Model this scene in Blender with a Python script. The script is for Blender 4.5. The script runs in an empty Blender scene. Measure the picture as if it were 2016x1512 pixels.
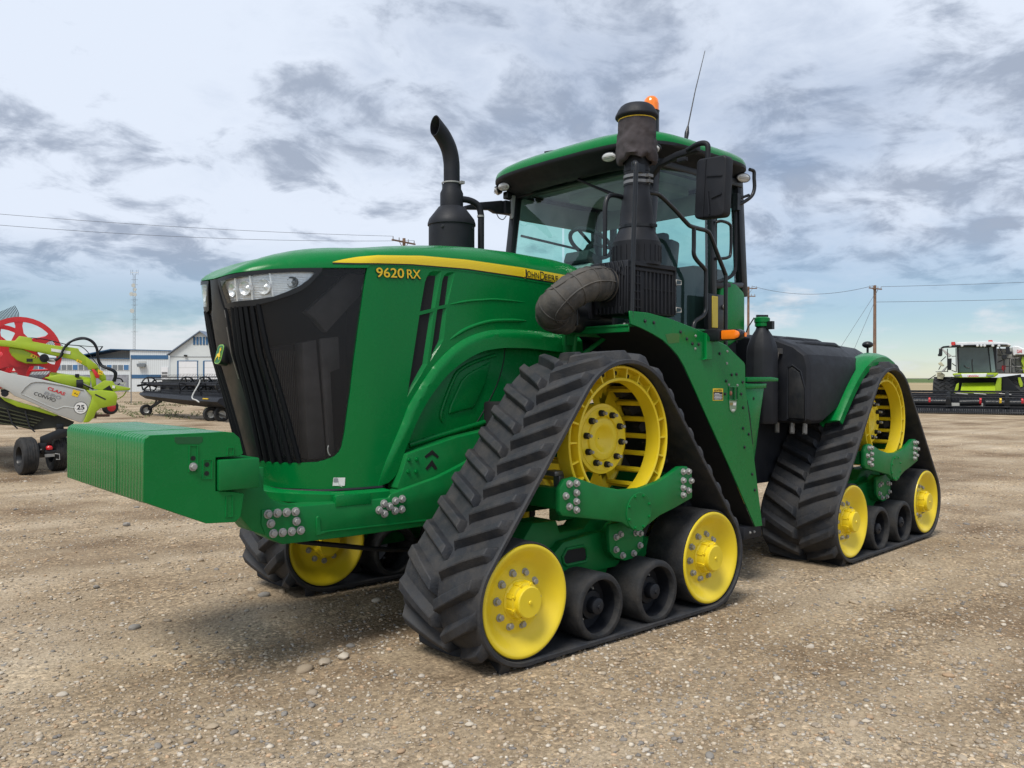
import bpy, bmesh, math, random
from math import sin, cos, pi, sqrt, hypot, atan2, acos
from mathutils import Vector as V, Matrix as M, noise
from mathutils.geometry import delaunay_2d_cdt
R = math.radians
random.seed(7)
scn = bpy.context.scene
COL = scn.collection

# ---------------------------------------------------------------- camera
CAM = V((4.0137, 4.9133, 1.641))
FW = V((-0.6647139, -0.7470933, -0.0026567)).normalized()
RT = V((-0.7470978, 0.6647121, 0.0016393)).normalized()
UP = RT.cross(FW).normalized()
RT = FW.cross(UP).normalized()
cd = bpy.data.cameras.new('camera')
cam = bpy.data.objects.new('camera', cd)
COL.objects.link(cam)
cam.matrix_world = M(((RT.x, UP.x, -FW.x, CAM.x), (RT.y, UP.y, -FW.y, CAM.y), (RT.z, UP.z, -FW.z, CAM.z), (0, 0, 0, 1)))
cd.sensor_width = 36.0
cd.lens = 29.28
cd.clip_start = 0.05
cd.clip_end = 9000
scn.camera = cam

# ---------------------------------------------------------------- sky, sun, exposure
BANK = (2.2, .7, 0)
SUN_EL, SUN_AZ = R(58), R(20)          # direction towards the sun, azimuth from +x towards +y
wd = bpy.data.worlds.new('World')
scn.world = wd
wd.use_nodes = True
wn, wl = wd.node_tree.nodes, wd.node_tree.links
wn.clear()
def WN(t, **k):
    n = wn.new(t)
    for a, b in k.items(): setattr(n, a, b)
    return n
def wmath(op, a, b=None, c=None, clamp=False):
    n = WN('ShaderNodeMath', operation=op, use_clamp=clamp)
    for i, q in enumerate((a, b, c)):
        if q is None: continue
        if isinstance(q, (int, float)): n.inputs[i].default_value = q
        else: wl.new(q, n.inputs[i])
    return n.outputs[0]
def wramp(fac, stops, interp='EASE'):
    n = WN('ShaderNodeValToRGB')
    n.color_ramp.interpolation = interp
    els = n.color_ramp.elements
    while len(els) < len(stops): els.new(.5)
    for e, (p, c) in zip(els, stops):
        e.position = p
        e.color = (c, c, c, 1) if isinstance(c, (int, float)) else (*c, 1)
    wl.new(fac, n.inputs[0])
    return n.outputs[0]
sky = WN('ShaderNodeTexSky', sky_type='NISHITA')
sky.sun_disc = False
sky.sun_elevation = SUN_EL
sky.sun_rotation = pi / 2 - SUN_AZ
sky.altitude = 900
sky.air_density = 1.0; sky.dust_density = .4; sky.ozone_density = 2.6
tc = WN('ShaderNodeTexCoord')
sp = WN('ShaderNodeSeparateXYZ'); wl.new(tc.outputs['Generated'], sp.inputs[0])
zc = wmath('MAXIMUM', sp.outputs[2], 0.0)
den = wmath('ADD', zc, 0.24)
cb = WN('ShaderNodeCombineXYZ')
wl.new(wmath('DIVIDE', sp.outputs[0], den), cb.inputs[0])
wl.new(wmath('DIVIDE', sp.outputs[1], den), cb.inputs[1])
def wnoise(scale, detail, rough, off, dist=0.0):
    mp = WN('ShaderNodeMapping'); mp.inputs['Location'].default_value = off
    wl.new(cb.outputs[0], mp.inputs[0])
    n = WN('ShaderNodeTexNoise'); n.inputs['Scale'].default_value = scale
    n.inputs['Detail'].default_value = detail; n.inputs['Roughness'].default_value = rough
    n.inputs['Distortion'].default_value = dist
    wl.new(mp.outputs[0], n.inputs[0])
    return n.outputs[0]
big = wnoise(0.50, 5, .5, (3.1, 1.7, 0))            # where the deck is open or closed
mid = wnoise(1.45, 8, .58, (0.4, 5.2, 0), .3)       # grey bellies
fin = wnoise(5.0, 7, .62, (8.3, 2.2, 0), .4)        # ragged edges
cov = wramp(wmath('MULTIPLY_ADD', fin, .25, wmath('MULTIPLY', big, .9)), [(.42, .55), (.60, 1.0)])
dark = wramp(wmath('MULTIPLY_ADD', fin, .45, wmath('MULTIPLY', mid, .70)), [(.555, 0.0), (.67, .95)])
low = wramp(sp.outputs[2], [(.06, .10), (.17, 1.0)])
# bank of heaped cloud along the horizon
nrm = WN('ShaderNodeMapping'); nrm.inputs['Scale'].default_value = (5, 5, 17); nrm.inputs['Location'].default_value = BANK
wl.new(tc.outputs['Generated'], nrm.inputs[0])
bn = WN('ShaderNodeTexNoise'); bn.inputs['Scale'].default_value = 1.0; bn.inputs['Detail'].default_value = 7; bn.inputs['Roughness'].default_value = .58
wl.new(nrm.outputs[0], bn.inputs[0])
bank = wramp(wmath('SUBTRACT', bn.outputs[0], wmath('MULTIPLY', zc, 2.6)), [(.33, 0.0), (.45, 1.0)])
cov = wmath('MULTIPLY', cov, low, clamp=True)
cmix = WN('ShaderNodeMix', data_type='RGBA')
wl.new(dark, cmix.inputs[0])
cmix.inputs[6].default_value = (.57, .625, .72, 1)
cmix.inputs[7].default_value = (.27, .315, .40, 1)
bmix = WN('ShaderNodeMix', data_type='RGBA')
wl.new(bn.outputs[0], bmix.inputs[0])
bmix.inputs[6].default_value = (.42, .48, .57, 1)
bmix.inputs[7].default_value = (.68, .67, .66, 1)
bg1 = WN('ShaderNodeBackground'); bg1.inputs[1].default_value = .07
hs = WN('ShaderNodeHueSaturation'); hs.inputs['Saturation'].default_value = 1.12
wl.new(sky.outputs[0], hs.inputs['Color']); wl.new(hs.outputs[0], bg1.inputs[0])
bg3 = WN('ShaderNodeBackground'); wl.new(bmix.outputs[2], bg3.inputs[0])
mx0 = WN('ShaderNodeMixShader'); wl.new(wmath('MULTIPLY', bank, .8), mx0.inputs[0]); wl.new(bg1.outputs[0], mx0.inputs[1]); wl.new(bg3.outputs[0], mx0.inputs[2])
bg2 = WN('ShaderNodeBackground'); bg2.inputs[1].default_value = 1.0
wl.new(cmix.outputs[2], bg2.inputs[0])
mx = WN('ShaderNodeMixShader')
wl.new(cov, mx.inputs[0]); wl.new(mx0.outputs[0], mx.inputs[1]); wl.new(bg2.outputs[0], mx.inputs[2])
wo = WN('ShaderNodeOutputWorld'); wl.new(mx.outputs[0], wo.inputs[0])

sl = bpy.data.lights.new('sun', 'SUN')
sl.energy = 2.2; sl.angle = R(22); sl.color = (1.0, .95, .87)
so = bpy.data.objects.new('sun', sl); COL.objects.link(so)
so.rotation_euler = V((cos(SUN_EL) * cos(SUN_AZ), cos(SUN_EL) * sin(SUN_AZ), sin(SUN_EL))).to_track_quat('Z', 'Y').to_euler()
scn.view_settings.view_transform = 'Standard'
scn.view_settings.look = 'None'
scn.view_settings.gamma = 1
scn.view_settings.use_curve_mapping = False
scn.view_settings.exposure = 0.45

# ---------------------------------------------------------------- helpers
def mat(name, col, rough=.5, metal=0.0, coat=0.0, var=.12, vscale=3.0, bump=0.0, bscale=60.0, dust=0.0, spec=.5, emit=None):
    m = bpy.data.materials.new(name); m.use_nodes = True
    n, l = m.node_tree.nodes, m.node_tree.links
    b = n['Principled BSDF']
    b.inputs['Roughness'].default_value = rough
    b.inputs['Metallic'].default_value = metal
    b.inputs['Coat Weight'].default_value = coat
    b.inputs['Coat Roughness'].default_value = .08
    b.inputs['Specular IOR Level'].default_value = spec
    tcn = n.new('ShaderNodeTexCoord')
    nz = n.new('ShaderNodeTexNoise'); nz.inputs['Scale'].default_value = vscale; nz.inputs['Detail'].default_value = 6
    l.new(tcn.outputs['Object'], nz.inputs[0])
    mr = n.new('ShaderNodeMapRange'); mr.inputs[1].default_value = .3; mr.inputs[2].default_value = .7
    mr.inputs[3].default_value = 1 - var; mr.inputs[4].default_value = 1 + var
    l.new(nz.outputs[0], mr.inputs[0])
    mm = n.new('ShaderNodeVectorMath'); mm.operation = 'SCALE'; mm.inputs[0].default_value = col
    l.new(mr.outputs[0], mm.inputs['Scale'])
    out = mm.outputs[0]
    if dust > 0:
        n2 = n.new('ShaderNodeTexNoise'); n2.inputs['Scale'].default_value = 7; n2.inputs['Detail'].default_value = 8; n2.inputs['Roughness'].default_value = .7
        l.new(tcn.outputs['Object'], n2.inputs[0])
        r2 = n.new('ShaderNodeMapRange'); r2.inputs[1].default_value = .42; r2.inputs[2].default_value = .75; r2.inputs[4].default_value = dust
        l.new(n2.outputs[0], r2.inputs[0])
        dm = n.new('ShaderNodeMix'); dm.data_type = 'RGBA'
        l.new(r2.outputs[0], dm.inputs[0]); l.new(out, dm.inputs[6]); dm.inputs[7].default_value = (.30, .25, .19, 1)
        out = dm.outputs[2]
        rr = n.new('ShaderNodeMapRange'); rr.inputs[1].default_value = .35; rr.inputs[2].default_value = .75
        rr.inputs[3].default_value = rough; rr.inputs[4].default_value = min(1, rough + .25)
        l.new(n2.outputs[0], rr.inputs[0]); l.new(rr.outputs[0], b.inputs['Roughness'])
    l.new(out, b.inputs['Base Color'])
    if bump > 0:
        bn = n.new('ShaderNodeTexNoise'); bn.inputs['Scale'].default_value = bscale; bn.inputs['Detail'].default_value = 5
        l.new(tcn.outputs['Object'], bn.inputs[0])
        bp = n.new('ShaderNodeBump'); bp.inputs['Strength'].default_value = bump; bp.inputs['Distance'].default_value = .01
        l.new(bn.outputs[0], bp.inputs['Height']); l.new(bp.outputs[0], b.inputs['Normal'])
    if emit:
        b.inputs['Emission Color'].default_value = (*emit[0], 1); b.inputs['Emission Strength'].default_value = emit[1]
    return m
def glassmat(name, tint, gloss=1.7, rough=.02):
    m = bpy.data.materials.new(name); m.use_nodes = True
    n, l = m.node_tree.nodes, m.node_tree.links
    n.clear()
    t = n.new('ShaderNodeBsdfTransparent'); t.inputs[0].default_value = (*tint, 1)
    g = n.new('ShaderNodeBsdfGlossy'); g.inputs['Roughness'].default_value = rough; g.inputs[0].default_value = (.9, .95, .95, 1)
    f = n.new('ShaderNodeFresnel'); ge = n.new('ShaderNodeNewGeometry'); io = n.new('ShaderNodeMix')
    l.new(ge.outputs['Backfacing'], io.inputs[0]); io.inputs[2].default_value = 1.42; io.inputs[3].default_value = 1 / 1.42; l.new(io.outputs[0], f.inputs[0])
    x = n.new('ShaderNodeMixShader'); o = n.new('ShaderNodeOutputMaterial')
    fm = n.new('ShaderNodeMath'); fm.operation = 'MULTIPLY'; fm.use_clamp = True; fm.inputs[1].default_value = gloss; l.new(f.outputs[0], fm.inputs[0])
    l.new(fm.outputs[0], x.inputs[0]); l.new(t.outputs[0], x.inputs[1]); l.new(g.outputs[0], x.inputs[2]); l.new(x.outputs[0], o.inputs[0])
    return m

GREEN = mat('green_paint', (.0010, .172, .036), rough=.17, coat=.0, var=.04, vscale=1.5, dust=.012, spec=.26)
GREEN2 = mat('green_casting', (.0015, .155, .034), rough=.36, coat=.0, spec=.28, var=.10, vscale=5, bump=.06, bscale=120, dust=.03)
YEL = mat('yellow_paint', (.80, .61, .016), rough=.36, coat=.25, var=.05, vscale=4, dust=.05)
YELD = mat('yellow_stripe_line', (.62, .40, .006), rough=.4, var=.02)
YELS = mat('yellow_stripe', (.80, .60, .010), rough=.35, var=.02, coat=.3)
BLK = mat('black_plastic', (.012, .014, .018), rough=.42, var=.2, vscale=6, dust=.06)
BLKM = mat('black_matte', (.009, .011, .016), rough=.5, var=.2, vscale=8, bump=.08, bscale=200, dust=.015, spec=.35)
BLKP = mat('black_paint', (.008, .010, .013), rough=.30, coat=.1, var=.1, dust=.015, spec=.4)
DARK = mat('dark_interior', (.006, .007, .008), rough=.8, var=.2)
RUB = mat('track_rubber', (.019, .022, .028), rough=.62, var=.25, vscale=5, bump=.3, bscale=90, dust=.14)
TYRE = mat('tyre_rubber', (.013, .015, .018), rough=.7, var=.35, vscale=12, bump=.3, bscale=60, dust=.12)
STEEL = mat('zinc_bolt', (.34, .34, .33), rough=.55, metal=.35, var=.15, vscale=40)
GREYM = mat('grey_metal', (.22, .22, .22), rough=.4, metal=.6, var=.2, vscale=12)
WHITE = mat('white_paint', (.74, .76, .77), rough=.45, var=.05)
LGREY = mat('light_grey_panel', (.50, .51, .49), rough=.4, coat=.2, var=.04)
LIME = mat('lime_paint', (.34, .47, .015), rough=.38, coat=.2, var=.08, dust=.05)
RED = mat('red_paint', (.62, .020, .028), rough=.4, coat=.2, var=.08)
REDP = mat('red_print', (.60, .02, .03), rough=.5, var=.02)
GREYP = mat('grey_print', (.28, .29, .31), rough=.5, var=.02)
BLKPR = mat('black_print', (.012, .012, .014), rough=.5, var=.02)
WHTP = mat('white_print', (.80, .80, .78), rough=.5, var=.03)
YELP = mat('yellow_print', (.82, .55, .02), rough=.45, var=.03)
AMBER = mat('amber_lens', (.85, .20, .01), rough=.18, coat=.5, var=.08, vscale=20, emit=((1, .22, .01), .10))
REDL = mat('red_lens', (.6, .03, .02), rough=.2, coat=.5, var=.05)
FABRIC = mat('grey_mesh_fabric', (.055, .047, .051), rough=.9, var=.3, vscale=10, bump=.35, bscale=35)
HOSE = mat('dusty_hose_rubber', (.055, .054, .052), rough=.75, var=.35, vscale=9, bump=.3, bscale=50, dust=.25)
INT = mat('cab_trim', (.34, .36, .37), rough=.7, var=.1)
INTD = mat('cab_trim_dark', (.045, .05, .055), rough=.7, var=.1)
CHROME = mat('lamp_reflector', (.84, .85, .86), rough=.28, metal=.45, var=.10, vscale=60)
LENSW = mat('lamp_lens', (.60, .62, .62), rough=.12, coat=.6, var=.15, vscale=40)
RADI = mat('radiator_grey', (.19, .18, .185), rough=.6, var=.2, vscale=10)
RADM = mat('radiator_core', (.045, .045, .05), rough=.8, var=.1, vscale=30)
GLASS = glassmat('cab_glass', (.62, .86, .80))
GLASSD = glassmat('dark_glass', (.25, .34, .33))
CLEAR = glassmat('clear_lens', (.92, .94, .95))

def link(o, parent=None):
    COL.objects.link(o)
    if parent is not None: o.parent = parent
    return o
def tag(o, label=None, cat=None, group=None, kind=None):
    if label: o['label'] = label
    if cat: o['category'] = cat
    if group: o['group'] = group
    if kind: o['kind'] = kind
    return o
def empty(name, loc=(0, 0, 0), rz=0.0):
    o = bpy.data.objects.new(name, None)
    o.empty_display_size = .2
    o.location = loc; o.rotation_euler = (0, 0, rz)
    return link(o)
def inst(name, me, parent, mw=None):
    o = bpy.data.objects.new(name, me)
    if mw is not None: o.matrix_local = mw
    return link(o, parent)

def frame_z(d):
    d = V(d).normalized()
    a = V((0, 0, 1)) if abs(d.z) < .9 else V((1, 0, 0))
    x = a.cross(d).normalized(); y = d.cross(x)
    return x, y, d

class MB:
    def __init__(s): s.v = []; s.f = []; s.mi = []
    def add(s, vs, fs, mi=0):
        o = len(s.v); s.v += [tuple(p) for p in vs]
        s.f += [tuple(i + o for i in f) for f in fs]; s.mi += [mi] * len(fs); return s
    def box(s, c, d, rot=None, mi=0):
        hx, hy, hz = d[0] / 2, d[1] / 2, d[2] / 2
        vs = [V((x, y, z)) for x in (-hx, hx) for y in (-hy, hy) for z in (-hz, hz)]
        if rot is not None: vs = [rot @ p for p in vs]
        vs = [p + V(c) for p in vs]
        return s.add(vs, [(0, 1, 3, 2), (4, 6, 7, 5), (0, 4, 5, 1), (2, 3, 7, 6), (0, 2, 6, 4), (1, 5, 7, 3)], mi)
    def bar(s, a, b, w, h, mi=0):
        a, b = V(a), V(b); d = b - a
        x, y, z = frame_z(d)
        rot = M((x, y, z)).transposed()
        return s.box((a + b) / 2, (w, h, d.length), rot, mi)
    def cyl(s, a, b, r0, r1=None, n=14, mi=0, caps=True):
        r1 = r0 if r1 is None else r1
        a, b = V(a), V(b); x, y, z = frame_z(b - a)
        vs = []
        for p, r in ((a, r0), (b, r1)):
            vs += [p + x * r * cos(2 * pi * i / n) + y * r * sin(2 * pi * i / n) for i in range(n)]
        fs = [(i, (i + 1) % n, n + (i + 1) % n, n + i) for i in range(n)]
        if caps: fs += [tuple(range(n))[::-1], tuple(range(n, 2 * n))]
        return s.add(vs, fs, mi)
    def tube(s, pts, r, n=8, closed=False, mi=0):
        pts = [V(p) for p in pts]; m = len(pts)
        rs = r if isinstance(r, (list, tuple)) else [r] * m
        vs = []; px = None
        for i in range(m):
            if closed: d = pts[(i + 1) % m] - pts[i - 1]
            else: d = pts[min(i + 1, m - 1)] - pts[max(i - 1, 0)]
            d = d.normalized()
            if px is None: px = frame_z(d)[0]
            px = (px - d * px.dot(d)).normalized(); py = d.cross(px)
            vs += [pts[i] + (px * cos(2 * pi * k / n) + py * sin(2 * pi * k / n)) * rs[i] for k in range(n)]
        fs = []
        for i in range(m if closed else m - 1):
            j = (i + 1) % m
            fs += [(i * n + k, i * n + (k + 1) % n, j * n + (k + 1) % n, j * n + k) for k in range(n)]
        if not closed: fs += [tuple(range(n))[::-1], tuple(range((m - 1) * n, m * n))]
        return s.add(vs, fs, mi)
    def lathe(s, prof, o=(0, 0, 0), axis='y', n=40, mi=0, sgn=1, cap0=False, cap1=False):
        o = V(o); vs = []
        for r, h in prof:
            for i in range(n):
                a = 2 * pi * i / n
                c, q = r * cos(a), r * sin(a)
                p = {'y': (c, h * sgn, q), 'z': (c, q, h * sgn), 'x': (h * sgn, c, q)}[axis]
                vs.append(o + V(p))
        fs = []
        for k in range(len(prof) - 1):
            fs += [(k * n + i, k * n + (i + 1) % n, (k + 1) * n + (i + 1) % n, (k + 1) * n + i) for i in range(n)]
        if cap0: fs.append(tuple(range(n)))
        if cap1: fs.append(tuple(range((len(prof) - 1) * n, len(prof) * n)))
        return s.add(vs, fs, mi)
    def prism(s, poly, axis, a0, a1, mi=0):
        n = len(poly)
        def P(q, a): return {'y': (q[0], a, q[1]), 'x': (a, q[0], q[1]), 'z': (q[0], q[1], a)}[axis]
        vs = [P(q, a0) for q in poly] + [P(q, a1) for q in poly]
        fs = [tuple(range(n))[::-1], tuple(range(n, 2 * n))] + [(i, (i + 1) % n, n + (i + 1) % n, n + i) for i in range(n)]
        return s.add(vs, fs, mi)
    def sphere(s, c, r, sc=(1, 1, 1), n=12, m=8, mi=0):
        vs = []; c = V(c)
        for j in range(m + 1):
            t = pi * j / m
            for i in range(n):
                a = 2 * pi * i / n
                vs.append(c + V((r * sc[0] * sin(t) * cos(a), r * sc[1] * sin(t) * sin(a), r * sc[2] * cos(t))))
        fs = [(j * n + i, j * n + (i + 1) % n, (j + 1) * n + (i + 1) % n, (j + 1) * n + i) for j in range(m) for i in range(n)]
        return s.add(vs, fs, mi)
    def mesh(s, name, mats, smooth=38, bevel=0.0, seg=2, weld=True):
        me = bpy.data.meshes.new(name)
        me.from_pydata([tuple(p) for p in s.v], [], s.f)
        for m_ in (mats if isinstance(mats, (list, tuple)) else [mats]): me.materials.append(m_)
        me.polygons.foreach_set('material_index', s.mi)
        bm = bmesh.new(); bm.from_mesh(me)
        if weld: bmesh.ops.remove_doubles(bm, verts=bm.verts, dist=1e-5)
        bmesh.ops.dissolve_degenerate(bm, edges=bm.edges, dist=1e-6)
        bmesh.ops.recalc_face_normals(bm, faces=bm.faces)
        if bevel > 0:
            es = [e for e in bm.edges if len(e.link_faces) == 2 and e.calc_face_angle(0) > R(28)]
            bmesh.ops.bevel(bm, geom=es, offset=bevel, segments=seg, profile=.5, affect='EDGES', clamp_overlap=True)
        bm.to_mesh(me); bm.free()
        if smooth:
            me.polygons.foreach_set('use_smooth', [True] * len(me.polygons))
            me.set_sharp_from_angle(angle=R(smooth))
        me.update()
        return me
    def obj(s, name, mats, parent=None, mw=None, **k):
        return inst(name, s.mesh(name, mats, **k), parent, mw)

def spline(pts, k=6, closed=False):
    pts = [V(p) for p in pts]; m = len(pts); out = []
    rng = range(m if closed else m - 1)
    for i in rng:
        g = (lambda j: pts[j % m]) if closed else (lambda j: pts[min(max(j, 0), m - 1)])
        a, b, c, d = g(i - 1), g(i), g(i + 1), g(i + 2)
        for q in range(k):
            t = q / k
            out.append(.5 * ((2 * b) + (c - a) * t + (2 * a - 5 * b + 4 * c - d) * t * t + (3 * b - a - 3 * c + d) * t ** 3))
    if not closed: out.append(pts[-1])
    return out
def lerp(x, xs, ys):
    if x <= xs[0]: return ys[0]
    for i in range(1, len(xs)):
        if x <= xs[i]:
            t = (x - xs[i - 1]) / (xs[i] - xs[i - 1]); return ys[i - 1] + (ys[i] - ys[i - 1]) * t
    return ys[-1]
def inpoly(p, poly):
    x, y = p; c = False; n = len(poly)
    for i in range(n):
        x1, y1 = poly[i]; x2, y2 = poly[i - 1]
        if (y1 > y) != (y2 > y) and x < (x2 - x1) * (y - y1) / (y2 - y1) + x1: c = not c
    return c
def subdiv(poly, step):
    out = []
    for i in range(len(poly)):
        a, b = poly[i], poly[(i + 1) % len(poly)]
        k = max(1, int(math.ceil(hypot(b[0] - a[0], b[1] - a[1]) / step)))
        out += [(a[0] + (b[0] - a[0]) * j / k, a[1] + (b[1] - a[1]) * j / k) for j in range(k)]
    return out
def patch(mb, outer, holes, step, fmap, skirt=.03, mi=0, dfun=None):
    """triangulate a 2D outline (with holes) and lay it on a surface fmap(u, z, offset); the rim is turned inwards by skirt"""
    loops = [subdiv(outer, step)] + [subdiv(h, step) for h in holes]
    pts, edges = [], []
    for lp in loops:
        o = len(pts); pts += lp
        edges += [(o + i, o + (i + 1) % len(lp)) for i in range(len(lp))]
    nb = len(pts)
    us = [p[0] for p in outer]; zs = [p[1] for p in outer]
    x = min(us) + step / 2
    while x < max(us):
        z = min(zs) + step / 2
        while z < max(zs):
            if inpoly((x, z), outer) and not any(inpoly((x, z), h) for h in holes):
                if min((x - q[0]) ** 2 + (z - q[1]) ** 2 for q in pts[:nb]) > (step * .45) ** 2: pts.append((x, z))
            z += step
        x += step
    r = delaunay_2d_cdt([V(p) for p in pts], edges, [], 0, 1e-6)
    vs, es, fs = r[0], r[1], r[2]
    fs2 = []
    for f in fs:
        c = (sum(vs[i][0] for i in f) / 3, sum(vs[i][1] for i in f) / 3)
        if inpoly(c, outer) and not any(inpoly(c, h) for h in holes): fs2.append(tuple(f))
    df = dfun or (lambda u, z: 0.0)
    P = [fmap(p[0], p[1], df(p[0], p[1])) for p in vs]
    cnt = {}
    for f in fs2:
        for i in range(len(f)):
            a, b = f[i], f[(i + 1) % len(f)]
            k = (min(a, b), max(a, b)); cnt[k] = cnt.get(k, 0) + 1
    bd = [k for k, c in cnt.items() if c == 1]
    o = len(P); m_ = {}
    faces = list(fs2)
    if skirt:
        for a, b in bd:
            for q in (a, b):
                if q not in m_:
                    m_[q] = len(P); P.append(fmap(vs[q][0], vs[q][1], df(vs[q][0], vs[q][1]) - skirt))
            faces.append((a, b, m_[b], m_[a]))
    mb.add(P, faces, mi)
    return mb
_FC = {}
def text_mesh(name, s, w, h, mats, thick=.002, bold=0.0, shear=0.0):
    """flat print: letters as a thin mesh, in a box w x h from the lower left corner, facing +z"""
    cu = bpy.data.curves.new(name, 'FONT'); cu.body = s; cu.offset = bold; cu.extrude = .01; cu.shear = shear
    ob = bpy.data.objects.new(name, cu); COL.objects.link(ob)
    dg = bpy.context.evaluated_depsgraph_get()
    me = bpy.data.meshes.new_from_object(ob.evaluated_get(dg), depsgraph=dg)
    bpy.data.objects.remove(ob); bpy.data.curves.remove(cu)
    xs = [v.co.x for v in me.vertices]; ys = [v.co.y for v in me.vertices]
    x0, x1, y0, y1 = min(xs), max(xs), min(ys), max(ys)
    for v in me.vertices:
        v.co = V(((v.co.x - x0) / (x1 - x0) * w, (v.co.y - y0) / (y1 - y0) * h, thick if v.co.z > 0 else -thick))
    me.materials.clear(); me.materials.append(mats)
    me.name = name
    return me
def place(o, xd, yd):
    x, y = V(xd).normalized(), V(yd).normalized()
    z = x.cross(y).normalized(); y = z.cross(x)
    o = V(o)
    return M(((x.x, y.x, z.x, o.x), (x.y, y.y, z.y, o.y), (x.z, y.z, z.z, o.z), (0, 0, 0, 1)))

# ---------------------------------------------------------------- setting: ground, fields
def bgp(px, D, z=0.0):
    """place on the ground plan: sideways by photo column, D metres ahead of the camera"""
    h = V((FW.x, FW.y, 0)).normalized(); r = V((RT.x, RT.y, 0)).normalized()
    q = V((CAM.x, CAM.y, 0)) + h * D + r * (D * (px - 1008) / 1640)
    return V((q.x, q.y, z))
RZ = atan2(RT.y, RT.x)                 # turn that puts local x along the picture's right, local y away from the camera

def gh(x, y):
    d = hypot(x - CAM.x, y - CAM.y)
    a = 1.0 if d < 40 else max(0, 1 - (d - 40) / 40)
    h = .016 * noise.noise((x * .55, y * .55, 0)) + .010 * noise.noise((x * 1.7, y * 1.7, 4)) + .004 * noise.noise((x * 6, y * 6, 9))
    k = 1.0
    for cx, cy, hx, hy in ((0, 1.16, 1.5, .6), (-3.93, 1.1, 1.5, .6), (0, -1.06, 1.5, .6), (-3.93, -1.1, 1.5, .6)):
        dx, dy = max(0, abs(x - cx) - hx), max(0, abs(y - cy) - hy)
        k = min(k, min(1, hypot(dx, dy) / .35))
    return h * a * k + .036 * (1 - k) ** 1.5
def build_ground():
    NA, rings = 288, [0.0]
    r = .4
    while r < 3200:
        rings.append(r); r *= 1.033 if r < 30 else 1.12
    vs = [(CAM.x, CAM.y, gh(CAM.x, CAM.y))]; fs = []
    for i, r in enumerate(rings[1:]):
        for k in range(NA):
            a = 2 * pi * k / NA
            x, y = CAM.x + r * cos(a), CAM.y + r * sin(a)
            vs.append((x, y, gh(x, y)))
        o = 1 + i * NA
        for k in range(NA):
            k2 = (k + 1) % NA
            if i == 0: fs.append((0, o + k, o + k2))
            else: fs.append((o - NA + k, o + k, o + k2, o - NA + k2))
    me = bpy.data.meshes.new('ground'); me.from_pydata(vs, [], fs)
    me.polygons.foreach_set('use_smooth', [True] * len(me.polygons)); me.update()
    return me
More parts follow.
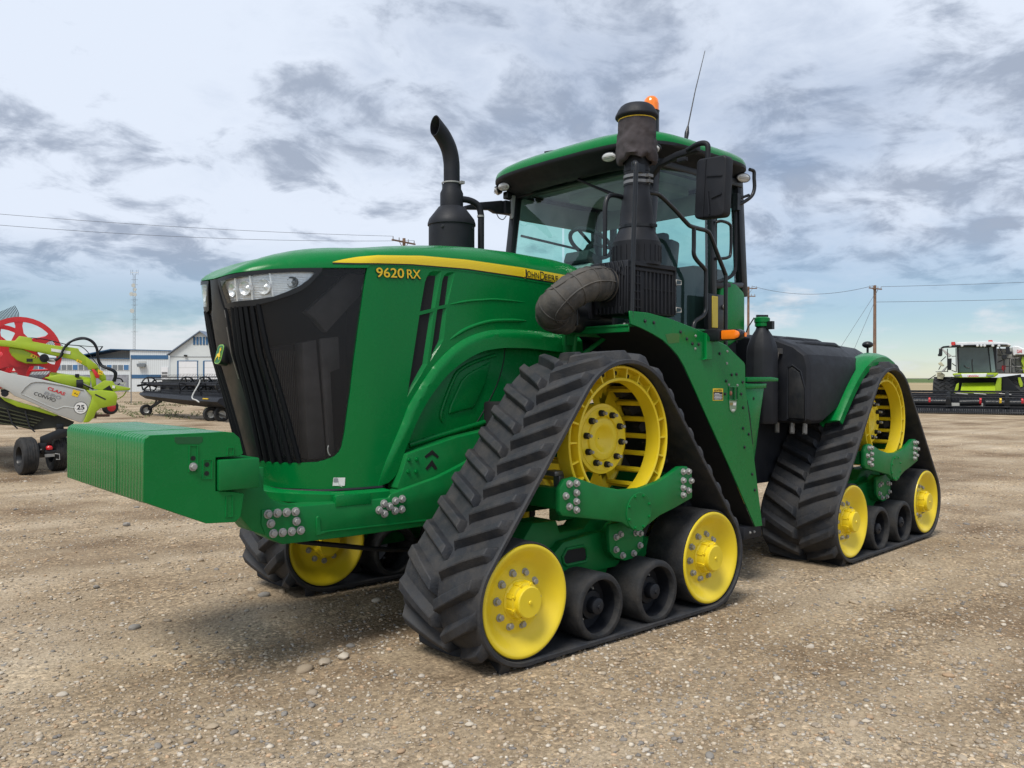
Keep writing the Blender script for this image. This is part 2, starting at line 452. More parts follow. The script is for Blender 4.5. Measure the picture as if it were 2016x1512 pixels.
def ground_material():
    m = bpy.data.materials.new('gravel_dirt'); m.use_nodes = True
    n, l = m.node_tree.nodes, m.node_tree.links
    b = n['Principled BSDF']; b.inputs['Roughness'].default_value = .95; b.inputs['Specular IOR Level'].default_value = .2
    g = n.new('ShaderNodeNewGeometry')
    def nz(s, d, r, off=0):
        mp = n.new('ShaderNodeMapping'); mp.inputs['Location'].default_value = (off, off * .7, 0); l.new(g.outputs['Position'], mp.inputs[0])
        t = n.new('ShaderNodeTexNoise'); t.inputs['Scale'].default_value = s; t.inputs['Detail'].default_value = d; t.inputs['Roughness'].default_value = r
        l.new(mp.outputs[0], t.inputs[0]); return t.outputs[0]
    def ramp(f, st):
        r = n.new('ShaderNodeValToRGB'); e = r.color_ramp.elements
        while len(e) < len(st): e.new(.5)
        for q, (p, c) in zip(e, st): q.position = p; q.color = (*c, 1)
        l.new(f, r.inputs[0]); return r.outputs[0]
    def mix(f, a, c, bt='MIX'):
        x = n.new('ShaderNodeMix'); x.data_type = 'RGBA'; x.blend_type = bt
        for s, q in ((0, f), (6, a), (7, c)):
            if isinstance(q, (int, float)): x.inputs[s].default_value = q
            elif isinstance(q, tuple): x.inputs[s].default_value = (*q, 1)
            else: l.new(q, x.inputs[s])
        return x.outputs[2]
    base = ramp(nz(.45, 8, .62), [(.35, (.215, .150, .092)), (.50, (.39, .305, .205)), (.68, (.51, .42, .305))])
    fine = ramp(nz(38, 7, .75, 3), [(.30, (.42, .40, .38)), (.52, (1, 1, 1)), (.75, (1.5, 1.48, 1.45))])
    c = mix(1.0, base, fine, 'MULTIPLY')
    v = n.new('ShaderNodeTexVoronoi'); v.inputs['Scale'].default_value = 42; v.feature = 'F1'; l.new(g.outputs['Position'], v.inputs[0])
    sepc = n.new('ShaderNodeSeparateColor'); l.new(v.outputs['Color'], sepc.inputs[0])
    peb = ramp(sepc.outputs[0], [(.0, (.5, .48, .46)), (.6, (1.0, .98, .95)), (.9, (1.55, 1.5, 1.42)), (1.0, (2.1, 2.05, 2.0))])
    pm = ramp(nz(1.3, 6, .6, 7), [(.40, (0, 0, 0)), (.62, (.8, .8, .8))])
    c = mix(pm, c, mix(1.0, c, peb, 'MULTIPLY'))
    # wheel ruts: long soft streaks across the yard
    mp = n.new('ShaderNodeMapping'); mp.inputs['Rotation'].default_value = (0, 0, R(-14)); mp.inputs['Scale'].default_value = (.06, .9, 1)
    l.new(g.outputs['Position'], mp.inputs[0])
    st = n.new('ShaderNodeTexNoise'); st.inputs['Scale'].default_value = 1.6; st.inputs['Detail'].default_value = 6; l.new(mp.outputs[0], st.inputs[0])
    c = mix(.55, c, ramp(st.outputs[0], [(.36, (.62, .58, .54)), (.55, (1, 1, 1)), (.70, (1.25, 1.24, 1.22))]), 'MULTIPLY')
    l.new(c, b.inputs['Base Color'])
    bp = n.new('ShaderNodeBump'); bp.inputs['Strength'].default_value = .9; bp.inputs['Distance'].default_value = .012
    ad = n.new('ShaderNodeMath'); ad.operation = 'ADD'
    sb = n.new('ShaderNodeMath'); sb.operation = 'MULTIPLY'; sb.inputs[1].default_value = -.6
    l.new(v.outputs['Distance'], sb.inputs[0]); l.new(sb.outputs[0], ad.inputs[0]); l.new(nz(26, 8, .7, 5), ad.inputs[1])
    l.new(ad.outputs[0], bp.inputs['Height']); l.new(bp.outputs[0], b.inputs['Normal'])
    return m
GROUND = inst('ground', build_ground(), None)
GROUND.data.materials.append(ground_material())
tag(GROUND, kind='structure')

def stone_material():
    m = bpy.data.materials.new('pebble_stone'); m.use_nodes = True
    n, l = m.node_tree.nodes, m.node_tree.links
    b = n['Principled BSDF']; b.inputs['Roughness'].default_value = .9; b.inputs['Specular IOR Level'].default_value = .25
    at = n.new('ShaderNodeAttribute'); at.attribute_name = 'tone'
    tcn = n.new('ShaderNodeTexCoord'); t = n.new('ShaderNodeTexNoise'); t.inputs['Scale'].default_value = 45; t.inputs['Detail'].default_value = 4
    l.new(tcn.outputs['Object'], t.inputs[0])
    mr = n.new('ShaderNodeMapRange'); mr.inputs[1].default_value = .3; mr.inputs[2].default_value = .7; mr.inputs[3].default_value = .75; mr.inputs[4].default_value = 1.25
    l.new(t.outputs[0], mr.inputs[0])
    s = n.new('ShaderNodeVectorMath'); s.operation = 'SCALE'; l.new(at.outputs['Color'], s.inputs[0]); l.new(mr.outputs[0], s.inputs['Scale'])
    l.new(s.outputs[0], b.inputs['Base Color'])
    return m
STONE = stone_material()
TONES = [(.42, .335, .24), (.46, .37, .265), (.50, .42, .32), (.36, .285, .20), (.58, .51, .41), (.33, .275, .215), (.28, .26, .235), (.54, .48, .40), (.44, .345, .245), (.40, .33, .25), (.47, .33, .21), (.24, .22, .20)]
t_ = (1 + sqrt(5)) / 2
ICO_V = [V(p).normalized() for p in [(-1, t_, 0), (1, t_, 0), (-1, -t_, 0), (1, -t_, 0), (0, -1, t_), (0, 1, t_), (0, -1, -t_), (0, 1, -t_), (t_, 0, -1), (t_, 0, 1), (-t_, 0, -1), (-t_, 0, 1)]]
ICO_F = [(0, 11, 5), (0, 5, 1), (0, 1, 7), (0, 7, 10), (0, 10, 11), (1, 5, 9), (5, 11, 4), (11, 10, 2), (10, 7, 6), (7, 1, 8), (3, 9, 4), (3, 4, 2), (3, 2, 6), (3, 6, 8), (3, 8, 9), (4, 9, 5), (2, 4, 11), (6, 2, 10), (8, 6, 7), (9, 8, 1)]
def pebbles(name, N, dmin, dmax, smin, smax, power, seed):
    import numpy as np
    rng = np.random.default_rng(seed)
    base = np.array([tuple(p) for p in ICO_V]); F = np.array(ICO_F)
    D = dmin * (dmax / dmin) ** (rng.random(N) ** power)
    X = (rng.random(N) * 2 - 1) * .74 * D
    h = np.array((FW.x, FW.y)); h /= np.hypot(*h); r = np.array((h[1], -h[0]))
    P = np.array((CAM.x, CAM.y)) + D[:, None] * h + X[:, None] * r
    keep = np.array([noise.noise((p[0] * .8, p[1] * .8, 2)) * .5 + noise.noise((p[0] * .25, p[1] * .25, 7)) * .6 > -.12 - .55 * q for p, q in zip(P, rng.random(N))])
    keep &= ~((np.abs(P[:, 0]) < 1.35) & (np.abs(np.abs(P[:, 1]) - 1.1) < .34)) & ~((np.abs(P[:, 0] + 3.93) < 1.35) & (np.abs(np.abs(P[:, 1]) - 1.1) < .34))
    P = P[keep]; D = D[keep]; N = len(P)
    s = smin * (smax / smin) ** (rng.random(N) ** 2.6)
    sc = s[:, None] * np.stack([rng.uniform(.8, 1.5, N), rng.uniform(.7, 1.1, N), rng.uniform(.35, .7, N)], -1)
    jit = 1 + rng.uniform(-.22, .22, (N, 12))
    L = base[None] * jit[:, :, None] * sc[:, None]
    a = rng.random(N) * 2 * np.pi; ca, sa = np.cos(a)[:, None], np.sin(a)[:, None]
    Vv = np.empty((N, 12, 3))
    Vv[:, :, 0] = L[:, :, 0] * ca - L[:, :, 1] * sa + P[:, 0, None]
    Vv[:, :, 1] = L[:, :, 0] * sa + L[:, :, 1] * ca + P[:, 1, None]
    gz = np.array([gh(p[0], p[1]) for p in P])
    Vv[:, :, 2] = L[:, :, 2] + gz[:, None] + sc[:, 2, None] * .25
    me = bpy.data.meshes.new(name)
    me.vertices.add(N * 12); me.vertices.foreach_set('co', Vv.reshape(-1))
    FF = (F[None] + (np.arange(N) * 12)[:, None, None]).reshape(-1)
    me.loops.add(len(FF)); me.loops.foreach_set('vertex_index', FF.astype(np.int32))
    me.polygons.add(N * 20); me.polygons.foreach_set('loop_start', np.arange(0, N * 60, 3, dtype=np.int32))
    me.polygons.foreach_set('use_smooth', np.ones(N * 20, dtype=bool))
    me.update(calc_edges=True)
    ca_ = me.color_attributes.new('tone', 'FLOAT_COLOR', 'POINT')
    T = np.array(TONES)[rng.integers(0, len(TONES), N)] * rng.uniform(.80, 1.12, (N, 1))
    C = np.ones((N, 12, 4)); C[:, :, :3] = T[:, None]
    ca_.data.foreach_set('color', C.reshape(-1))
    me.materials.append(STONE)
    return me
gv = inst('gravel', pebbles('gravel', 140000, 2.6, 36, .0035, .017, .85, 3), None)
tag(gv, kind='stuff')
# the larger stones, each one by itself on the ground
def stone_mesh(i):
    rnd = random.Random(40 + i)
    bm = bmesh.new(); bmesh.ops.create_icosphere(bm, subdivisions=2, radius=1)
    off = rnd.random() * 50
    for v in bm.verts:
        k = 1 + .28 * noise.noise(v.co * 1.1 + V((off, 0, 0))) + .12 * noise.noise(v.co * 2.6 + V((0, off, 0)))
        v.co = V((v.co.x * k * 1.0, v.co.y * k * .75, v.co.z * k * .5))
    me = bpy.data.meshes.new('stone'); bm.to_mesh(me); bm.free()
    me.polygons.foreach_set('use_smooth', [True] * len(me.polygons)); me.set_sharp_from_angle(angle=R(50))
    c = me.color_attributes.new('tone', 'FLOAT_COLOR', 'POINT')
    t = TONES[i % len(TONES)]; k = rnd.uniform(.8, 1.05)
    for d in c.data: d.color = (t[0] * k, t[1] * k, t[2] * k, 1)
    me.materials.append(STONE)
    return me
SM = [stone_mesh(i) for i in range(12)]
def put_stone(x, y, s, i):
    o = inst('stone', SM[i % 12], GROUND)
    o.location = (x, y, gh(x, y) + s * .18); o.scale = (s, s, s * random.uniform(.8, 1.1)); o.rotation_euler = (random.uniform(-.2, .2), random.uniform(-.2, .2), random.uniform(0, 6.28))
def gpx(px, py):
    d = FW + RT * ((px - 1008) / 1640) - UP * ((py - 756) / 1640)
    t = -CAM.z / d.z
    return CAM.x + d.x * t, CAM.y + d.y * t
for k, (px, py, s) in enumerate([(265, 1237, 13), (598, 1322, 19), (640, 1312, 17), (676, 1306, 15), (690, 1281, 9), (1440, 998, 9), (455, 1010, 20), (480, 1017, 16), (250, 1035, 10), (300, 1090, 7), (1090, 1440, 9),
        (1706, 1424, 9), (1398, 1492, 12), (1680, 1430, 12), (830, 1345, 9), (905, 1388, 8), (520, 1183, 12), (556, 1176, 10), (495, 1172, 9), (742, 1190, 11), (310, 1468, 10), (165, 1440, 9),
        (245, 1478, 8), (880, 1502, 10), (560, 1405, 9), (1210, 1480, 10), (1895, 1305, 9), (1780, 1250, 8), (1660, 1350, 9), (1480, 1420, 10), (375, 985, 9), (330, 980, 8), (190, 1160, 8), (80, 1225, 8)]):
    x, y = gpx(px, py)
    D = (x - CAM.x) * FW.x + (y - CAM.y) * FW.y
    put_stone(x, y, s * D / 1640, [6, 3, 2, 4, 6, 0, 7, 4][k % 8])
h_ = V((FW.x, FW.y, 0)).normalized(); r_ = V((RT.x, RT.y, 0)).normalized()
k = 0
while k < 255:
    D = 3.2 * (16 / 3.2) ** random.random(); X = random.uniform(-.66, .66) * D
    p = V((CAM.x, CAM.y, 0)) + h_ * D + r_ * X
    if -5.6 < p.x < 1.6 and abs(p.y) < 1.7: continue
    s = random.uniform(.012, .020) * (1 + .06 * D) * (1.6 if random.random() < .12 else 1)
    put_stone(p.x, p.y, s, k); k += 1

def field_ring(name, col, rows, a0=0, a1=360, var=.2):
    NA = 120; vs = []; fs = []
    for r, z in rows:
        for k in range(NA):
            a = 2 * pi * k / NA
            vs.append((CAM.x + r * cos(a), CAM.y + r * sin(a), z + .12 * noise.noise((3 * cos(a), 3 * sin(a), r * .01)) * (r > 300)))
    for i in range(len(rows) - 1):
        for k in range(NA):
            k2 = (k + 1) % NA; fs.append((i * NA + k, (i + 1) * NA + k, (i + 1) * NA + k2, i * NA + k2))
    me = bpy.data.meshes.new(name); me.from_pydata(vs, [], fs); me.materials.append(mat(name + '_soil', col, rough=1, var=var, vscale=.02, spec=.1))
    return tag(inst(name, me, None), kind='structure')
field_ring('stubble_field', (.36, .29, .17), [(190, .06), (300, .6), (420, 1.5)])
field_ring('crop_field', (.105, .150, .055), [(425, 1.5), (700, 3.4), (900, 5.3)])
field_ring('hills', (.24, .22, .19), [(910, 5.3), (1400, 8.2), (2300, 11.5), (3100, 12)])

wm = mat('weed_leaf', (.15, .16, .075), rough=.9, var=.35, vscale=.8)
mb = MB()
for k in range(2200):
    D = random.uniform(36, 66); px = random.gauss(300, 85)
    if noise.noise((px * .02, D * .15, 0)) < -.05: continue
    p = bgp(px, D); hgt = random.uniform(.03, .13) * (1.6 if random.random() < .15 else 1); a = random.random() * 6.28
    dx, dy = cos(a) * .04, sin(a) * .04
    mb.add([(p.x - dx, p.y - dy, 0), (p.x + dx, p.y + dy, 0), (p.x + random.uniform(-.12, .12), p.y + random.uniform(-.12, .12), hgt)], [(0, 1, 2)])
tag(mb.obj('weeds', wm, None, smooth=0, weld=False), kind='stuff')

# ================================================================ the tractor
ROOT = empty('tractor', (0, 0, -.022))
tag(ROOT, 'big green articulated tractor on four black rubber tracks with yellow wheels', 'tractor')
T = ROOT
PIV = M.Translation((-1.956, 0, 0)) @ M.Rotation(.0444, 4, 'Z') @ M.Translation((1.956, 0, 0))
REAR = PIV @ M.Translation((-3.912, 0, 0))
ID = M.Identity(4)
YN, YF = 1.1575, -1.0575          # middle of the near and far tracks
BW = .3575                        # half the belt width
ZI, XF_, XR_ = .436, .863, -.899  # idlers
ZD = 1.296

# ---- belt path: hull of the drive wheel and the two idlers
circ = [(XR_, ZI, .33), (XF_, ZI, .33), (0.0, ZD, .481)]
def belt_path():
    seg = []
    tang = []
    for i in range(3):
        a, b = circ[i], circ[(i + 1) % 3]
        dx, dz = b[0] - a[0], b[1] - a[1]; L = hypot(dx, dz)
        n = atan2(dz, dx) - acos((a[2] - b[2]) / L)
        tang.append(n)
    pts = []
    for i in range(3):
        c = circ[i]; n0 = tang[i - 1]; n1 = tang[i]
        while n1 < n0: n1 += 2 * pi
        k = max(4, int((n1 - n0) / .07))
        for j in range(k + 1):
            n = n0 + (n1 - n0) * j / k
            pts.append((c[0] + c[2] * cos(n), c[1] + c[2] * sin(n), n))
    out = []; m = len(pts)
    for i in range(m):
        a, b = pts[i], pts[(i + 1) % m]
        L = hypot(b[0] - a[0], b[1] - a[1]); k = max(1, int(L / .07))
        for j in range(k):
            t = j / k; nb = b[2] + (2 * pi if b[2] < a[2] - pi else 0)
            out.append((a[0] + (b[0] - a[0]) * t, a[1] + (b[1] - a[1]) * t, a[2] + (nb - a[2]) * t))
    # slack: the bottom run sags a little between the rollers
    return out
BP = belt_path()
cum = [0.0]
for i in range(len(BP)): cum.append(cum[-1] + hypot(BP[(i + 1) % len(BP)][0] - BP[i][0], BP[(i + 1) % len(BP)][1] - BP[i][1]))
BL = cum[-1]
import bisect
def bpos(s, h):
    s %= BL
    i = min(bisect.bisect_right(cum, s) - 1, len(BP) - 1); a, b = BP[i], BP[(i + 1) % len(BP)]
    t = (s - cum[i]) / max(1e-9, cum[i + 1] - cum[i])
    nb = b[2]
    while nb < a[2] - 1: nb += 2 * pi
    n = a[2] + (nb - a[2]) * t
    return a[0] + (b[0] - a[0]) * t + h * cos(n), a[1] + (b[1] - a[1]) * t + h * sin(n)
def belt_mesh():
    mb = MB(); prof = [(-BW, .004), (-BW + .006, 0), (BW - .006, 0), (BW, .004), (BW, .024), (BW - .010, .030), (-BW + .010, .030), (-BW, .024)]
    n = len(prof); m = len(BP); vs = []; fs = []
    for (x, z, a) in BP:
        for y, h in prof: vs.append((x + h * cos(a), y, z + h * sin(a)))
    for i in range(m):
        j = (i + 1) % m
        for k in range(n): fs.append((i * n + k, i * n + (k + 1) % n, j * n + (k + 1) % n, j * n + k))
    mb.add(vs, fs)
    # inner guide blocks down the middle
    k = 0
    while k * .16 < BL - .05:
        s = k * .16
        v = []
        for ds in (-.05, .05):
            for y in (-.05, .05):
                for h, q in ((.0, 1), (-.075, .55)):
                    x, z = bpos(s + ds * q, h); v.append((x, y * q, z))
        mb.add(v, [(0, 1, 3, 2), (4, 6, 7, 5), (0, 4, 5, 1), (2, 3, 7, 6), (1, 5, 7, 3)])
        k += 1
    return mb.mesh('track_belt', RUB, smooth=30)
BELT = belt_mesh()
NL = 38
PITCH = BL / NL
def lug_mesh(s0, sg):
    """one chevron bar, bent to the belt where it sits"""
    mb = MB(); sec = [(-.047, 0.0), (-.027, 1.0), (.021, 1.0), (.043, 0.0)]
    ys = [(.008, .25, -.02), (.022, 1, 0), (.10, 1, 0), (.18, 1, 0), (.26, 1, 0), (.315, 1, 0), (.338, .15, .012)]
    vs = []; fs = []
    for y, hs, sh in ys:
        rise = (y - .02) / .30 * .135 + sh
        for ds, h in sec:
            x, z = bpos(s0 + ds + rise, .0285 + .058 * h * hs); vs.append((x, sg * y, z))
    for i in range(len(ys) - 1):
        for k in range(3): fs.append((i * 4 + k, i * 4 + k + 1, (i + 1) * 4 + k + 1, (i + 1) * 4 + k))
    fs += [(0, 1, 2, 3), tuple(len(ys) * 4 - 4 + i for i in range(4))]
    return mb.add(vs, fs).mesh('lug', RUB, smooth=25, bevel=.005, seg=1)
LUGS = [lug_mesh(k * PITCH + (PITCH / 2 if sg > 0 else 0), sg) for k in range(NL) for sg in (1, -1)]

# ---- wheels (all turned round a local y axis, outer face at y = 0, body towards -y)
def idler_meshes():
    disc = MB().lathe([(.006, -.020), (.09, -.062), (.182, -.086), (.200, -.083), (.218, -.074), (.250, -.045), (.275, -.018), (.296, -.002), (.308, .0), (.316, -.004), (.319, -.014), (.319, -.32)], n=64)
    d = disc.mesh('idler_wheel', YEL, smooth=40)
    ty = MB().lathe([(.317, -.022), (.320, -.010), (.326, -.010), (.331, -.018), (.331, -.318), (.326, -.325), (.317, -.325)], n=64).mesh('tyre', TYRE, smooth=40)
    hb = MB().lathe([(.116, -.088), (.116, -.062), (.106, -.053), (.103, -.008), (.090, -.004), (.089, .024), (.083, .030), (.012, .030), (.010, .036), (.001, .037)], n=40)
    for k in range(8):
        a = 2 * pi * (k + .5) / 8
        hb.box((.098 * cos(a), -.035, .098 * sin(a)), (.026, .05, .026), M.Rotation(-a, 3, 'Y'))
        hb.cyl((.099 * cos(a), -.012, .099 * sin(a)), (.099 * cos(a), .002, .099 * sin(a)), .009, n=6)
    return d, ty, hb.mesh('hub_cap', YEL, smooth=40, weld=False)
IDL, IDT, IDH = idler_meshes()
def bolt_mesh(r=.018, h=.016):
    mb = MB().lathe([(r * 1.35, 0), (r * 1.35, h * .28), (r * 1.1, h * .34)], n=14, cap0=False, cap1=True)
    mb.lathe([(r, h * .3), (r, h * .9), (r * .86, h * 1.05)], n=6, cap1=True)
    return mb.mesh('bolt', STEEL, smooth=30, weld=False)
BOLT = bolt_mesh(.0165, .022)
BOLTB = bolt_mesh(.0185, .022)
BOLTG = bolt_mesh(.0105, .010); BOLTG.materials[0] = GREEN
BOLTK = bolt_mesh(.0075, .008); BOLTK.materials[0] = BLK
BOLTS = bolt_mesh(.0085, .009)
def wheel(x, y, z, face, mw, detail, n=10):
    o = inst('idler_wheel', IDL, T, mw @ M.Translation((x, y, z)) @ (M.Rotation(pi, 4, 'Z') if face < 0 else ID))
    inst('tyre', IDT, o)
    if detail:
        inst('hub_cap', IDH, o)
        ph = random.random()
        for k in range(n):
            a = 2 * pi * (k + ph) / n
            inst('bolt', BOLT, o, M.Translation((.153 * cos(a), -.084, .153 * sin(a))) @ M.Scale(1.12, 4))
    return o
ROLT = MB().lathe([(.158, -.08), (.164, -.012), (.169, -.002), (.187, .0), (.200, -.006), (.207, -.018), (.207, -.31), (.2, -.32), (.15, -.32)], n=48).mesh('roller', TYRE, smooth=40)
rb = MB().lathe([(.160, -.04), (.155, -.13), (.10, -.135), (.085, -.085), (.052, -.08), (.050, -.03), (.040, -.022), (.016, -.02), (.014, -.008), (.001, -.008)], n=32)
ROLH = rb.mesh('roller_hub', BLKM, smooth=35)
def roller(x, y, z, face, mw, detail):
    o = inst('roller', ROLT, T, mw @ M.Translation((x, y, z)) @ (M.Rotation(pi, 4, 'Z') if face < 0 else ID))
    if detail:
        inst('roller_hub', ROLH, o)
        for k in range(4):
            a = 2 * pi * (k + .3) / 4
            inst('bolt', BOLTS if k % 2 else BOLT, o, M.Translation((.098 * cos(a), -.122, .098 * sin(a))))
    return o
def drive_meshes():
    # outer ring: channel section with an inner lip, ribs and dark pockets
    rim = MB()
    for off in (0, -.46):
        g = -1 if off else 1
        rim.lathe([(.472, off), (.466, off + .006 * g), (.455, off - .0 * g), (.450, off - .055 * g), (.412, off - .070 * g), (.398, off - .060 * g), (.394, off + .004 * g), (.386, off + .008 * g), (.376, off + .004 * g), (.374, off - .10 * g), (.44, off - .12 * g), (.472, off - .10 * g), (.472, off)], n=72)
    N = 22
    for k in range(N):
        a = 2 * pi * k / N
        for off, g in ((0, 1), (-.46, -1)):
            rim.box((.424 * cos(a), off - .032 * g, .424 * sin(a)), (.062, .060, .011), M.Rotation(-a, 3, 'Y'))
    bars = []
    bm_ = MB().box((0, -.23, 0), (.045, .30, .020)).box((-.012, -.23, 0), (.012, .26, .034)).mesh('drive_bar', YEL, bevel=.004, seg=1)
    # web: spider from the hub to the inner ring, with holes
    web = MB(); nh = 10
    vs = []; fs = []
    n = 80
    for r, h in ((.16, -.215), (.22, -.26), (.30, -.31), (.395, -.33)):
        for i in range(n): vs.append((r * cos(2 * pi * i / n), h, r * sin(2 * pi * i / n)))
    for j in range(3):
        for i in range(n):
            if j == 1 and (i % 8) in (2, 3, 4, 5): continue
            if j == 2 and (i % 8) in (3, 4): continue
            fs.append((j * n + i, j * n + (i + 1) % n, (j + 1) * n + (i + 1) % n, (j + 1) * n + i))
    web.add(vs, fs)
    w2 = web.mesh('web', YEL, smooth=50)
    hub = MB().lathe([(.16, -.24), (.228, -.185), (.230, -.165), (.226, -.155), (.205, -.152), (.203, -.149), (.150, -.148), (.142, -.158), (.134, -.146), (.098, -.138), (.084, -.142), (.066, -.166), (.03, -.186), (.004, -.190)], n=56)
    hb = hub.mesh('drive_hub', YEL, smooth=40)
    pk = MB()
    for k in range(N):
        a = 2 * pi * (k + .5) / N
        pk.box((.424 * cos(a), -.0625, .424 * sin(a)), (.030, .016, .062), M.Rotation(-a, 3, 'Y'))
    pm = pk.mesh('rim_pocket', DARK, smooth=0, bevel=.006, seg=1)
    st = MB().lathe([(.021, 0), (.020, .026), (.016, .030)], n=12, cap1=True).lathe([(.0115, .028), (.0115, .052), (.009, .056)], n=8, cap1=True, mi=1)
    sm = st.mesh('stud', [BLKM, STEEL], smooth=30, weld=False)
    return rim.mesh('drive_wheel', YEL, smooth=35, weld=False), bm_, w2, hb, pm, sm, N
DRW, DRB, DRWEB, DRH, DRP, DRS, DRN = drive_meshes()
def drive(y, face, mw, detail):
    o = inst('drive_wheel', DRW, T, mw @ M.Translation((0, y, ZD)) @ (M.Rotation(pi, 4, 'Z') if face < 0 else ID))
    inst('web', DRWEB, o); inst('drive_hub', DRH, o)
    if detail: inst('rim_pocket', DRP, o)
    for k in range(DRN):
        a = 2 * pi * k / DRN
        inst('drive_bar', DRB, o, M.Rotation(-a, 4, 'Y') @ M.Translation((.422, 0, 0)))
    if detail:
        for k in range(10):
            a = 2 * pi * (k + .25) / 10
            inst('stud', DRS, o, M.Translation((.168 * cos(a), -.150, .168 * sin(a))))
    return o
def carriage_meshes():
    # cast walking beam, seen between the wheels
    b = MB()
    b.prism([(.62, .56), (.62, .70), (.535, .80), (.33, .795), (.30, .715), (.08, .715), (-.02, .80), (-.42, .80), (-.52, .66), (-.56, .46), (-.30, .32), (.40, .34)], 'y', -.16, .04)
    b.prism([(.26, .44), (.38, .47), (.42, .60), (.33, .665), (.05, .690), (-.34, .69), (-.36, .44)], 'y', -.02, .10)
    b.cyl((.60, -.20, .52), (.60, .02, .52), .07); b.cyl((-.62, -.20, .50), (-.62, .02, .50), .07)
    b.bar((XF_, -.06, ZI), (.45, -.06, .52), .10, .12); b.bar((XR_, -.06, ZI), (-.45, -.06, .52), .10, .12)
    b.box((.0, -.15, 1.0), (.34, .10, .5)); b.cyl((0, -.30, ZD), (0, -.27, ZD), .15, n=24)
    beam = b.mesh('undercarriage', GREEN2, bevel=.012)
    sl_ = [(.334, .575), (.326, .544), (.30, .527), (.144, .527), (.126, .546), (.135, .596), (.162, .612), (.30, .612)]
    slot = MB().prism(sl_, 'y', .099, .1025).mesh('slot', DARK)
    cx_, cz_ = .23, .57
    lip = MB().tube([(cx_ + (x - cx_) * 1.08, .103, cz_ + (z - cz_) * 1.2) for x, z in sl_], .010, closed=True).mesh('slot_rim', GREEN2)
    # flange with an open middle
    fo = [(.013, .755), (.022, .695), (.012, .578), (-.034, .535), (-.137, .499), (-.213, .504), (-.311, .554), (-.321, .61), (-.315, .72), (-.25, .76)]
    fl = MB().prism(fo, 'y', .17, .2025).mesh('flange', GREEN2, bevel=.008)
    fh = MB().prism([(-.035, .625), (-.10, .645), (-.235, .64), (-.25, .61), (-.20, .565), (-.12, .56), (-.06, .585)], 'y', .202, .205).mesh('flange_pocket', GREEN2, bevel=.002, seg=1)
    fb = [(-.041, .666), (-.084, .679), (-.237, .67), (-.283, .662), (-.279, .583), (-.215, .539), (-.105, .54), (-.041, .586)]
    pipe = MB().lathe([(.13, .08), (.13, .175)], o=(-.15, 0, .625), n=24).mesh('flange_neck', GREEN2)
    yo = [(.514, 1.028), (.47, 1.081), (.388, 1.089), (.295, 1.059), (.157, 1.015), (-.024, .979), (-.212, .973), (-.41, 1.004), (-.523, 1.044), (-.618, 1.083), (-.704, 1.081), (-.758, 1.034), (-.764, .86), (-.555, .807), (-.411, .777), (-.311, .737), (-.204, .699), (-.118, .727), (-.033, .774), (.112, .802), (.494, .869), (.514, .897)]
    return beam, slot, lip, fl, fh, fb, pipe, yo
CB_, CSL, CLP, CFL, CFH, CFB, CPI, CYO = carriage_meshes()
def yoke_mesh():
    mb = MB(); mb.prism(CYO, 'y', .200, .2425)
    mb.box((.44, -.10, .96), (.10, .56, .12)); mb.box((-.70, -.10, .95), (.10, .56, .14))
    return mb.mesh('yoke', GREEN2, bevel=.010)
YOKE = yoke_mesh()
COVER = MB().lathe([(.122, 0), (.122, .004), (.119, .006)], n=40, cap1=True).mesh('cover_plate', GREEN2, smooth=30)
SHIM = MB().box((0, 0, 0), (.09, .10, .03)).box((-.02, .02, -.06), (.05, .05, .10)).mesh('shim_block', GREYM, bevel=.004)
def carriage(y, face, mw, detail):
    mw = mw @ M.Translation((0, y, 0)) @ (M.Rotation(pi, 4, 'Z') if face < 0 else ID)
    o = inst('undercarriage', CB_, T, mw)
    YM = M.Translation((.08, .09, .012)); inst('yoke', YOKE, o, YM); inst('flange', CFL, o); inst('flange_neck', CPI, o)
    if not detail: return
    inst('slot', CSL, o); inst('slot_rim', CLP, o); inst('flange_pocket', CFH, o)
    inst('shim_block', SHIM, o, M.Translation((.46, .15, 1.11)))
    inst('cover_plate', COVER, o, YM @ M.Translation((-.194, .2425, .826)))
    for k in range(8):
        a = 2 * pi * (k + .5) / 8
        inst('bolt', BOLTG, o, YM @ M.Translation((-.194 + .106 * cos(a), .2485, .826 + .106 * sin(a))) @ M.Scale(.8, 4))
    for x, z in CFB: inst('bolt', BOLT, o, M.Translation((x, .2025, z)))
    for x, z in [(.441, 1.053), (.381, 1.052), (.381, .996), (.381, .945), (.381, .895), (.44, .92), (.47, .985), (-.653, 1.047), (-.711, 1.045), (-.652, .989), (-.74, .98), (-.652, .939), (-.712, .916), (-.653, .891)]:
        inst('bolt', BOLT, o, YM @ M.Translation((x, .2425, z)))
for (yc, face, mw, det) in ((YN, 1, ID, True), (YN - .02, 1, REAR, True), (YF, -1, ID, False), (YF + .02, -1, REAR, False)):
    b = inst('track_belt', BELT, T, mw @ M.Translation((0, yc, 0)))
    for me in LUGS: inst('lug', me, b)
    nearface = yc + face * .342
    for (x, dt) in ((XF_, 1), (XR_, 1)):
        wheel(x, nearface, ZI, face, mw, det)
        inner = inst('idler_wheel', IDL, T, mw @ M.Translation((x, yc - face * .342, ZI)) @ (ID if face < 0 else M.Rotation(pi, 4, 'Z')))
        inst('tyre', IDT, inner)
        if face < 0:
            inst('hub_cap', IDH, inner)
            for k in range(10):
                a = 2 * pi * (k + .5) / 10
                inst('bolt', BOLT, inner, M.Translation((.138 * cos(a), -.066, .138 * sin(a))))
    for x in (.243, -.305):
        roller(x, nearface, .293, face, mw, det)
        roller(x, yc - face * .342, .293, -face, mw, False)
    drive(yc + face * .280, face, mw, det)
    carriage(yc, face, mw, det)

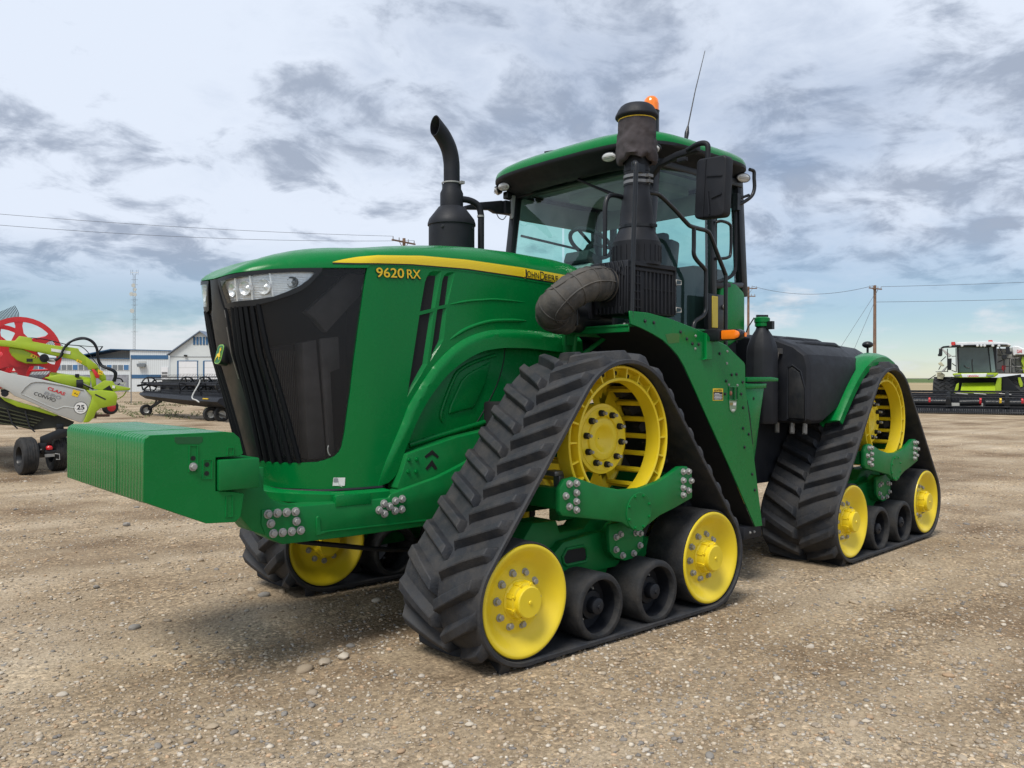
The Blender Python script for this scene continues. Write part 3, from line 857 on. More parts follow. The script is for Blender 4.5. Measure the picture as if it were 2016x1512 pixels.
# ---------------------------------------------------------------- tractor: hood
CY_ = [0, .1, .19, .25, .30, .35, .40, .45, .48, .495, .5]
CX_ = [2.035, 2.034, 2.028, 2.012, 1.975, 1.91, 1.80, 1.62, 1.45, 1.31, 1.2]
_cv = spline([(x, y, 0) for x, y in zip(CX_[::-1], CY_[::-1])], 6)
_cx = [p.x for p in _cv]; _cy = [p.y for p in _cv]
_cs = [0.0]
for i in range(1, len(_cx)): _cs.append(_cs[-1] + hypot(_cx[i] - _cx[i - 1], _cy[i] - _cy[i - 1]))
SN = _cs[-1]; UN = 1.2 + SN; KU = SN / 1.1289
def kz(z): return lerp(z, [1.0, 1.18, 1.36, 1.6, 1.83, 2.0, 2.24, 2.4], [.66, .70, .756, .835, .92, .955, 1.0, 1.0])
def HS0(u, z):
    if u <= 1.2: return V((u, .5, z))
    s = min((u - 1.2) * KU, SN)
    return V((1.2 + (lerp(s, _cs, _cx) - 1.2) * kz(z), lerp(s, _cs, _cy), z))
def HN(u, z):
    e = .012
    a = HS0(min(u + e, UN), z) - HS0(u - e, z); b = HS0(u, z + e) - HS0(u, z - e)
    n = b.cross(a).normalized()
    return -n if n.y < -.05 or (abs(n.y) <= .05 and n.x < 0) else n
def HS(u, z, d=0.0):
    p = HS0(u, z)
    return p + HN(u, z) * d if d else p
UC = 2.3289
def mirror(mb):
    o = len(mb.v); n = len(mb.f)
    mb.v += [(x, -y, z) for x, y, z in mb.v]
    mb.f += [tuple(i + o for i in f[::-1]) for f in mb.f[:n]]; mb.mi += mb.mi[:n]
    return mb
top_edge = [(-.60, 2.365), (-.4, 2.376), (0, 2.393), (.5, 2.41), (.87, 2.403), (1.258, 2.381), (1.275, 2.362), (1.547, 2.341), (1.83, 2.316), (1.985, 2.298), (2.10, 2.286), (2.2, 2.279), (2.277, 2.277), (UC, 2.275)]
def z_edge(u): return lerp(u, [p[0] for p in top_edge], [p[1] for p in top_edge])
def z_crest(x): return lerp(x, [-.8, -.68, -.44, 0, .33, .65, 1.0, 1.2], [2.575, 2.600, 2.622, 2.632, 2.626, 2.602, 2.556, 2.522])
def HT(u, t, d=0.0):
    """hood top: t = 0 at the edge over the side panel, 1 on the middle line"""
    def P(u, t):
        b = HS0(u, z_edge(u))
        if u <= 1.2: xc, n = u - .0 * t, 3.3
        else:
            k = (u - 1.2) / (UC - 1.2); xc = 1.2; n = 3.3 - 2.05 * k ** .55
        zc = z_crest(min(xc, 1.2)); a = t * pi / 2
        w = 1 - cos(a) ** (2 / n); h = sin(a) ** (2 / n)
        return V((b.x + (xc - b.x) * w, b.y * (1 - w), b.z + (zc - b.z) * h))
    p = P(u, t)
    if d:
        e = .01
        a = P(min(u + e, UC), t) - P(u - e, t); q = P(u, min(1, t + e)) - P(u, max(0, t - e))
        n = q.cross(a)
        if n.length > 1e-9:
            n.normalize()
            if n.dot(V((.2, 1, .6))) < 0: n = -n
            p = p + n * d
    return p
def t_at(u, z):
    lo, hi = 0, 1
    for _ in range(24):
        m_ = (lo + hi) / 2
        if HT(u, m_).z < z: lo = m_
        else: hi = m_
    return lo

arch_out = [(1.20, 1.012), (1.185, 1.06), (1.15, 1.15), (1.10, 1.251), (1.02, 1.41), (.976, 1.507), (.88, 1.64), (.785, 1.757), (.70, 1.835), (.631, 1.888), (.54, 1.943), (.451, 1.98), (.33, 2.013), (.202, 2.029), (-.008, 2.035), (-.262, 2.023), (-.60, 2.0)]
arch_in = [(1.125, 1.030), (1.075, 1.07), (1.05, 1.12), (1.018, 1.209), (.988, 1.279), (.943, 1.381), (.89, 1.47), (.83, 1.555), (.759, 1.634), (.69, 1.702), (.612, 1.759), (.55, 1.797), (.489, 1.828), (.42, 1.857), (.353, 1.877), (.25, 1.893), (.15, 1.901), (-.062, 1.903), (-.251, 1.892), (-.60, 1.87)]
hood_out = top_edge[:7] + [(1.314, 2.133), (1.366, 1.852), (1.420, 1.605), (1.488, 1.359), (1.524, 1.267), (1.548, 1.238), (1.587, 1.213), (1.674, 1.191), (1.738, 1.180), (1.879, 1.177), (UC, 1.176),
            (UC, 1.028), (1.905, 1.024), (1.641, 1.012), (1.243, 1.004), (1.165, 1.018), (1.140, 1.025)] + arch_in
AUP = [(.883, 2.117), (.845, 2.306), (.831, 2.339), (.808, 2.374), (.778, 2.387), (.71, 2.393), (.764, 2.145)]
AUPD = [(.883, 2.117), (.845, 2.306), (.834, 2.335), (.818, 2.350), (.79, 2.357), (.75, 2.359), (.787, 2.140)]
ALO = [(.887, 2.092), (.771, 2.122), (.824, 1.778), (.859, 1.727), (.983, 1.562)]
ALOD = [(.887, 2.092), (.794, 2.117), (.855, 1.777), (.887, 1.73), (.976, 1.595)]
BUP = [(.733, 2.16), (.703, 2.332), (.687, 2.366), (.659, 2.388), (.598, 2.396), (.659, 2.177)]
BUPD = [(.733, 2.16), (.703, 2.332), (.690, 2.353), (.672, 2.362), (.645, 2.366), (.675, 2.173)]
BLO = [(.745, 2.136), (.666, 2.154), (.691, 1.945), (.712, 1.911), (.803, 1.793)]
BLOD = [(.745, 2.136), (.687, 2.150), (.722, 1.944), (.733, 1.918), (.796, 1.822)]
mb = MB()
patch(mb, hood_out, [AUP, ALO, BUP, BLO], .06, HS, skirt=.03)
mirror(mb)
HOOD = mb.obj('hood', GREEN, T, smooth=32)
for a, d in ((AUP, AUPD), (ALO, ALOD), (BUP, BUPD), (BLO, BLOD)):
    mb = MB(); n = len(a)
    mb.add([HS(*p, .0) for p in a] + [HS(*p, -.014) for p in d], [(i, (i + 1) % n, n + (i + 1) % n, n + i) for i in range(n)])
    rim = mb.obj('vent_rim', GREEN, HOOD, smooth=0)
    mb = MB(); mb.add([HS(*p, -.0135) for p in d], [tuple(range(n))])
    zs = [p[1] for p in d]; z = min(zs) + .03
    inst('vent_mesh', mb.mesh('vent_mesh', DARK, smooth=0), HOOD)
# raised arch lip over the wheel opening
mb = MB()
lip = arch_out + arch_in[::-1]
def lipd(u, z):
    d = min(hypot(u - p[0], z - p[1]) for p in subdiv(arch_out, .02)[:-12])
    return .006 + .030 * min(1, d / .075) ** .7
ao = [p for p in arch_out]
def dist_line(u, z, L):
    best = 9
    for i in range(len(L) - 1):
        ax, az = L[i]; bx, bz = L[i + 1]; vx, vz = bx - ax, bz - az
        t = max(0, min(1, ((u - ax) * vx + (z - az) * vz) / (vx * vx + vz * vz)))
        best = min(best, hypot(u - ax - vx * t, z - az - vz * t))
    return best
s2 = lambda L: [(p.x, p.y) for p in spline([(a, b, 0) for a, b in L], 4)]
lip = s2(arch_out) + s2(arch_in)[::-1]
patch(mb, lip, [], .022, HS, skirt=.06, dfun=lambda u, z: .004 + .030 * min(1, dist_line(u, z, ao) / .03) ** .7 * max(0, min(1, (z - 1.02) / .35)))
mirror(mb)
mb.obj('arch_lip', GREEN, HOOD, smooth=30)
# pressed lines
def crease(pts, r, d, name='pressed_line'):
    sp_ = spline([(p[0], p[1], 0) for p in pts], 6)
    mb = MB().tube([HS(p.x, p.y, d) for p in sp_], [r * min(1, .25 + 2.2 * min(i, len(sp_) - 1 - i) / len(sp_) * 2) for i in range(len(sp_))], 8)
    return mb.obj(name, GREEN, HOOD, smooth=60)
crease([(.66, 2.172), (.5, 2.206), (.353, 2.225), (.223, 2.236), (-.055, 2.235)], .010, -.003)
crease([(.66, 1.93), (.5, 2.019), (.304, 2.078), (.12, 2.096), (-.074, 2.102)], .016, -.006)
# top cover
mb = MB()
us = [-.72, -.6, -.45, -.3, -.15, 0, .15, .3, .45, .6, .75, .87, 1.0, 1.1, 1.2, 1.26, 1.275, 1.35, 1.45, 1.533, 1.6, 1.7, 1.809, 1.89, 1.972, 2.02, 2.06, 2.10, 2.14, 2.175, 2.21, 2.24, 2.27, 2.30, UC]
ts = [0, .06, .14, .22, .30, .38, .46, .54, .62, .7, .78, .86, .93, 1.0]
nt = len(ts)
vs = [HT(u, t, .003) if t < .99 else HT(u, t) for u in us for t in ts]
for j in range(nt):                                        # rear lip, pulled in
    k = ts[j]
    vs[j] = V((-.56 - .15 * sin(k * pi / 2), vs[j].y, vs[j].z - .004))
mb.add(vs, [(i * nt + j, i * nt + j + 1, (i + 1) * nt + j + 1, (i + 1) * nt + j) for i in range(len(us) - 1) for j in range(nt - 1)])
rl = [(v.x - .05, v.y * .96, v.z - .10) for v in vs[:nt]]
mb.add([tuple(v) for v in vs[:nt]] + rl, [(j, j + 1, nt + j + 1, nt + j) for j in range(nt - 1)])
el = [HT(u, 0, .003) for u in us]; er = [HT(u, 0, -.02) + V((0, 0, -.004)) for u in us]
mb.add(el + er, [(i, i + 1, len(us) + i + 1, len(us) + i) for i in range(len(us) - 1)])
mirror(mb)
TOP = mb.obj('hood_top', GREEN, T, smooth=45)
# stripe, in fine bands
ybu = [-.52, -.4, -.006, .5, .953, 1.2, 1.345, 1.438, 1.505]; ybz = [2.390, 2.399, 2.415, 2.427, 2.415, 2.397, 2.384, 2.378, 2.3745]
ytu = [-.52, -.006, .5, .866, 1.2, 1.345, 1.438, 1.48, 1.505]; ytz = [2.462, 2.481, 2.487, 2.476, 2.445, 2.421, 2.398, 2.386, 2.3765]
def stripe(parent, sgn):
    U = [-.55 + (1.505 + .55) * i / 60 for i in range(61)]
    mb = MB(); rows = []
    fr = [0, .13, .155, .29, .315, .45, .475, .61, .635, .77, .795, 1.0]
    for f_ in fr:
        rows.append([HT(u, t_at(u, lerp(u, ybu, ybz) * (1 - f_) + lerp(u, ytu, ytz) * f_), .0055) for u in U])
    for k in range(len(fr) - 1):
        a, b = rows[k], rows[k + 1]; n = len(U)
        mb.add([(p.x, p.y * sgn, p.z) for p in a + b], [(i, i + 1, n + i + 1, n + i) for i in range(n - 1)], k % 2)
    o = mb.obj('stripe', [YELS, YELD], parent, smooth=60)
    mb = MB(); n = len(U)
    a = [HT(u, t_at(u, lerp(u, ybu, ybz) - .008), .0045) for u in U]; b = [HT(u, t_at(u, lerp(u, ybu, ybz)), .0045) for u in U]
    mb.add([(p.x, p.y * sgn, p.z) for p in a + b], [(i, i + 1, n + i + 1, n + i) for i in range(n - 1)])
    mb.obj('stripe_edge', BLKPR, parent, smooth=60)
stripe(TOP, 1); stripe(TOP, -1)
def side_text(name, s, u0, z0, w, h, m, d, bold=0.0, slope=0.0):
    me = text_mesh(name, s, w, h, m, .0008, bold)
    return inst(name, me, HOOD, place((u0, .5 + d, z0), (-1, 0, slope), (slope * 0, 0, 1)))
side_text('model_outline', '9620', 1.218, 2.303, .212, .068, BLKPR, .0045, .035, .055)  # black printed outline behind the yellow figures
side_text('model_number', '9620', 1.214, 2.309, .204, .060, YELP, .0060, .008, .055)
side_text('model_outline', 'RX', .990, 2.315, .113, .065, BLKPR, .0045, .03, .055)
side_text('model_number', 'RX', .986, 2.321, .105, .056, YELP, .0060, .006, .055)
def stripe_text(s, u0, w, h, m, dz, d, bold):
    me = text_mesh('brand_lettering', s, w, h, m, .0006, bold)
    for v in me.vertices:
        u = u0 - v.co.x; z = lerp(u, ybu, ybz) + dz + v.co.y
        p = HT(u, t_at(u, z), d + (.0006 if v.co.z > 0 else -.0006)); v.co = p
    return inst('brand_lettering', me, TOP)
for dz, d, m, b in ((.004, .0072, YELS, .06), (.006, .0088, BLKPR, .0)):
    stripe_text('J', -.018, .030, .062, m, dz - .012, d, b)
    stripe_text('OHN', -.050, .118, .042, m, dz, d, b)
    stripe_text('D', -.180, .045, .058, m, dz - .004, d, b)
    stripe_text('EERE', -.228, .135, .042, m, dz, d, b)
# front sticker
mb = MB(); q = [(1.634, 1.035), (1.526, 1.031), (1.517, 1.081), (1.62, 1.084)]
mb.add([HS(*p, .003) for p in q], [(0, 1, 2, 3)])
st = mb.obj('sticker', WHTP, HOOD, smooth=0)
mb = MB(); mb.add([HS(1.617, 1.081, .0045), HS(1.583, 1.080, .0045), HS(1.58, 1.057, .0045), HS(1.623, 1.057, .0045)], [(0, 1, 2, 3)])
mb.obj('sticker_print', GREYP, HOOD, smooth=0)
mb = MB(); mb.add([HS(1.59, 1.060, .004), HS(1.55, 1.024, .016), HS(1.573, 1.032, .004)], [(0, 1, 2)])
mb.obj('sticker_flap', WHTP, HOOD, smooth=0)

# ---------------------------------------------------------------- grille, lamps, emblem
gm = bpy.data.materials.new('grille_screen'); gm.use_nodes = True
n_, l_ = gm.node_tree.nodes, gm.node_tree.links
pb = n_['Principled BSDF']; pb.inputs['Base Color'].default_value = (.010, .011, .014, 1); pb.inputs['Roughness'].default_value = .30
tr = n_.new('ShaderNodeBsdfTransparent'); tr.inputs[0].default_value = (.9, .9, .9, 1); ms = n_.new('ShaderNodeMixShader'); ms.inputs[0].default_value = .60
l_.new(tr.outputs[0], ms.inputs[1]); l_.new(pb.outputs[0], ms.inputs[2]); l_.new(ms.outputs[0], n_['Material Output'].inputs[0])
LENS = [(2.232, 2.253), (2.15, 2.257), (2.075, 2.261), (1.995, 2.271), (1.86, 2.291), (1.722, 2.305), (1.612, 2.311), (1.606, 2.306), (1.651, 2.262), (1.696, 2.227), (1.776, 2.188), (1.858, 2.155), (1.973, 2.134), (2.181, 2.120)]
BEZ = [(2.262, 2.270), (2.16, 2.277), (2.07, 2.285), (1.96, 2.299), (1.853, 2.315), (1.70, 2.329), (1.566, 2.339), (1.573, 2.315), (1.639, 2.239), (1.690, 2.200), (1.754, 2.170), (1.865, 2.129), (1.973, 2.100), (2.164, 2.088), (2.205, 2.097)]
gout = [(1.277, 2.357), (1.40, 2.350), (1.547, 2.340), (1.566, 2.338)] + BEZ[7:] + [(2.235, 2.2), (2.266, 2.268), (2.285, 2.273), (UC, 2.272), (UC, 1.174), (1.879, 1.175), (1.738, 1.178), (1.674, 1.189), (1.587, 1.211), (1.545, 1.237), (1.522, 1.265), (1.486, 1.357), (1.418, 1.603), (1.364, 1.850), (1.312, 2.13)]
mb = MB(); patch(mb, gout, [], .07, lambda u, z, d: HS(u, z, d - .012), skirt=0); mirror(mb)
RIBM = mat('grille_rib_black', (.006, .007, .009), rough=.75, var=.1, spec=.2)
GR = mb.obj('grille', gm, T, smooth=60)
for sg in (1, -1):
    mb = MB()
    for k, (u, ub) in enumerate([(2.135, 2.235), (2.100, 2.165), (2.065, 2.09), (2.03, 2.025), (1.992, 1.955), (1.955, 1.885)]):
        zt = 2.098 + .03 * max(0, (2.0 - u) / .1)
        L = [HS(u + (ub - u) * i / 10, zt + (1.178 - zt) * i / 10, -.008) for i in range(11)]
        mb.tube([(p.x, p.y * sg, p.z) for p in L], .015, 6)
    mb.obj('grille_rib', RIBM, GR, smooth=60)
# centre bar
mb = MB()
zz = [2.272 - (2.272 - 1.172) * i / 16 for i in range(17)]
for sg in (1, -1):
    L = []
    for z in zz:
        k = min(1, max(0, (2.16 - z) / .10)); L += [HS(UC, z, .0), HS(2.290 - .03 * k, z, .003), HS(2.272 - .05 * k, z, -.002), HS(2.268 - .05 * k, z, -.02)]
    mb.add([(p.x, p.y * sg, p.z) for p in L], [(i * 4 + j, i * 4 + j + 1, (i + 1) * 4 + j + 1, (i + 1) * 4 + j) for i in range(16) for j in range(3)])
mb.obj('grille_centre_bar', BLKP, GR, smooth=40)
def hatch(u0, z0, z1):
    mb = MB(); n = 14
    mb.add([HS(u0 + s * .004, z0 + (z1 - z0) * i / n, .010) for i in range(n + 1) for s in (-1, 1)], [(2 * i, 2 * i + 1, 2 * i + 3, 2 * i + 2) for i in range(n)])
    return mb.obj('perforated_strip', GREYM, GR, smooth=0)
hatch(2.206, 2.085, 2.04); hatch(2.212, 1.985, 1.68)
for sg in (1, -1):
    mb = MB()
    patch(mb, BEZ, [LENS], .05, lambda u, z, d: (lambda p: V((p.x, p.y * sg, p.z)))(HS(u, z, d + .004)), skirt=.05)
    hl = mb.obj('headlight', BLKP, T, smooth=40)
    mb = MB(); patch(mb, LENS, [], .04, lambda u, z, d: (lambda p: V((p.x, p.y * sg, p.z)))(HS(u, z, d - .030)), skirt=0)
    mb.obj('reflector', CHROME, hl, smooth=60)
    # four reflector cells between upright fins, each with its round lamp
    for (a, b) in (((2.075, 2.259), (2.077, 2.124)), ((1.98, 2.272), (1.978, 2.133)), ((1.867, 2.289), (1.858, 2.155))):
        mb = MB()
        P = [HS(*a, -.032), HS(*b, -.032), HS(*b, -.004), HS(*a, -.004)]; Q = [HS(a[0] + .010, a[1], -.032), HS(b[0] + .010, b[1], -.032), HS(b[0] + .010, b[1], -.004), HS(a[0] + .010, a[1], -.004)]
        mb.add([(p.x, p.y * sg, p.z) for p in P + Q], [(0, 1, 2, 3), (4, 5, 6, 7), (2, 3, 7, 6), (0, 3, 7, 4), (1, 2, 6, 5)])
        mb.obj('reflector_fin', CHROME, hl, smooth=0)
    for (u, z, r) in ((1.729, 2.246, .032), (1.897, 2.210, .044), (2.012, 2.200, .042), (2.115, 2.190, .038)):
        c = HS(u, z, -.031); n = HN(u, z); c.y *= sg; n = V((n.x, n.y * sg, n.z)); n = (n + V((1.0, .0, 0))).normalized()
        x, y, zz_ = frame_z(n)
        mb = MB()
        prof = [(r, .0), (r, .020), (r * .86, .012), (r * .5, -.004 + .004), (r * .2, .010), (.001, .014)]
        vs = []
        for rr, h in prof: vs += [c + x * rr * cos(2 * pi * i / 20) + y * rr * sin(2 * pi * i / 20) + n * (h + .004) for i in range(20)]
        mb.add(vs, [(j * 20 + i, j * 20 + (i + 1) % 20, (j + 1) * 20 + (i + 1) % 20, (j + 1) * 20 + i) for j in range(5) for i in range(20)])
        mb.obj('lamp_projector', GREYM if r < .035 else CHROME, hl, smooth=35)
    mb = MB()
    for k in range(11):
        z = 2.14 + k * .014
        seg = [(u, z) for u in [2.225 - .013 * i for i in range(48)] if inpoly((u, z), LENS)]
        if len(seg) > 2:
            mb.tube([(lambda p: (p.x, p.y * sg, p.z))(HS(u, z_, -.028)) for u, z_ in seg], .0025, 5)
    mb.obj('reflector_ribs', CHROME, hl, smooth=60)
    mb = MB(); patch(mb, LENS, [], .05, lambda u, z, d: (lambda p: V((p.x, p.y * sg, p.z)))(HS(u, z, d + .002)), skirt=0)
    mb.obj('lens', CLEAR, hl, smooth=60)
# radiators and ducting  seen through the screen
def slab(name, q, y, th, m, parent):
    mb = MB(); mb.prism(q, 'y', y - th, y)
    return mb.obj(name, m, parent, bevel=.006)
slab('air_duct', [(1.627, 2.078), (1.572, 2.042), (1.49, 1.961), (1.253, 2.204), (1.225, 2.335), (1.333, 2.335)], .38, .06, RADI, GR)
slab('radiator_frame', [(1.626, 1.895), (1.532, 1.917), (1.463, 1.189), (1.585, 1.191)], .33, .10, RADI, GR)
slab('radiator', [(1.80, 1.86), (1.626, 1.895), (1.585, 1.191), (1.70, 1.20)], .22, .08, RADM, GR)
MB_ = MB()
for k in range(16): MB_.box((1.60 + .012 * k + .004, .223, 1.53), (.004, .006, .64), M.Rotation(R(3), 3, 'Y'))
MB_.obj('core_fin', RADI, GR, weld=False)
slab('radiator_bracket', [(1.519, 1.923), (1.395, 1.94), (1.385, 1.742), (1.45, 1.72), (1.42, 1.211), (1.46, 1.202)], .36, .03, RADI, GR)
slab('light_stop_wall', [(1.99, 2.22), (1.1, 2.36), (1.1, 1.1), (1.70, 1.1), (1.78, 1.35), (1.90, 1.75)], .008, .016, DARK, GR)  # added dark wall, stops sky light coming through from the far grille
slab('bulkhead', [(1.84, 2.30), (1.1, 2.36), (1.1, 1.1), (1.58, 1.1)], .12, .24, DARK, GR)
mb = MB().tube([HS(1.625 + .02 * cos(a), 1.25 + .032 * sin(a), .006) for a in [-1.3 + .35 * i for i in range(8)]], .0045, 6)
mb.obj('pull_ring', STEEL, GR, smooth=60)
# emblem on a black block
def deer(sc):
    return [(x * sc, y * sc) for x, y in [(-.42, -.62), (-.30, -.50), (-.16, -.30), (-.02, -.22), (.12, -.30), (.30, -.52), (.44, -.78), (.40, -.50), (.28, -.20), (.26, -.02), (.14, .04), (.0, .02), (-.10, .14), (-.12, .36), (-.02, .52), (-.06, .56), (-.16, .50), (-.18, .70), (-.24, .52), (-.34, .66), (-.30, .46), (-.40, .40), (-.36, .32), (-.26, .32), (-.26, .10), (-.36, -.04), (-.42, -.22), (-.58, -.30), (-.46, -.34), (-.34, -.26), (-.30, -.36)]]
EM = M.Translation((1.998, 0, 1.826)) @ M.Rotation(R(-14), 4, 'Y')
mb = MB()
def rrect(w, h, r, n=6):
    o = []
    for cx, cz, a0 in ((w - r, h - r, 0), (-(w - r), h - r, 90), (-(w - r), -(h - r), 180), (w - r, -(h - r), 270)):
        o += [(cx + r * cos(R(a0 + 90 * i / n)), cz + r * sin(R(a0 + 90 * i / n))) for i in range(n + 1)]
    return o
EMB = MB().prism(rrect(.050, .062, .032), 'x', -.05, .0).obj('emblem', BLKP, T, EM, bevel=.004)
MB().prism(rrect(.047, .0595, .030), 'x', .0005, .003).obj('emblem_rim', mat('emblem_light_green', (.25, .50, .10), rough=.4), EMB, smooth=0)
MB().prism(rrect(.041, .0535, .026), 'x', .0035, .005).obj('emblem_field', mat('emblem_green', (.012, .13, .03), rough=.4), EMB, smooth=0)
MB().prism([(-x * .068, z * .060) for x, z in deer(1)], 'x', .0055, .008).obj('leaping_deer', YELP, EMB, smooth=0)

mb = MB(); pl = [HS0(u, 1.02) for u in [1.15 + (UC - 1.15) * i / 16 for i in range(17)]]
mb.prism([(p.x - .01, p.y * .97) for p in pl] + [(p.x - .01, -p.y * .97) for p in pl[::-1]], 'z', 1.000, 1.015)
mb.obj('nose_floor', DARK, T)
# ---------------------------------------------------------------- side panel, frame, step rail
mb = MB()
pan = [(.99, 1.20), (.985, 1.28), (.93, 1.42), (.80, 1.62), (.62, 1.785), (.45, 1.865), (.2, 1.92), (-.70, 1.92), (-.70, 1.40), (.274, 1.342), (.808, 1.248)]
mb.prism(pan, 'y', .38, .445); mirror(mb)
SP = mb.obj('side_panel', GREEN, T, bevel=.006)
mb = MB().prism([(.618, 1.446), (.601, 1.507), (.507, 1.67), (.46, 1.71), (.419, 1.732), (.247, 1.805), (.293, 1.656), (.401, 1.483)], 'y', .44, .462)
mb.obj('access_cover', GREEN, SP, bevel=.012, seg=3)
MB().tube(spline([(.66, .449, 1.40), (.677, .449, 1.44), (.644, .449, 1.535), (.559, .449, 1.70), (.50, .449, 1.75), (.401, .449, 1.795), (.247, .449, 1.84), (.20, .449, 1.85)], 5), .014, 8).obj('pressed_line', GREEN, SP, smooth=60)
MB().tube(spline([(.106, .444, 1.90), (.125, .444, 1.785), (.182, .444, 1.642), (.292, .444, 1.473), (.40, .444, 1.337)], 5), .005, 6).obj('panel_seam', BLKM, SP, smooth=60)
MB().tube([(.93, .446, 1.250), (.743, .450, 1.292), (.274, .450, 1.386), (-.2, .450, 1.46)], .018, 8).obj('pressed_line', GREEN, SP, smooth=60)
MB().tube([(.99, .447, 1.206), (.808, .447, 1.245), (.274, .447, 1.338), (-.2, .447, 1.40)], .008, 6).obj('panel_seam', BLKM, SP, smooth=60)
mb = MB()
fr = [(2.007, .961), (2.01, .88), (1.979, .807), (1.882, .754), (1.459, .745), (.923, .745), (-.9, .745), (-.9, 1.20), (.55, 1.14), (.687, 1.091), (.816, 1.048), (1.17, .972), (1.185, .950), (1.799, .958)]
mb.prism(fr, 'y', .44, .60); mirror(mb)
FRM = mb.obj('frame_rail', GREEN2, T, bevel=.008)
mb = MB().prism([(1.60, .79), (1.68, .778), (1.68, .886), (1.665, .893), (1.655, .88), (1.652, .80), (.9, .788), (.9, .776)], 'y', .598, .609)
mb.obj('weld_strip', GREEN2, FRM, bevel=.003, seg=1)
for x, z in [(1.972, .933), (1.917, .933), (1.862, .931), (1.808, .93), (1.956, .879), (1.802, .875), (1.941, .823), (1.886, .822), (1.831, .821), (1.776, .821), (1.222, .919), (1.18, .897), (1.138, .927), (1.089, .935), (1.256, .883), (1.218, .857), (1.141, .867), (1.092, .871), (.671, 1.041)]:
    inst('bolt', BOLTB, FRM, M.Translation((x, .60, z)))
mb = MB(); mb.prism([(1.10, 1.0), (1.055, 1.10), (1.02, 1.206), (.895, 1.236), (.625, 1.296), (-.8, 1.50), (-.8, .90), (.6, .90), (1.0, .90)], 'y', .45, .56); mirror(mb)
FP = mb.obj('frame_plate', GREEN2, T, bevel=.006)
for x, z in [(1.011, 1.172), (.952, 1.17), (1.016, 1.096), (.957, 1.093)]: inst('bolt', BOLTG, FP, M.Translation((x, .56, z)))
for q in ([(.889, 1.186), (.829, 1.223), (.776, 1.179), (.786, 1.166), (.828, 1.193), (.879, 1.172)], [(.883, 1.108), (.83, 1.159), (.788, 1.101), (.807, 1.092), (.833, 1.121), (.87, 1.093)]):
    MB().prism(q, 'y', .555, .5625).obj('chevron_slot', DARK, FP, smooth=0)
# step rail round the nose
def sweep(us, prof, zf, name, m, parent, bevel=0.0):
    mb = MB(); n = len(prof)
    for sg in (1, -1):
        vs = []
        for u in us:
            for d, dz in prof:
                z = zf(u); p = HS0(u, 1.02); nn = HN(u, 1.02); nn = V((nn.x, nn.y, 0)).normalized()
                p = p + nn * d; vs.append((p.x, p.y * sg, z + dz))
        k = len(us)
        mb.add(vs, [(i * n + j, i * n + (j + 1) % n, (i + 1) * n + (j + 1) % n, (i + 1) * n + j) for i in range(k - 1) for j in range(n)] + [tuple(range(n)), tuple((k - 1) * n + j for j in range(n))])
    return mb.obj(name, m, parent, smooth=40, bevel=bevel)
UU = [1.17 + (UC - 1.17) * i / 30 for i in range(31)]
SRL = sweep(UU, [(-.02, -.062), (.082, -.062), (.088, -.056), (.088, -.008), (.078, .0), (-.02, .004)], lambda u: .998 - .002 * (u > 1.6) * (u - 1.6) / .5 + (.035 * max(0, (u - 1.6)) / .7), 'step_rail', GREEN, T)
sweep(UU, [(-.02, -.012), (.006, -.012), (.012, 0), (.006, .010), (-.02, .010)], lambda u: 1.006 + .014 * max(0, u - 1.7) / .6, 'rubber_seal', BLKM, T)
MB().prism([(1.554, .990), (1.540, .998), (1.317, .992), (1.310, .926), (1.554, .930)], 'y', .570, .604).obj('step_plate', GREEN, SRL, bevel=.004)
# weight bracket and the row of weights
mb = MB()
mb.box((2.185, 0, 1.178), (.222, 1.44, .160))
mb.box((2.03, 0, 1.08), (.10, 1.14, .22))
for sg in (1, -1):
    mb.prism([(2.28, 1.19), (2.02, 1.19), (2.0, 1.08), (1.951, 1.015), (1.88, .980), (1.799, .966), (1.70, .90), (1.9, .78), (2.056, .847), (2.118, .923), (2.17, 1.0)], 'y', .40 * sg if sg > 0 else -.590, .590 * sg if sg > 0 else -.40)
BR = mb.obj('weight_bracket', GREEN2, T, bevel=.008)
WP = [(2.607, 1.343), (2.602, 1.371), (2.576, 1.388), (2.189, 1.391), (2.138, 1.384), (2.103, 1.353), (2.082, 1.268), (2.103, 1.255), (2.236, 1.255), (2.236, 1.075), (2.128, 1.060), (2.077, 1.046), (2.097, .922), (2.128, .896), (2.287, .906), (2.607, 1.05)]
wm_ = MB().prism(WP, 'y', -.0238, .0238).mesh('front_weight', GREEN, bevel=.0022, seg=1)
NWT = 30
for k in range(NWT):
    y = .678 - k * 1.356 / (NWT - 1)
    o = inst('front_weight', wm_, T, M.Translation((2.661 - 2.607 * .96 + (.0015 if 9 <= k <= 17 else 0), y, 1.663 * .04 + .002 * (8 <= k <= 19))) @ M.Scale(.96, 4))
    if k == 0:
        W0 = o
F_ = .0236
def rec(q, name, m=None, d=.0015, dep=None):
    return MB().prism(q, 'y', F_ - .004, F_ + d).obj(name, m or GREEN2, W0, smooth=0, bevel=.001, seg=1)
rec([(2.453, 1.374), (2.307, 1.370), (2.307, 1.343), (2.326, 1.331), (2.439, 1.337), (2.453, 1.35)], 'hand_hole', mat('shaded_green_recess', (.006, .09, .024), rough=.6))
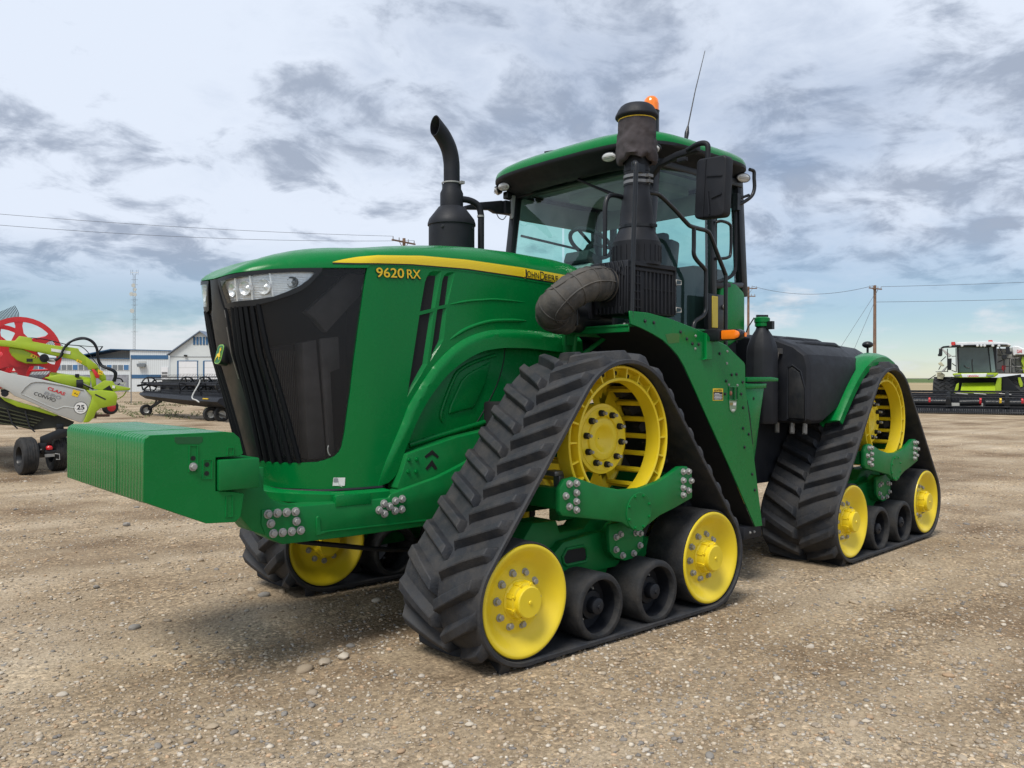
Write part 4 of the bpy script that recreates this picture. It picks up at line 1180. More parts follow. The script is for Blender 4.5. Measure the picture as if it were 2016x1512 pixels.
for q in ([(2.376, 1.325), (2.334, 1.323), (2.334, 1.184), (2.378, 1.188)], [(2.304, 1.247), (2.256, 1.244), (2.258, 1.142), (2.307, 1.146)], [(2.171, 1.302), (2.138, 1.303), (2.140, 1.262), (2.174, 1.262)], [(2.179, 1.041), (2.143, 1.043), (2.143, .929), (2.181, .929)]):
    c = (sum(p[0] for p in q) / 4, sum(p[1] for p in q) / 4)
    MB().tube([(p[0], F_ + .001, p[1]) for p in q], .005, 5, closed=True).obj('cast_rim', GREEN, W0, smooth=0)
for x, z in ((2.357, 1.258), (2.284, 1.22), (2.285, 1.173)):
    MB().lathe([(.013, F_ + .0015), (.001, F_ + .0018)], o=(x, 0, z), n=14).obj('bolt_hole', DARK, W0, smooth=0)
inst('bolt', BOLT, W0, M.Translation((2.358, F_, 1.213)))
# tow cable under the nose
MB().tube(spline([(1.62, .2, .70), (1.574, .2, .674), (1.326, .2, .620), (1.023, .2, .556), (.76, .2, .52), (.2, .2, .50)], 6), .016, 8).obj('tow_cable', BLKM, T, smooth=60)
# chassis masses under the panels
mb = MB()
mb.box((.4, 0, 1.55), (1.6, .72, 1.4)); mb.box((-1.9, 0, 1.0), (3.4, .70, .55)); mb.box((-3.9, 0, 1.1), (2.6, .8, .7))
mb.cyl((0, -1.0, ZD), (0, 1.0, ZD), .17, n=24); mb.box((0, 0, 1.25), (.6, 1.3, .55))
mb.box((-1.96, 0, .75), (.5, .5, .7))
CH = mb.obj('chassis', DARK, T, bevel=.02)
mb = MB().cyl((0, -1.0, 0), (0, 1.0, 0), .17, n=24).box((0, 0, -.05), (.7, 1.2, .6))
inst('axle', mb.mesh('axle', DARK), T, REAR @ M.Translation((0, 0, ZD)))

# ---------------------------------------------------------------- exhaust
EX, EY = -.14, -.5
mb = MB().lathe([(.187, 2.55), (.187, 2.93), (.196, 2.935), (.196, 2.95), (.185, 2.985), (.108, 3.085), (.094, 3.09), (.094, 3.20), (.078, 3.235), (.078, 3.27)], o=(EX, EY, 0), axis='z', n=48)
EXH = mb.obj('exhaust_muffler', BLKM, T, smooth=35)
pth = spline([(EX, EY, 3.24), (EX, EY, 3.36), (EX + .004, EY, 3.46), (EX + .03, EY, 3.56), (EX + .09, EY, 3.65), (EX + .17, EY, 3.72)], 5)
mb = MB(); n = 28; vs = []
for i, p in enumerate(pth):
    d = (pth[min(i + 1, len(pth) - 1)] - pth[max(i - 1, 0)]).normalized(); y = V((0, 1, 0)); x = y.cross(d).normalized()
    for k in range(n):
        a = 2 * pi * k / n; r = .066
        q = p + x * r * cos(a) + y * r * sin(a)
        if i >= len(pth) - 3:                       # mouth cut nearly upright
            f_ = (i - (len(pth) - 4)) / 3; q += d * (-(cos(a)) * .05 * f_)
        vs.append(q)
m_ = len(pth)
fs = [(i * n + k, i * n + (k + 1) % n, (i + 1) * n + (k + 1) % n, (i + 1) * n + k) for i in range(m_ - 1) for k in range(n)]
mb.add(vs, fs)
ins = [pth[max(0, i // n)] + (v - pth[i // n]) * .9 for i, v in enumerate(vs)]
o_ = len(mb.v); mb.add(ins, [f[::-1] for f in fs])
mb.f += [((m_ - 1) * n + k, (m_ - 1) * n + (k + 1) % n, o_ + (m_ - 1) * n + (k + 1) % n, o_ + (m_ - 1) * n + k) for k in range(n)]; mb.mi += [0] * n
mb.obj('exhaust_pipe', BLKM, EXH, smooth=50)
MB().lathe([(.080, 3.275), (.083, 3.277), (.083, 3.286), (.080, 3.288)], o=(EX, EY, 0), axis='z', n=36).box((EX - .04, EY + .085, 3.281), (.035, .03, .022)).obj('pipe_clamp', STEEL, EXH, weld=False)
MB().tube(spline([(EX, EY + .02, 3.15), (EX - .12, EY + .06, 3.155), (EX - .20, EY + .09, 3.12), (EX - .225, EY + .10, 3.05), (EX - .228, EY + .10, 2.95), (EX - .228, EY + .10, 2.5)], 6), .027, 12).obj('side_pipe', BLKM, EXH, smooth=60)
MB().lathe([(.030, 0), (.030, .016)], o=(EX - .225, EY + .10, 3.02), axis='z', n=16).obj('pipe_clamp', STEEL, EXH)
for k in range(5): inst('bolt', BOLTK, EXH, M.Translation((EX + .187 * cos(R(30 + 42 * k)), EY + .187 * sin(R(30 + 42 * k)), 2.90 - .3 * (k % 2))) @ M.Rotation(R(30 + 42 * k - 90), 4, 'Z') @ M.Scale(1.3, 4))

# ---------------------------------------------------------------- air intake
SX, SY = -.615, 1.05
mb = MB()
mb.box((-.633, 1.0, 2.32), (.525, .36, .37))
AB = mb.obj('air_filter_box', BLKM, T, bevel=.015)
mb = MB()
for k in range(8): mb.box((-.555 - .043 * k, 1.182, 2.30), (.013, .016, .30))
for k in range(4): mb.box((-.39 - .035 * k, 1.182, 2.31), (.007, .014, .32))
for k in range(6): mb.box((-.44, 1.182, 2.18 + .055 * k), (.12, .012, .008))
for z in (2.315,): mb.box((-.71, 1.182, z), (.35, .010, .006))
mb.bar((-.40, 1.185, 2.482), (-.88, 1.185, 2.482), .03, .03); mb.bar((-.40, 1.185, 2.445), (-.86, 1.185, 2.445), .012, .02)
mb.bar((-.885, 1.178, 2.15), (-.885, 1.178, 2.49), .025, .02)
mb.obj('box_ribs', BLKM, AB, bevel=.002, seg=1, weld=False)
mb = MB()
for k in range(6): mb.box((-.366, .93 + .042 * k, 2.475 - .006 * k), (.02, .016, .05 + .012 * k), M.Rotation(R(18), 3, 'X'))
for k in range(4): mb.box((-.366, 1.085 + .026 * k, 2.30), (.02, .009, .34 - .02 * abs(k - 2)))
for k in range(7): mb.box((-.366, .90 + .036 * k, 2.16), (.02, .012, .05))
mb.box((-.40, .79, 2.20), (.10, .14, .18)); mb.box((-.40, .80, 2.44), (.12, .12, .09))
mb.obj('front_ribs', BLKM, AB, bevel=.002, seg=1, weld=False)
for z in (2.185, 2.385):
    MB().tube([(-.885, 1.195, z - .018), (-.93, 1.205, z - .014), (-.93, 1.205, z + .014), (-.885, 1.195, z + .018)], .004, 6, closed=True).obj('latch_clip', STEEL, AB, smooth=60)
mb = MB().lathe([(.172, 2.49), (.172, 2.655), (.165, 2.665), (.13, 2.745), (.126, 2.752), (.126, 2.782), (.122, 2.79), (.118, 2.86), (.104, 2.96), (.094, 3.02), (.091, 3.03), (.091, 3.06), (.094, 3.062), (.094, 3.075), (.090, 3.078), (.090, 3.16), (.093, 3.163), (.093, 3.185), (.090, 3.188), (.090, 3.30)], o=(SX, SY, 0), axis='z', n=48)
STK = mb.obj('air_intake_stack', BLKM, T, smooth=32)
mb = MB()
for k in range(24):
    a = 2 * pi * k / 24; mb.box((SX + .172 * cos(a), SY + .172 * sin(a), 2.57), (.012, .008, .11), M.Rotation(a, 3, 'Z'))
mb.obj('cone_ribs', BLKM, STK, weld=False)
for z in (2.767, 3.085, 3.125):
    r = .128 if z < 3 else .0925
    MB().lathe([(r, -.012), (r + .003, -.010), (r + .003, .010), (r, .012)], o=(SX, SY, z), axis='z', n=36).box((SX - .02, SY + r + .012, z), (.05, .02, .02)).obj('hose_clamp', GREYM if z > 3 else BLKP, STK, weld=False)
# pre-cleaner wrapped in grey mesh
mb = MB(); n = 56; rows = [(.104, 3.235), (.128, 3.232), (.139, 3.25)] + [(.143 - .012 * i / 15, 3.27 + .25 * i / 15) for i in range(16)] + [(.128, 3.54)]
vs = []
for j, (r, z) in enumerate(rows):
    for k in range(n):
        a = 2 * pi * k / n
        w = noise.noise((2.6 * cos(a), 2.6 * sin(a), z * 11)) * .014 - abs(noise.noise((3.4 * cos(a), 3.4 * sin(a), z * 16 + a))) * .022 + .006
        if j > 15: w *= .3
        zz_ = z + (noise.noise((2 * cos(a), 2 * sin(a), 3)) * .035 + .02 * sin(a * 2) if j < 3 else 0)
        vs.append((SX + (r + w) * cos(a), SY + (r + w) * sin(a), zz_))
mb.add(vs, [(j * n + k, j * n + (k + 1) % n, (j + 1) * n + (k + 1) % n, (j + 1) * n + k) for j in range(len(rows) - 1) for k in range(n)])
mb.obj('mesh_cover', FABRIC, STK, smooth=70)
MB().tube([(SX + .131 * cos(2 * pi * k / 40), SY + .131 * sin(2 * pi * k / 40), 3.531) for k in range(40)], .0035, 6, closed=True).obj('cover_drawcord', YELP, STK, smooth=60)
MB().lathe([(.12, 3.53), (.150, 3.545), (.155, 3.553), (.154, 3.563), (.135, 3.60), (.118, 3.625), (.100, 3.638), (.05, 3.645), (.001, 3.646)], o=(SX, SY, 0), axis='z', n=48).obj('rain_cap', BLKM, STK, smooth=40)
MB().tube(spline([(-.369, 1.21, 2.10), (-.39, 1.21, 2.60), (-.414, 1.21, 3.10), (-.425, 1.20, 3.165), (-.47, 1.15, 3.185), (-.53, 1.12, 3.185)], 5), .0165, 10).box((-.53, 1.135, 3.165), (.13, .02, .06)).obj('stack_brace', BLKP, STK, smooth=50, weld=False)
# bent rubber hose to the engine
hp = spline([(-.36, .985, 2.345), (-.27, .985, 2.345), (-.16, .98, 2.328), (-.06, .95, 2.28), (.0, .90, 2.215), (.005, .83, 2.160), (-.06, .77, 2.130), (-.14, .74, 2.12), (-.22, .73, 2.12)], 8)
hr = []
for i in range(len(hp)): hr.append(.118 + (.004 if i % 8 in (0, 1) else 0))
mb = MB().tube(hp, hr, 28)
HOS = mb.obj('intake_hose', HOSE, T, smooth=60)
mb = MB()
def ring_on(path, i, r, n=28):
    d = (path[min(i + 1, len(path) - 1)] - path[max(i - 1, 0)]).normalized(); x, y, z = frame_z(d)
    return [path[i] + x * r * cos(2 * pi * k / n) + y * r * sin(2 * pi * k / n) for k in range(n)]
for i in range(6, 50, 8): mb.tube(ring_on(hp, i, .119), .006, 6, closed=True)
dirs = []
for off in (V((.0, .55, .84)), V((0.3, .95, .05)), V((.1, .2, 1))):
    L = []
    for i in range(2, 50):
        d = (hp[i + 1] - hp[i - 1]).normalized(); q = (off - d * off.dot(d))
        if q.length > .2: L.append(hp[i] + q.normalized() * .119)
    if off.z > .1 and off.y > .4 or off.y > .9: mb.tube(L, .006, 6)
mb.obj('hose_ribs', HOSE, HOS, smooth=60, weld=False)
MB().tube(ring_on(hp, 3, .121), .007, 6, closed=True).obj('hose_clamp', BLKP, HOS, smooth=60)
MB().tube([(-.18, .73, 2.12), (-.60, .73, 2.12)], .105, 24).tube([(-.22, .84, 2.06), (-.22, .84, 2.22)], .012, 8).obj('intake_duct', BLKP, T, smooth=50, weld=False)

# ---------------------------------------------------------------- platform, fender with its plate, steps
mb = MB().box((-.80, .875, 2.050), (.92, .66, .016)).box((-.352, .875, 2.03), (.012, .66, .05))
PL = mb.obj('platform', GREEN2, T, bevel=.003, seg=1)
mb = MB().box((-.36, .62, 1.98), (.02, .12, .10)).bar((-.36, .60, 1.80), (-.36, .60, 2.03), .025, .05).bar((-.42, .70, 1.86), (-.75, .70, 2.04), .02, .03).box((-.6, .70, 2.02), (.5, .015, .05)).bar((-.36, .66, 1.80), (-.36, .70, 2.03), .015, .03)
mb.obj('platform_bracket', GREEN2, PL, bevel=.003, weld=False)
for x, y in ((-.40, .80), (-.46, 1.0), (-.38, 1.14), (-.55, 1.08)): inst('bolt', BOLTS, PL, M.Translation((x, y, 2.06)) @ M.Rotation(R(90), 4, 'X'))
FE = [(-.331, 2.145), (-.531, 2.143), (-.786, 2.113), (-1.057, 2.062), (-1.215, 2.025), (-1.30, 1.99), (-1.48, 1.946), (-1.548, 1.908), (-1.715, 1.82), (-1.731, 1.80), (-1.735, 1.64), (-1.761, 1.512), (-1.986, .50), (-1.881, .504), (-1.72, .73), (-1.552, .963), (-1.36, 1.22), (-1.218, 1.405), (-1.06, 1.62), (-.936, 1.782), (-.87, 1.85), (-.787, 1.907), (-.69, 1.96), (-.575, 2.0), (-.45, 2.035), (-.342, 2.056)]
FEN = MB().prism(FE, 'y', 1.214, 1.226).obj('fender', GREEN, T, bevel=.003, seg=1)
edge = FE[13:]
mb = MB()
L = [(x, 1.214, z) for x, z in edge] + [(x - .02, .56, z + .01) for x, z in edge]
n = len(edge)
mb.add(L, [(i, i + 1, n + i + 1, n + i) for i in range(n - 1)])
mb.obj('wheel_arch', DARK, T, smooth=60)
for x, z in [(-.493, 2.084), (-.589, 2.078), (-.894, 2.025), (-.969, 1.978), (-1.035, 1.945), (-1.112, 1.942), (-1.379, 1.88), (-1.467, 1.671), (-1.691, 1.664), (-1.452, 1.572), (-1.672, 1.57), (-1.701, 1.462), (-1.70, 1.30), (-1.78, 1.25), (-1.72, 1.15), (-1.83, .93), (-1.606, 1.724), (-1.54, 1.72), (-1.87, .80)]:
    inst('bolt', BOLTK, FEN, M.Translation((x, 1.226, z)) @ M.Scale(1.25, 4))
for x, z in [(-1.075, 2.003), (-1.071, 1.909), (-1.482, 1.9), (-1.476, 1.807), (-1.502, 1.643), (-1.62, 1.639)]:
    inst('bolt', BOLTS, FEN, M.Translation((x, 1.226, z)) @ M.Scale(.9, 4))
y = 1.2265
CL = MB().prism([(-1.295, 1.523), (-1.427, 1.522), (-1.427, 1.614), (-1.296, 1.616)], 'y', y - .001, y + .0006).obj('caution_label', YELP, FEN, smooth=0)
MB().prism([(-1.301, 1.528), (-1.421, 1.527), (-1.421, 1.588), (-1.301, 1.589)], 'y', y, y + .0012).obj('label_text_field', BLKPR, CL, smooth=0)
inst('label_text', text_mesh('label_text', '\u25B2CAUTION', .10, .017, BLKPR, .0004, .01), CL, place((-1.310, y + .0014, 1.593), (-1, 0, 0), (0, 0, 1)))
mb = MB()
for k in range(5): mb.box((-1.361 + (.014 if k == 0 else .0), y + .0014, 1.577 - .0105 * k), (.060 if k == 0 else (.104 if k % 2 else .092), .0006, .0042))
mb.obj('label_text', WHTP, CL, smooth=0, weld=False)
MB().prism([(-1.502, 1.626), (-1.622, 1.625), (-1.623, 1.526), (-1.503, 1.528)], 'y', 1.22, 1.2275).obj('latch_recess', mat('shaded_latch_green', (.006, .085, .023), rough=.6), FEN, smooth=0)  # shade of the recess put into a darker green on a flat plate
mb = MB().box((-1.572, 1.232, 1.576), (.012, .012, .10)).tube([(-1.503, 1.228, 1.528), (-1.503, 1.228, 1.626), (-1.622, 1.228, 1.625), (-1.622, 1.228, 1.527)], .006, 6, closed=True)
mb.obj('latch_frame', GREEN, FEN, smooth=40, weld=False)
MB().sphere((-1.522, 1.232, 1.578), .018, (.7, .6, 1)).obj('latch_knob', mat('copper_knob', (.35, .13, .08), rough=.5), FEN)
TG = MB().prism([(-1.505, 1.521), (-1.603, 1.519), (-1.599, 1.45), (-1.575, 1.432), (-1.556, 1.427), (-1.535, 1.434), (-1.514, 1.451)], 'y', 1.227, 1.232).obj('tag_plate', mat('clear_tag', (.20, .30, .20), rough=.25, coat=.5), FEN, bevel=.001, seg=1)
MB().prism([(-1.555, 1.505), (-1.597, 1.504), (-1.595, 1.482), (-1.555, 1.483)], 'y', 1.232, 1.2328).prism([(-1.535, 1.443), (-1.58, 1.443), (-1.575, 1.452), (-1.54, 1.453)], 'y', 1.232, 1.2328).obj('tag_print', WHTP, TG, smooth=0)
MB().prism([(-1.51, 1.505), (-1.552, 1.505), (-1.552, 1.483), (-1.513, 1.484)], 'y', 1.232, 1.2328).obj('tag_print', mat('olive_print', (.25, .20, .06)), TG, smooth=0)
MB().prism([(-.72, 2.001), (-.80, 2.013), (-.883, 2.013), (-.878, 1.950), (-.80, 1.940), (-.752, 1.937)], 'y', 1.2262, 1.2270).obj('faded_label', mat('faded_label_green', (.035, .15, .022), rough=.4), FEN, smooth=0)
MB().prism([(-1.18, 2.03), (-1.254, 1.975), (-1.252, 1.831), (-1.145, 1.829), (-1.184, 1.842)], 'y', 1.226, 1.25).obj('hand_grip_bracket', GREEN, FEN, bevel=.003, seg=1)
mb = MB().prism([(-1.849, 1.704), (-2.213, 1.706), (-2.316, 1.697), (-2.316, 1.671), (-2.213, 1.669), (-1.849, 1.666)], 'y', .80, 1.17)
ST = mb.obj('step_box', GREEN, T, bevel=.004)
MB().prism([(-1.83, 1.655), (-2.123, 1.649), (-2.05, 1.36), (-1.99, 1.10), (-1.95, .95), (-1.86, .95), (-1.80, 1.3)], 'y', .82, 1.16).obj('step_panel', GREEN, ST, bevel=.006)
MB().prism([(-1.83, 1.645), (-2.133, 1.652), (-2.126, 1.615), (-1.83, 1.61)], 'y', .81, 1.172).obj('step_panel_rim', GREEN, ST, bevel=.004)
MB().prism([(-1.862, 1.52), (-1.90, 1.40), (-1.945, 1.16), (-1.925, 1.16), (-1.88, 1.30)], 'y', 1.158, 1.163).obj('slot', DARK, ST, smooth=0)
MB().lathe([(.014, 1.161), (.001, 1.162)], o=(-1.955, 0, 1.53), n=12).obj('bolt_hole', DARK, ST, smooth=0)
mb = MB().box((-1.90, 1.0, .455), (.26, .38, .10)).box((-2.04, 1.19, .52), (.05, .03, .07))
lp = mb.obj('step_skirt', BLKM, T, bevel=.005)
for x in (-1.86, -1.92): inst('bolt', BOLTS, lp, M.Translation((x, 1.19, .455)))
# side marker lamp on an arm
ML = MB().box((-1.27, 1.255, 2.012), (.10, .16, .088)).obj('marker_lamp', BLKP, T, bevel=.008)
MB().prism([(1.335, 1.972), (1.46, 1.972), (1.495, 1.985), (1.508, 2.012), (1.495, 2.040), (1.46, 2.052), (1.335, 2.052)], 'x', -1.31, -1.245).obj('lamp_body', BLKP, ML, bevel=.010)
MB().prism([(1.342, 1.978), (1.45, 1.978), (1.485, 1.990), (1.496, 2.012), (1.485, 2.034), (1.45, 2.046), (1.342, 2.046)], 'x', -1.25, -1.225).obj('amber_lens', AMBER, ML, bevel=.010)
MB().box((-1.29, 1.512, 2.010), (.02, .006, .03)).obj('side_reflector', AMBER, ML)
# yellow reflector strip on its black post
YB = MB().box((-1.71, .96, 2.22), (.26, .05, .31)).obj('reflector_post', BLKP, T, bevel=.012)
MB().box((-1.665, .987, 2.228), (.082, .006, .255)).obj('yellow_reflector', mat('reflector_yellow', (.62, .46, .01), rough=.35, coat=.3, var=.02), YB, bevel=.003, seg=1)
inst('bolt', BOLT, YB, M.Translation((-1.79, .99, 2.275)))

# ---------------------------------------------------------------- handrails
mb = MB()
def pipe(pts, r=.0165): mb.tube(spline(pts, 5), r, 10)
pipe([(-.60, 1.08, 3.02), (-.704, 1.1, 3.022), (-.78, 1.1, 3.026), (-.844, 1.1, 3.008), (-.99, 1.1, 2.94), (-1.137, 1.1, 2.861), (-1.19, 1.1, 2.842), (-1.30, 1.1, 2.836), (-1.391, 1.1, 2.832), (-1.442, 1.1, 2.80), (-1.54, 1.1, 2.66), (-1.635, 1.1, 2.53), (-1.648, 1.1, 2.49), (-1.648, 1.1, 2.25), (-1.648, 1.1, 1.90)])
RL = mb.obj('handrail', BLKP, T, smooth=60); mb = MB()
pipe([(-1.227, 1.1, 2.838), (-1.227, 1.1, 2.70), (-1.228, 1.1, 2.633), (-1.27, 1.1, 2.59), (-1.36, 1.1, 2.54), (-1.382, 1.1, 2.50), (-1.380, 1.1, 2.30), (-1.379, 1.1, 2.22), (-1.34, 1.1, 2.17), (-1.24, 1.1, 2.12), (-1.21, 1.1, 2.04)])
mb.obj('handrail', BLKP, T, smooth=60); mb = MB()
pipe([(-.55, .98, 2.985), (-.44, .98, 2.985), (-.385, .98, 2.96), (-.36, .98, 2.90), (-.355, .98, 2.80), (-.355, .98, 2.55)])
mb.obj('handrail', BLKP, T, smooth=60)

# ---------------------------------------------------------------- cab
mb = MB()
for s in (1, -1):
    mb.bar((-.96, .82 * s, 2.05), (-1.13, .80 * s, 3.40), .075, .075)
    if s > 0: mb.bar((-1.80, .86 * s, 2.05), (-1.79, .85 * s, 3.40), .075, .065)
    mb.bar((-2.27, .84 * s, 2.40), (-2.22, .82 * s, 3.40), .085, .085)
    mb.bar((-1.0, .82 * s, 3.37), (-2.24, .84 * s, 3.37), .07, .07)
    mb.bar((-1.82, .86 * s, 2.46), (-2.26, .85 * s, 2.50), .06, .05)
    mb.bar((-.96, .82 * s, 2.06), (-1.80, .86 * s, 2.06), .06, .08)
mb.bar((-1.13, -.82, 3.37), (-1.13, .82, 3.37), .08, .06); mb.bar((-2.24, -.83, 3.37), (-2.24, .83, 3.37), .08, .06); mb.bar((-2.26, -.84, 2.42), (-2.26, .84, 2.42), .08, .06)
mb.bar((-.965, -.82, 2.08), (-.965, .82, 2.08), .08, .08)
CAB = mb.obj('cab_frame', BLKP, T, bevel=.012, weld=False)
mb = MB()
mb.box((-1.6, 0, 1.82), (1.28, 1.62, .44))
for s in (1, -1): mb.prism([(-1.83, 2.06), (-2.24, 2.06), (-2.26, 2.44), (-1.83, 2.44)], 'y', .80 * s if s > 0 else -.83, .83 * s if s > 0 else -.80)
mb.prism([(-2.26, 2.0), (-2.26, 2.44), (-2.22, 2.44), (-2.22, 2.0)], 'y', -.82, .82)
mb.obj('cab_base', BLKM, T, bevel=.01, weld=False)
# rounded green rear corner under the side window
MB().prism([(-1.90, 2.47), (-2.04, 2.515), (-2.115, 2.512), (-2.252, 2.438), (-2.262, 2.40), (-2.262, 2.10), (-2.24, 2.06), (-2.04, 1.97), (-1.90, 1.97)], 'y', .76, .885).obj('rear_cab_panel', GREEN, T, bevel=.03, seg=3)
MB().prism([(-1.90, 2.47), (-2.04, 2.515), (-2.252, 2.438), (-2.262, 2.10), (-2.04, 1.97), (-1.90, 1.97)], 'y', -.885, -.55).obj('rear_cab_panel', GREEN, T, bevel=.03, seg=3)
# glass
def pane(name, rows, m=GLASS, parent=None):
    mb = MB(); n = len(rows[0])
    mb.add([p for r in rows for p in r], [(i * n + j, i * n + j + 1, (i + 1) * n + j + 1, (i + 1) * n + j) for i in range(len(rows) - 1) for j in range(n - 1)])
    return mb.obj(name, m, parent or T, smooth=60)
ys = [-.79 + 1.58 * i / 12 for i in range(13)]
pane('windshield', [[(-.95 + .07 * (1 - (y / .8) ** 2), y, 2.08) for y in ys], [(-1.045 + .07 * (1 - (y / .8) ** 2), y, 2.75) for y in ys], [(-1.125 + .06 * (1 - (y / .8) ** 2), y, 3.37) for y in ys]])
for s in (1, -1):
    pane('door_glass', [[(-.985, .825 * s, 2.09), (-1.40, .865 * s, 2.09), (-1.785, .868 * s, 2.09)], [(-1.06, .82 * s, 2.75), (-1.40, .865 * s, 2.75), (-1.785, .868 * s, 2.75)], [(-1.13, .805 * s, 3.36), (-1.45, .855 * s, 3.36), (-1.775, .858 * s, 3.36)]])
    pane('side_window', [[(-1.82, .865 * s, 2.48), (-2.24, .845 * s, 2.50)], [(-1.81, .862 * s, 3.0), (-2.23, .84 * s, 3.0)], [(-1.80, .858 * s, 3.36), (-2.22, .83 * s, 3.36)]])
pane('rear_window', [[(-2.262, -.80, 2.45), (-2.262, .80, 2.45)], [(-2.245, -.80, 3.35), (-2.245, .80, 3.35)]])
MB().bar((-1.82, .874, 2.53), (-1.82, .874, 3.30), .03, .012).tube(spline([(-1.835, .872, 3.30), (-1.835, .872, 2.53), (-1.86, .872, 2.495), (-2.04, .862, 2.545), (-2.13, .855, 2.60), (-2.165, .85, 2.70), (-2.16, .848, 3.28)], 5), .016, 8).obj('window_seal', BLKM, T, weld=False)
MB().tube(spline([(-1.80, .90, 2.98), (-1.84, .93, 2.99), (-1.95, .93, 2.98), (-1.975, .93, 2.93), (-1.97, .93, 2.74), (-1.93, .93, 2.70), (-1.86, .92, 2.685), (-1.80, .90, 2.68)], 4), .013, 8).obj('door_handle', BLKP, T, smooth=60)
# roof
def roof_ring(k, z, n=80, ex=5.0):
    o = []
    for i in range(n):
        a = 2 * pi * i / n
        c, s_ = cos(a), sin(a)
        x = (abs(c) ** (2 / ex)) * (1 if c > 0 else -1); y = (abs(s_) ** (2 / ex)) * (1 if s_ > 0 else -1)
        X = -1.60 + x * .76 * k; Y = y * 1.0 * k
        if x > 0: X += .065 * x * (1 - min(1, (Y / 1.0) ** 2)) * k
        o.append((X, Y, z))
    return o
def loft(rings, cap=True):
    n = len(rings[0]); mb = MB()
    mb.add([p for r in rings for p in r], [(j * n + k, j * n + (k + 1) % n, (j + 1) * n + (k + 1) % n, (j + 1) * n + k) for j in range(len(rings) - 1) for k in range(n)] + ([tuple((len(rings) - 1) * n + k for k in range(n))] if cap else []))
    return mb
RT_ = loft([roof_ring(.70, 3.355), roof_ring(.78, 3.352), roof_ring(.86, 3.385), roof_ring(.965, 3.452), roof_ring(.985, 3.455), roof_ring(1.0, 3.468), roof_ring(1.0, 3.492), roof_ring(.96, 3.50)], False).obj('roof_visor', BLKM, T, smooth=50)
ROOF = loft([roof_ring(.97, 3.488), roof_ring(.998, 3.492), roof_ring(.998, 3.51), roof_ring(.985, 3.540), roof_ring(.95, 3.568), roof_ring(.88, 3.600), roof_ring(.76, 3.640, ex=4), roof_ring(.60, 3.675, ex=3.6), roof_ring(.40, 3.70, ex=3), roof_ring(.2, 3.712, ex=2.4)]).obj('cab_roof', GREEN, T, smooth=50)
MB().box((-1.6, 0, 3.392), (1.1, 1.5, .03)).box((-1.75, .0, 3.34), (.6, .9, .08)).obj('headliner', INT, T, bevel=.02)
def roof_lamp(c, d, w=.064, h=.036, parent=None):
    d = V(d).normalized(); x = d.cross(V((0, 0, 1))).normalized(); y = x.cross(d).normalized() * -1
    c = V(c); mw = M(((x.x, d.x, y.x, c.x), (x.y, d.y, y.y, c.y), (x.z, d.z, y.z, c.z), (0, 0, 0, 1)))
    o = MB().lathe([(1, -.8), (1.12, -.6), (1.12, .10), (1.0, .16)], n=24).obj('roof_lamp', BLKP, RT_, mw @ M.Diagonal((w, .05, h, 1)), smooth=40)
    inst('lamp_lens', LLENS, o); inst('lens_ribs', LRIB, o)
LLENS = MB().lathe([(1.0, .12), (.9, .26), (.5, .40), (.001, .44)], n=24).mesh('lamp_lens', LENSW, smooth=60)
LRIB = MB().box((0, .42, .15), (1.7, .10, .07)).box((0, .42, -.2), (1.6, .10, .07)).mesh('lens_ribs', GREYM)
for (c, d) in (((-.955, -.885, 3.412), (.75, -.55, -.5)), ((-.90, -.72, 3.414), (1, .15, -.5)), ((-.85, .58, 3.410), (1, .15, -.55)), ((-.93, .93, 3.412), (1, .5, -.5)), ((-2.20, .90, 3.41), (.35, 1, -.3))):
    roof_lamp(c, d)
MB().tube([(-1.09, -.02, 3.40), (-1.02, .10, 3.34), (-1.04, .62, 3.10)], .008, 6).tube([(-1.00, .10, 3.345), (-1.02, .62, 3.085)], .010, 6).box((-1.06, -.02, 3.385), (.10, .14, .04)).obj('wiper', BLKM, T, weld=False)
MB().tube([(-1.03, -.33, 3.60), (-1.03, -.33, 3.665), (-1.12, -.18, 3.675), (-1.14, -.15, 3.64), (-1.10, -.12, 3.62)], .010, 6).obj('roof_bracket', BLKP, ROOF)
AN = MB().tube([(-1.728, .65, 3.60), (-1.728, .65, 3.69)], .020, 8).tube([(-1.728, .65, 3.69), (-1.745, .65, 3.76), (-1.760, .65, 3.82)], [.016, .020, .008], 8).tube([(-1.760, .65, 3.82), (-1.86, .65, 4.14), (-1.998, .65, 4.516)], [.006, .0045, .003], 6).obj('antenna', BLKP, ROOF, smooth=60, weld=False)
BE = MB().lathe([(.062, 3.60), (.062, 3.79), (.066, 3.80)], o=(-1.18, .725, 0), axis='z', n=24).obj('beacon', BLKP, ROOF)
MB().lathe([(.060, 3.795), (.060, 3.855), (.054, 3.89), (.035, 3.912), (.001, 3.918)], o=(-1.18, .725, 0), axis='z', n=24).obj('beacon_dome', AMBER, BE, smooth=60)
# mirrors
mb = MB(); mb.prism(rrect(.125, .212, .035), 'x', -.045, .045)
MI = mb.obj('mirror', BLKM, T, M.Translation((-.95, 1.468, 3.03)) @ M.Rotation(R(-3), 4, 'X'), bevel=.014, seg=3)
MB().box((.050, .0, -.11), (.012, .012, .16), M.Rotation(R(8), 3, 'X')).bar((.050, .02, -.075), (.050, .10, -.055), .008, .012).bar((.05, -.03, .08), (.05, .10, .07), .006, .008).bar((.049, -.045, -.20), (.049, -.040, .20), .006, .004).obj('mirror_rib', BLKM, MI, weld=False)
mb = MB(); mb.prism([(.80, 3.20), (.86, 3.235), (.93, 3.30), (1.10, 3.335), (1.28, 3.345), (1.28, 3.385), (1.10, 3.375), (.90, 3.335), (.80, 3.315)], 'x', -1.06, -1.01); mb.bar((-1.0, 1.12, 3.30), (-1.0, 1.20, 3.30), .03, .03)
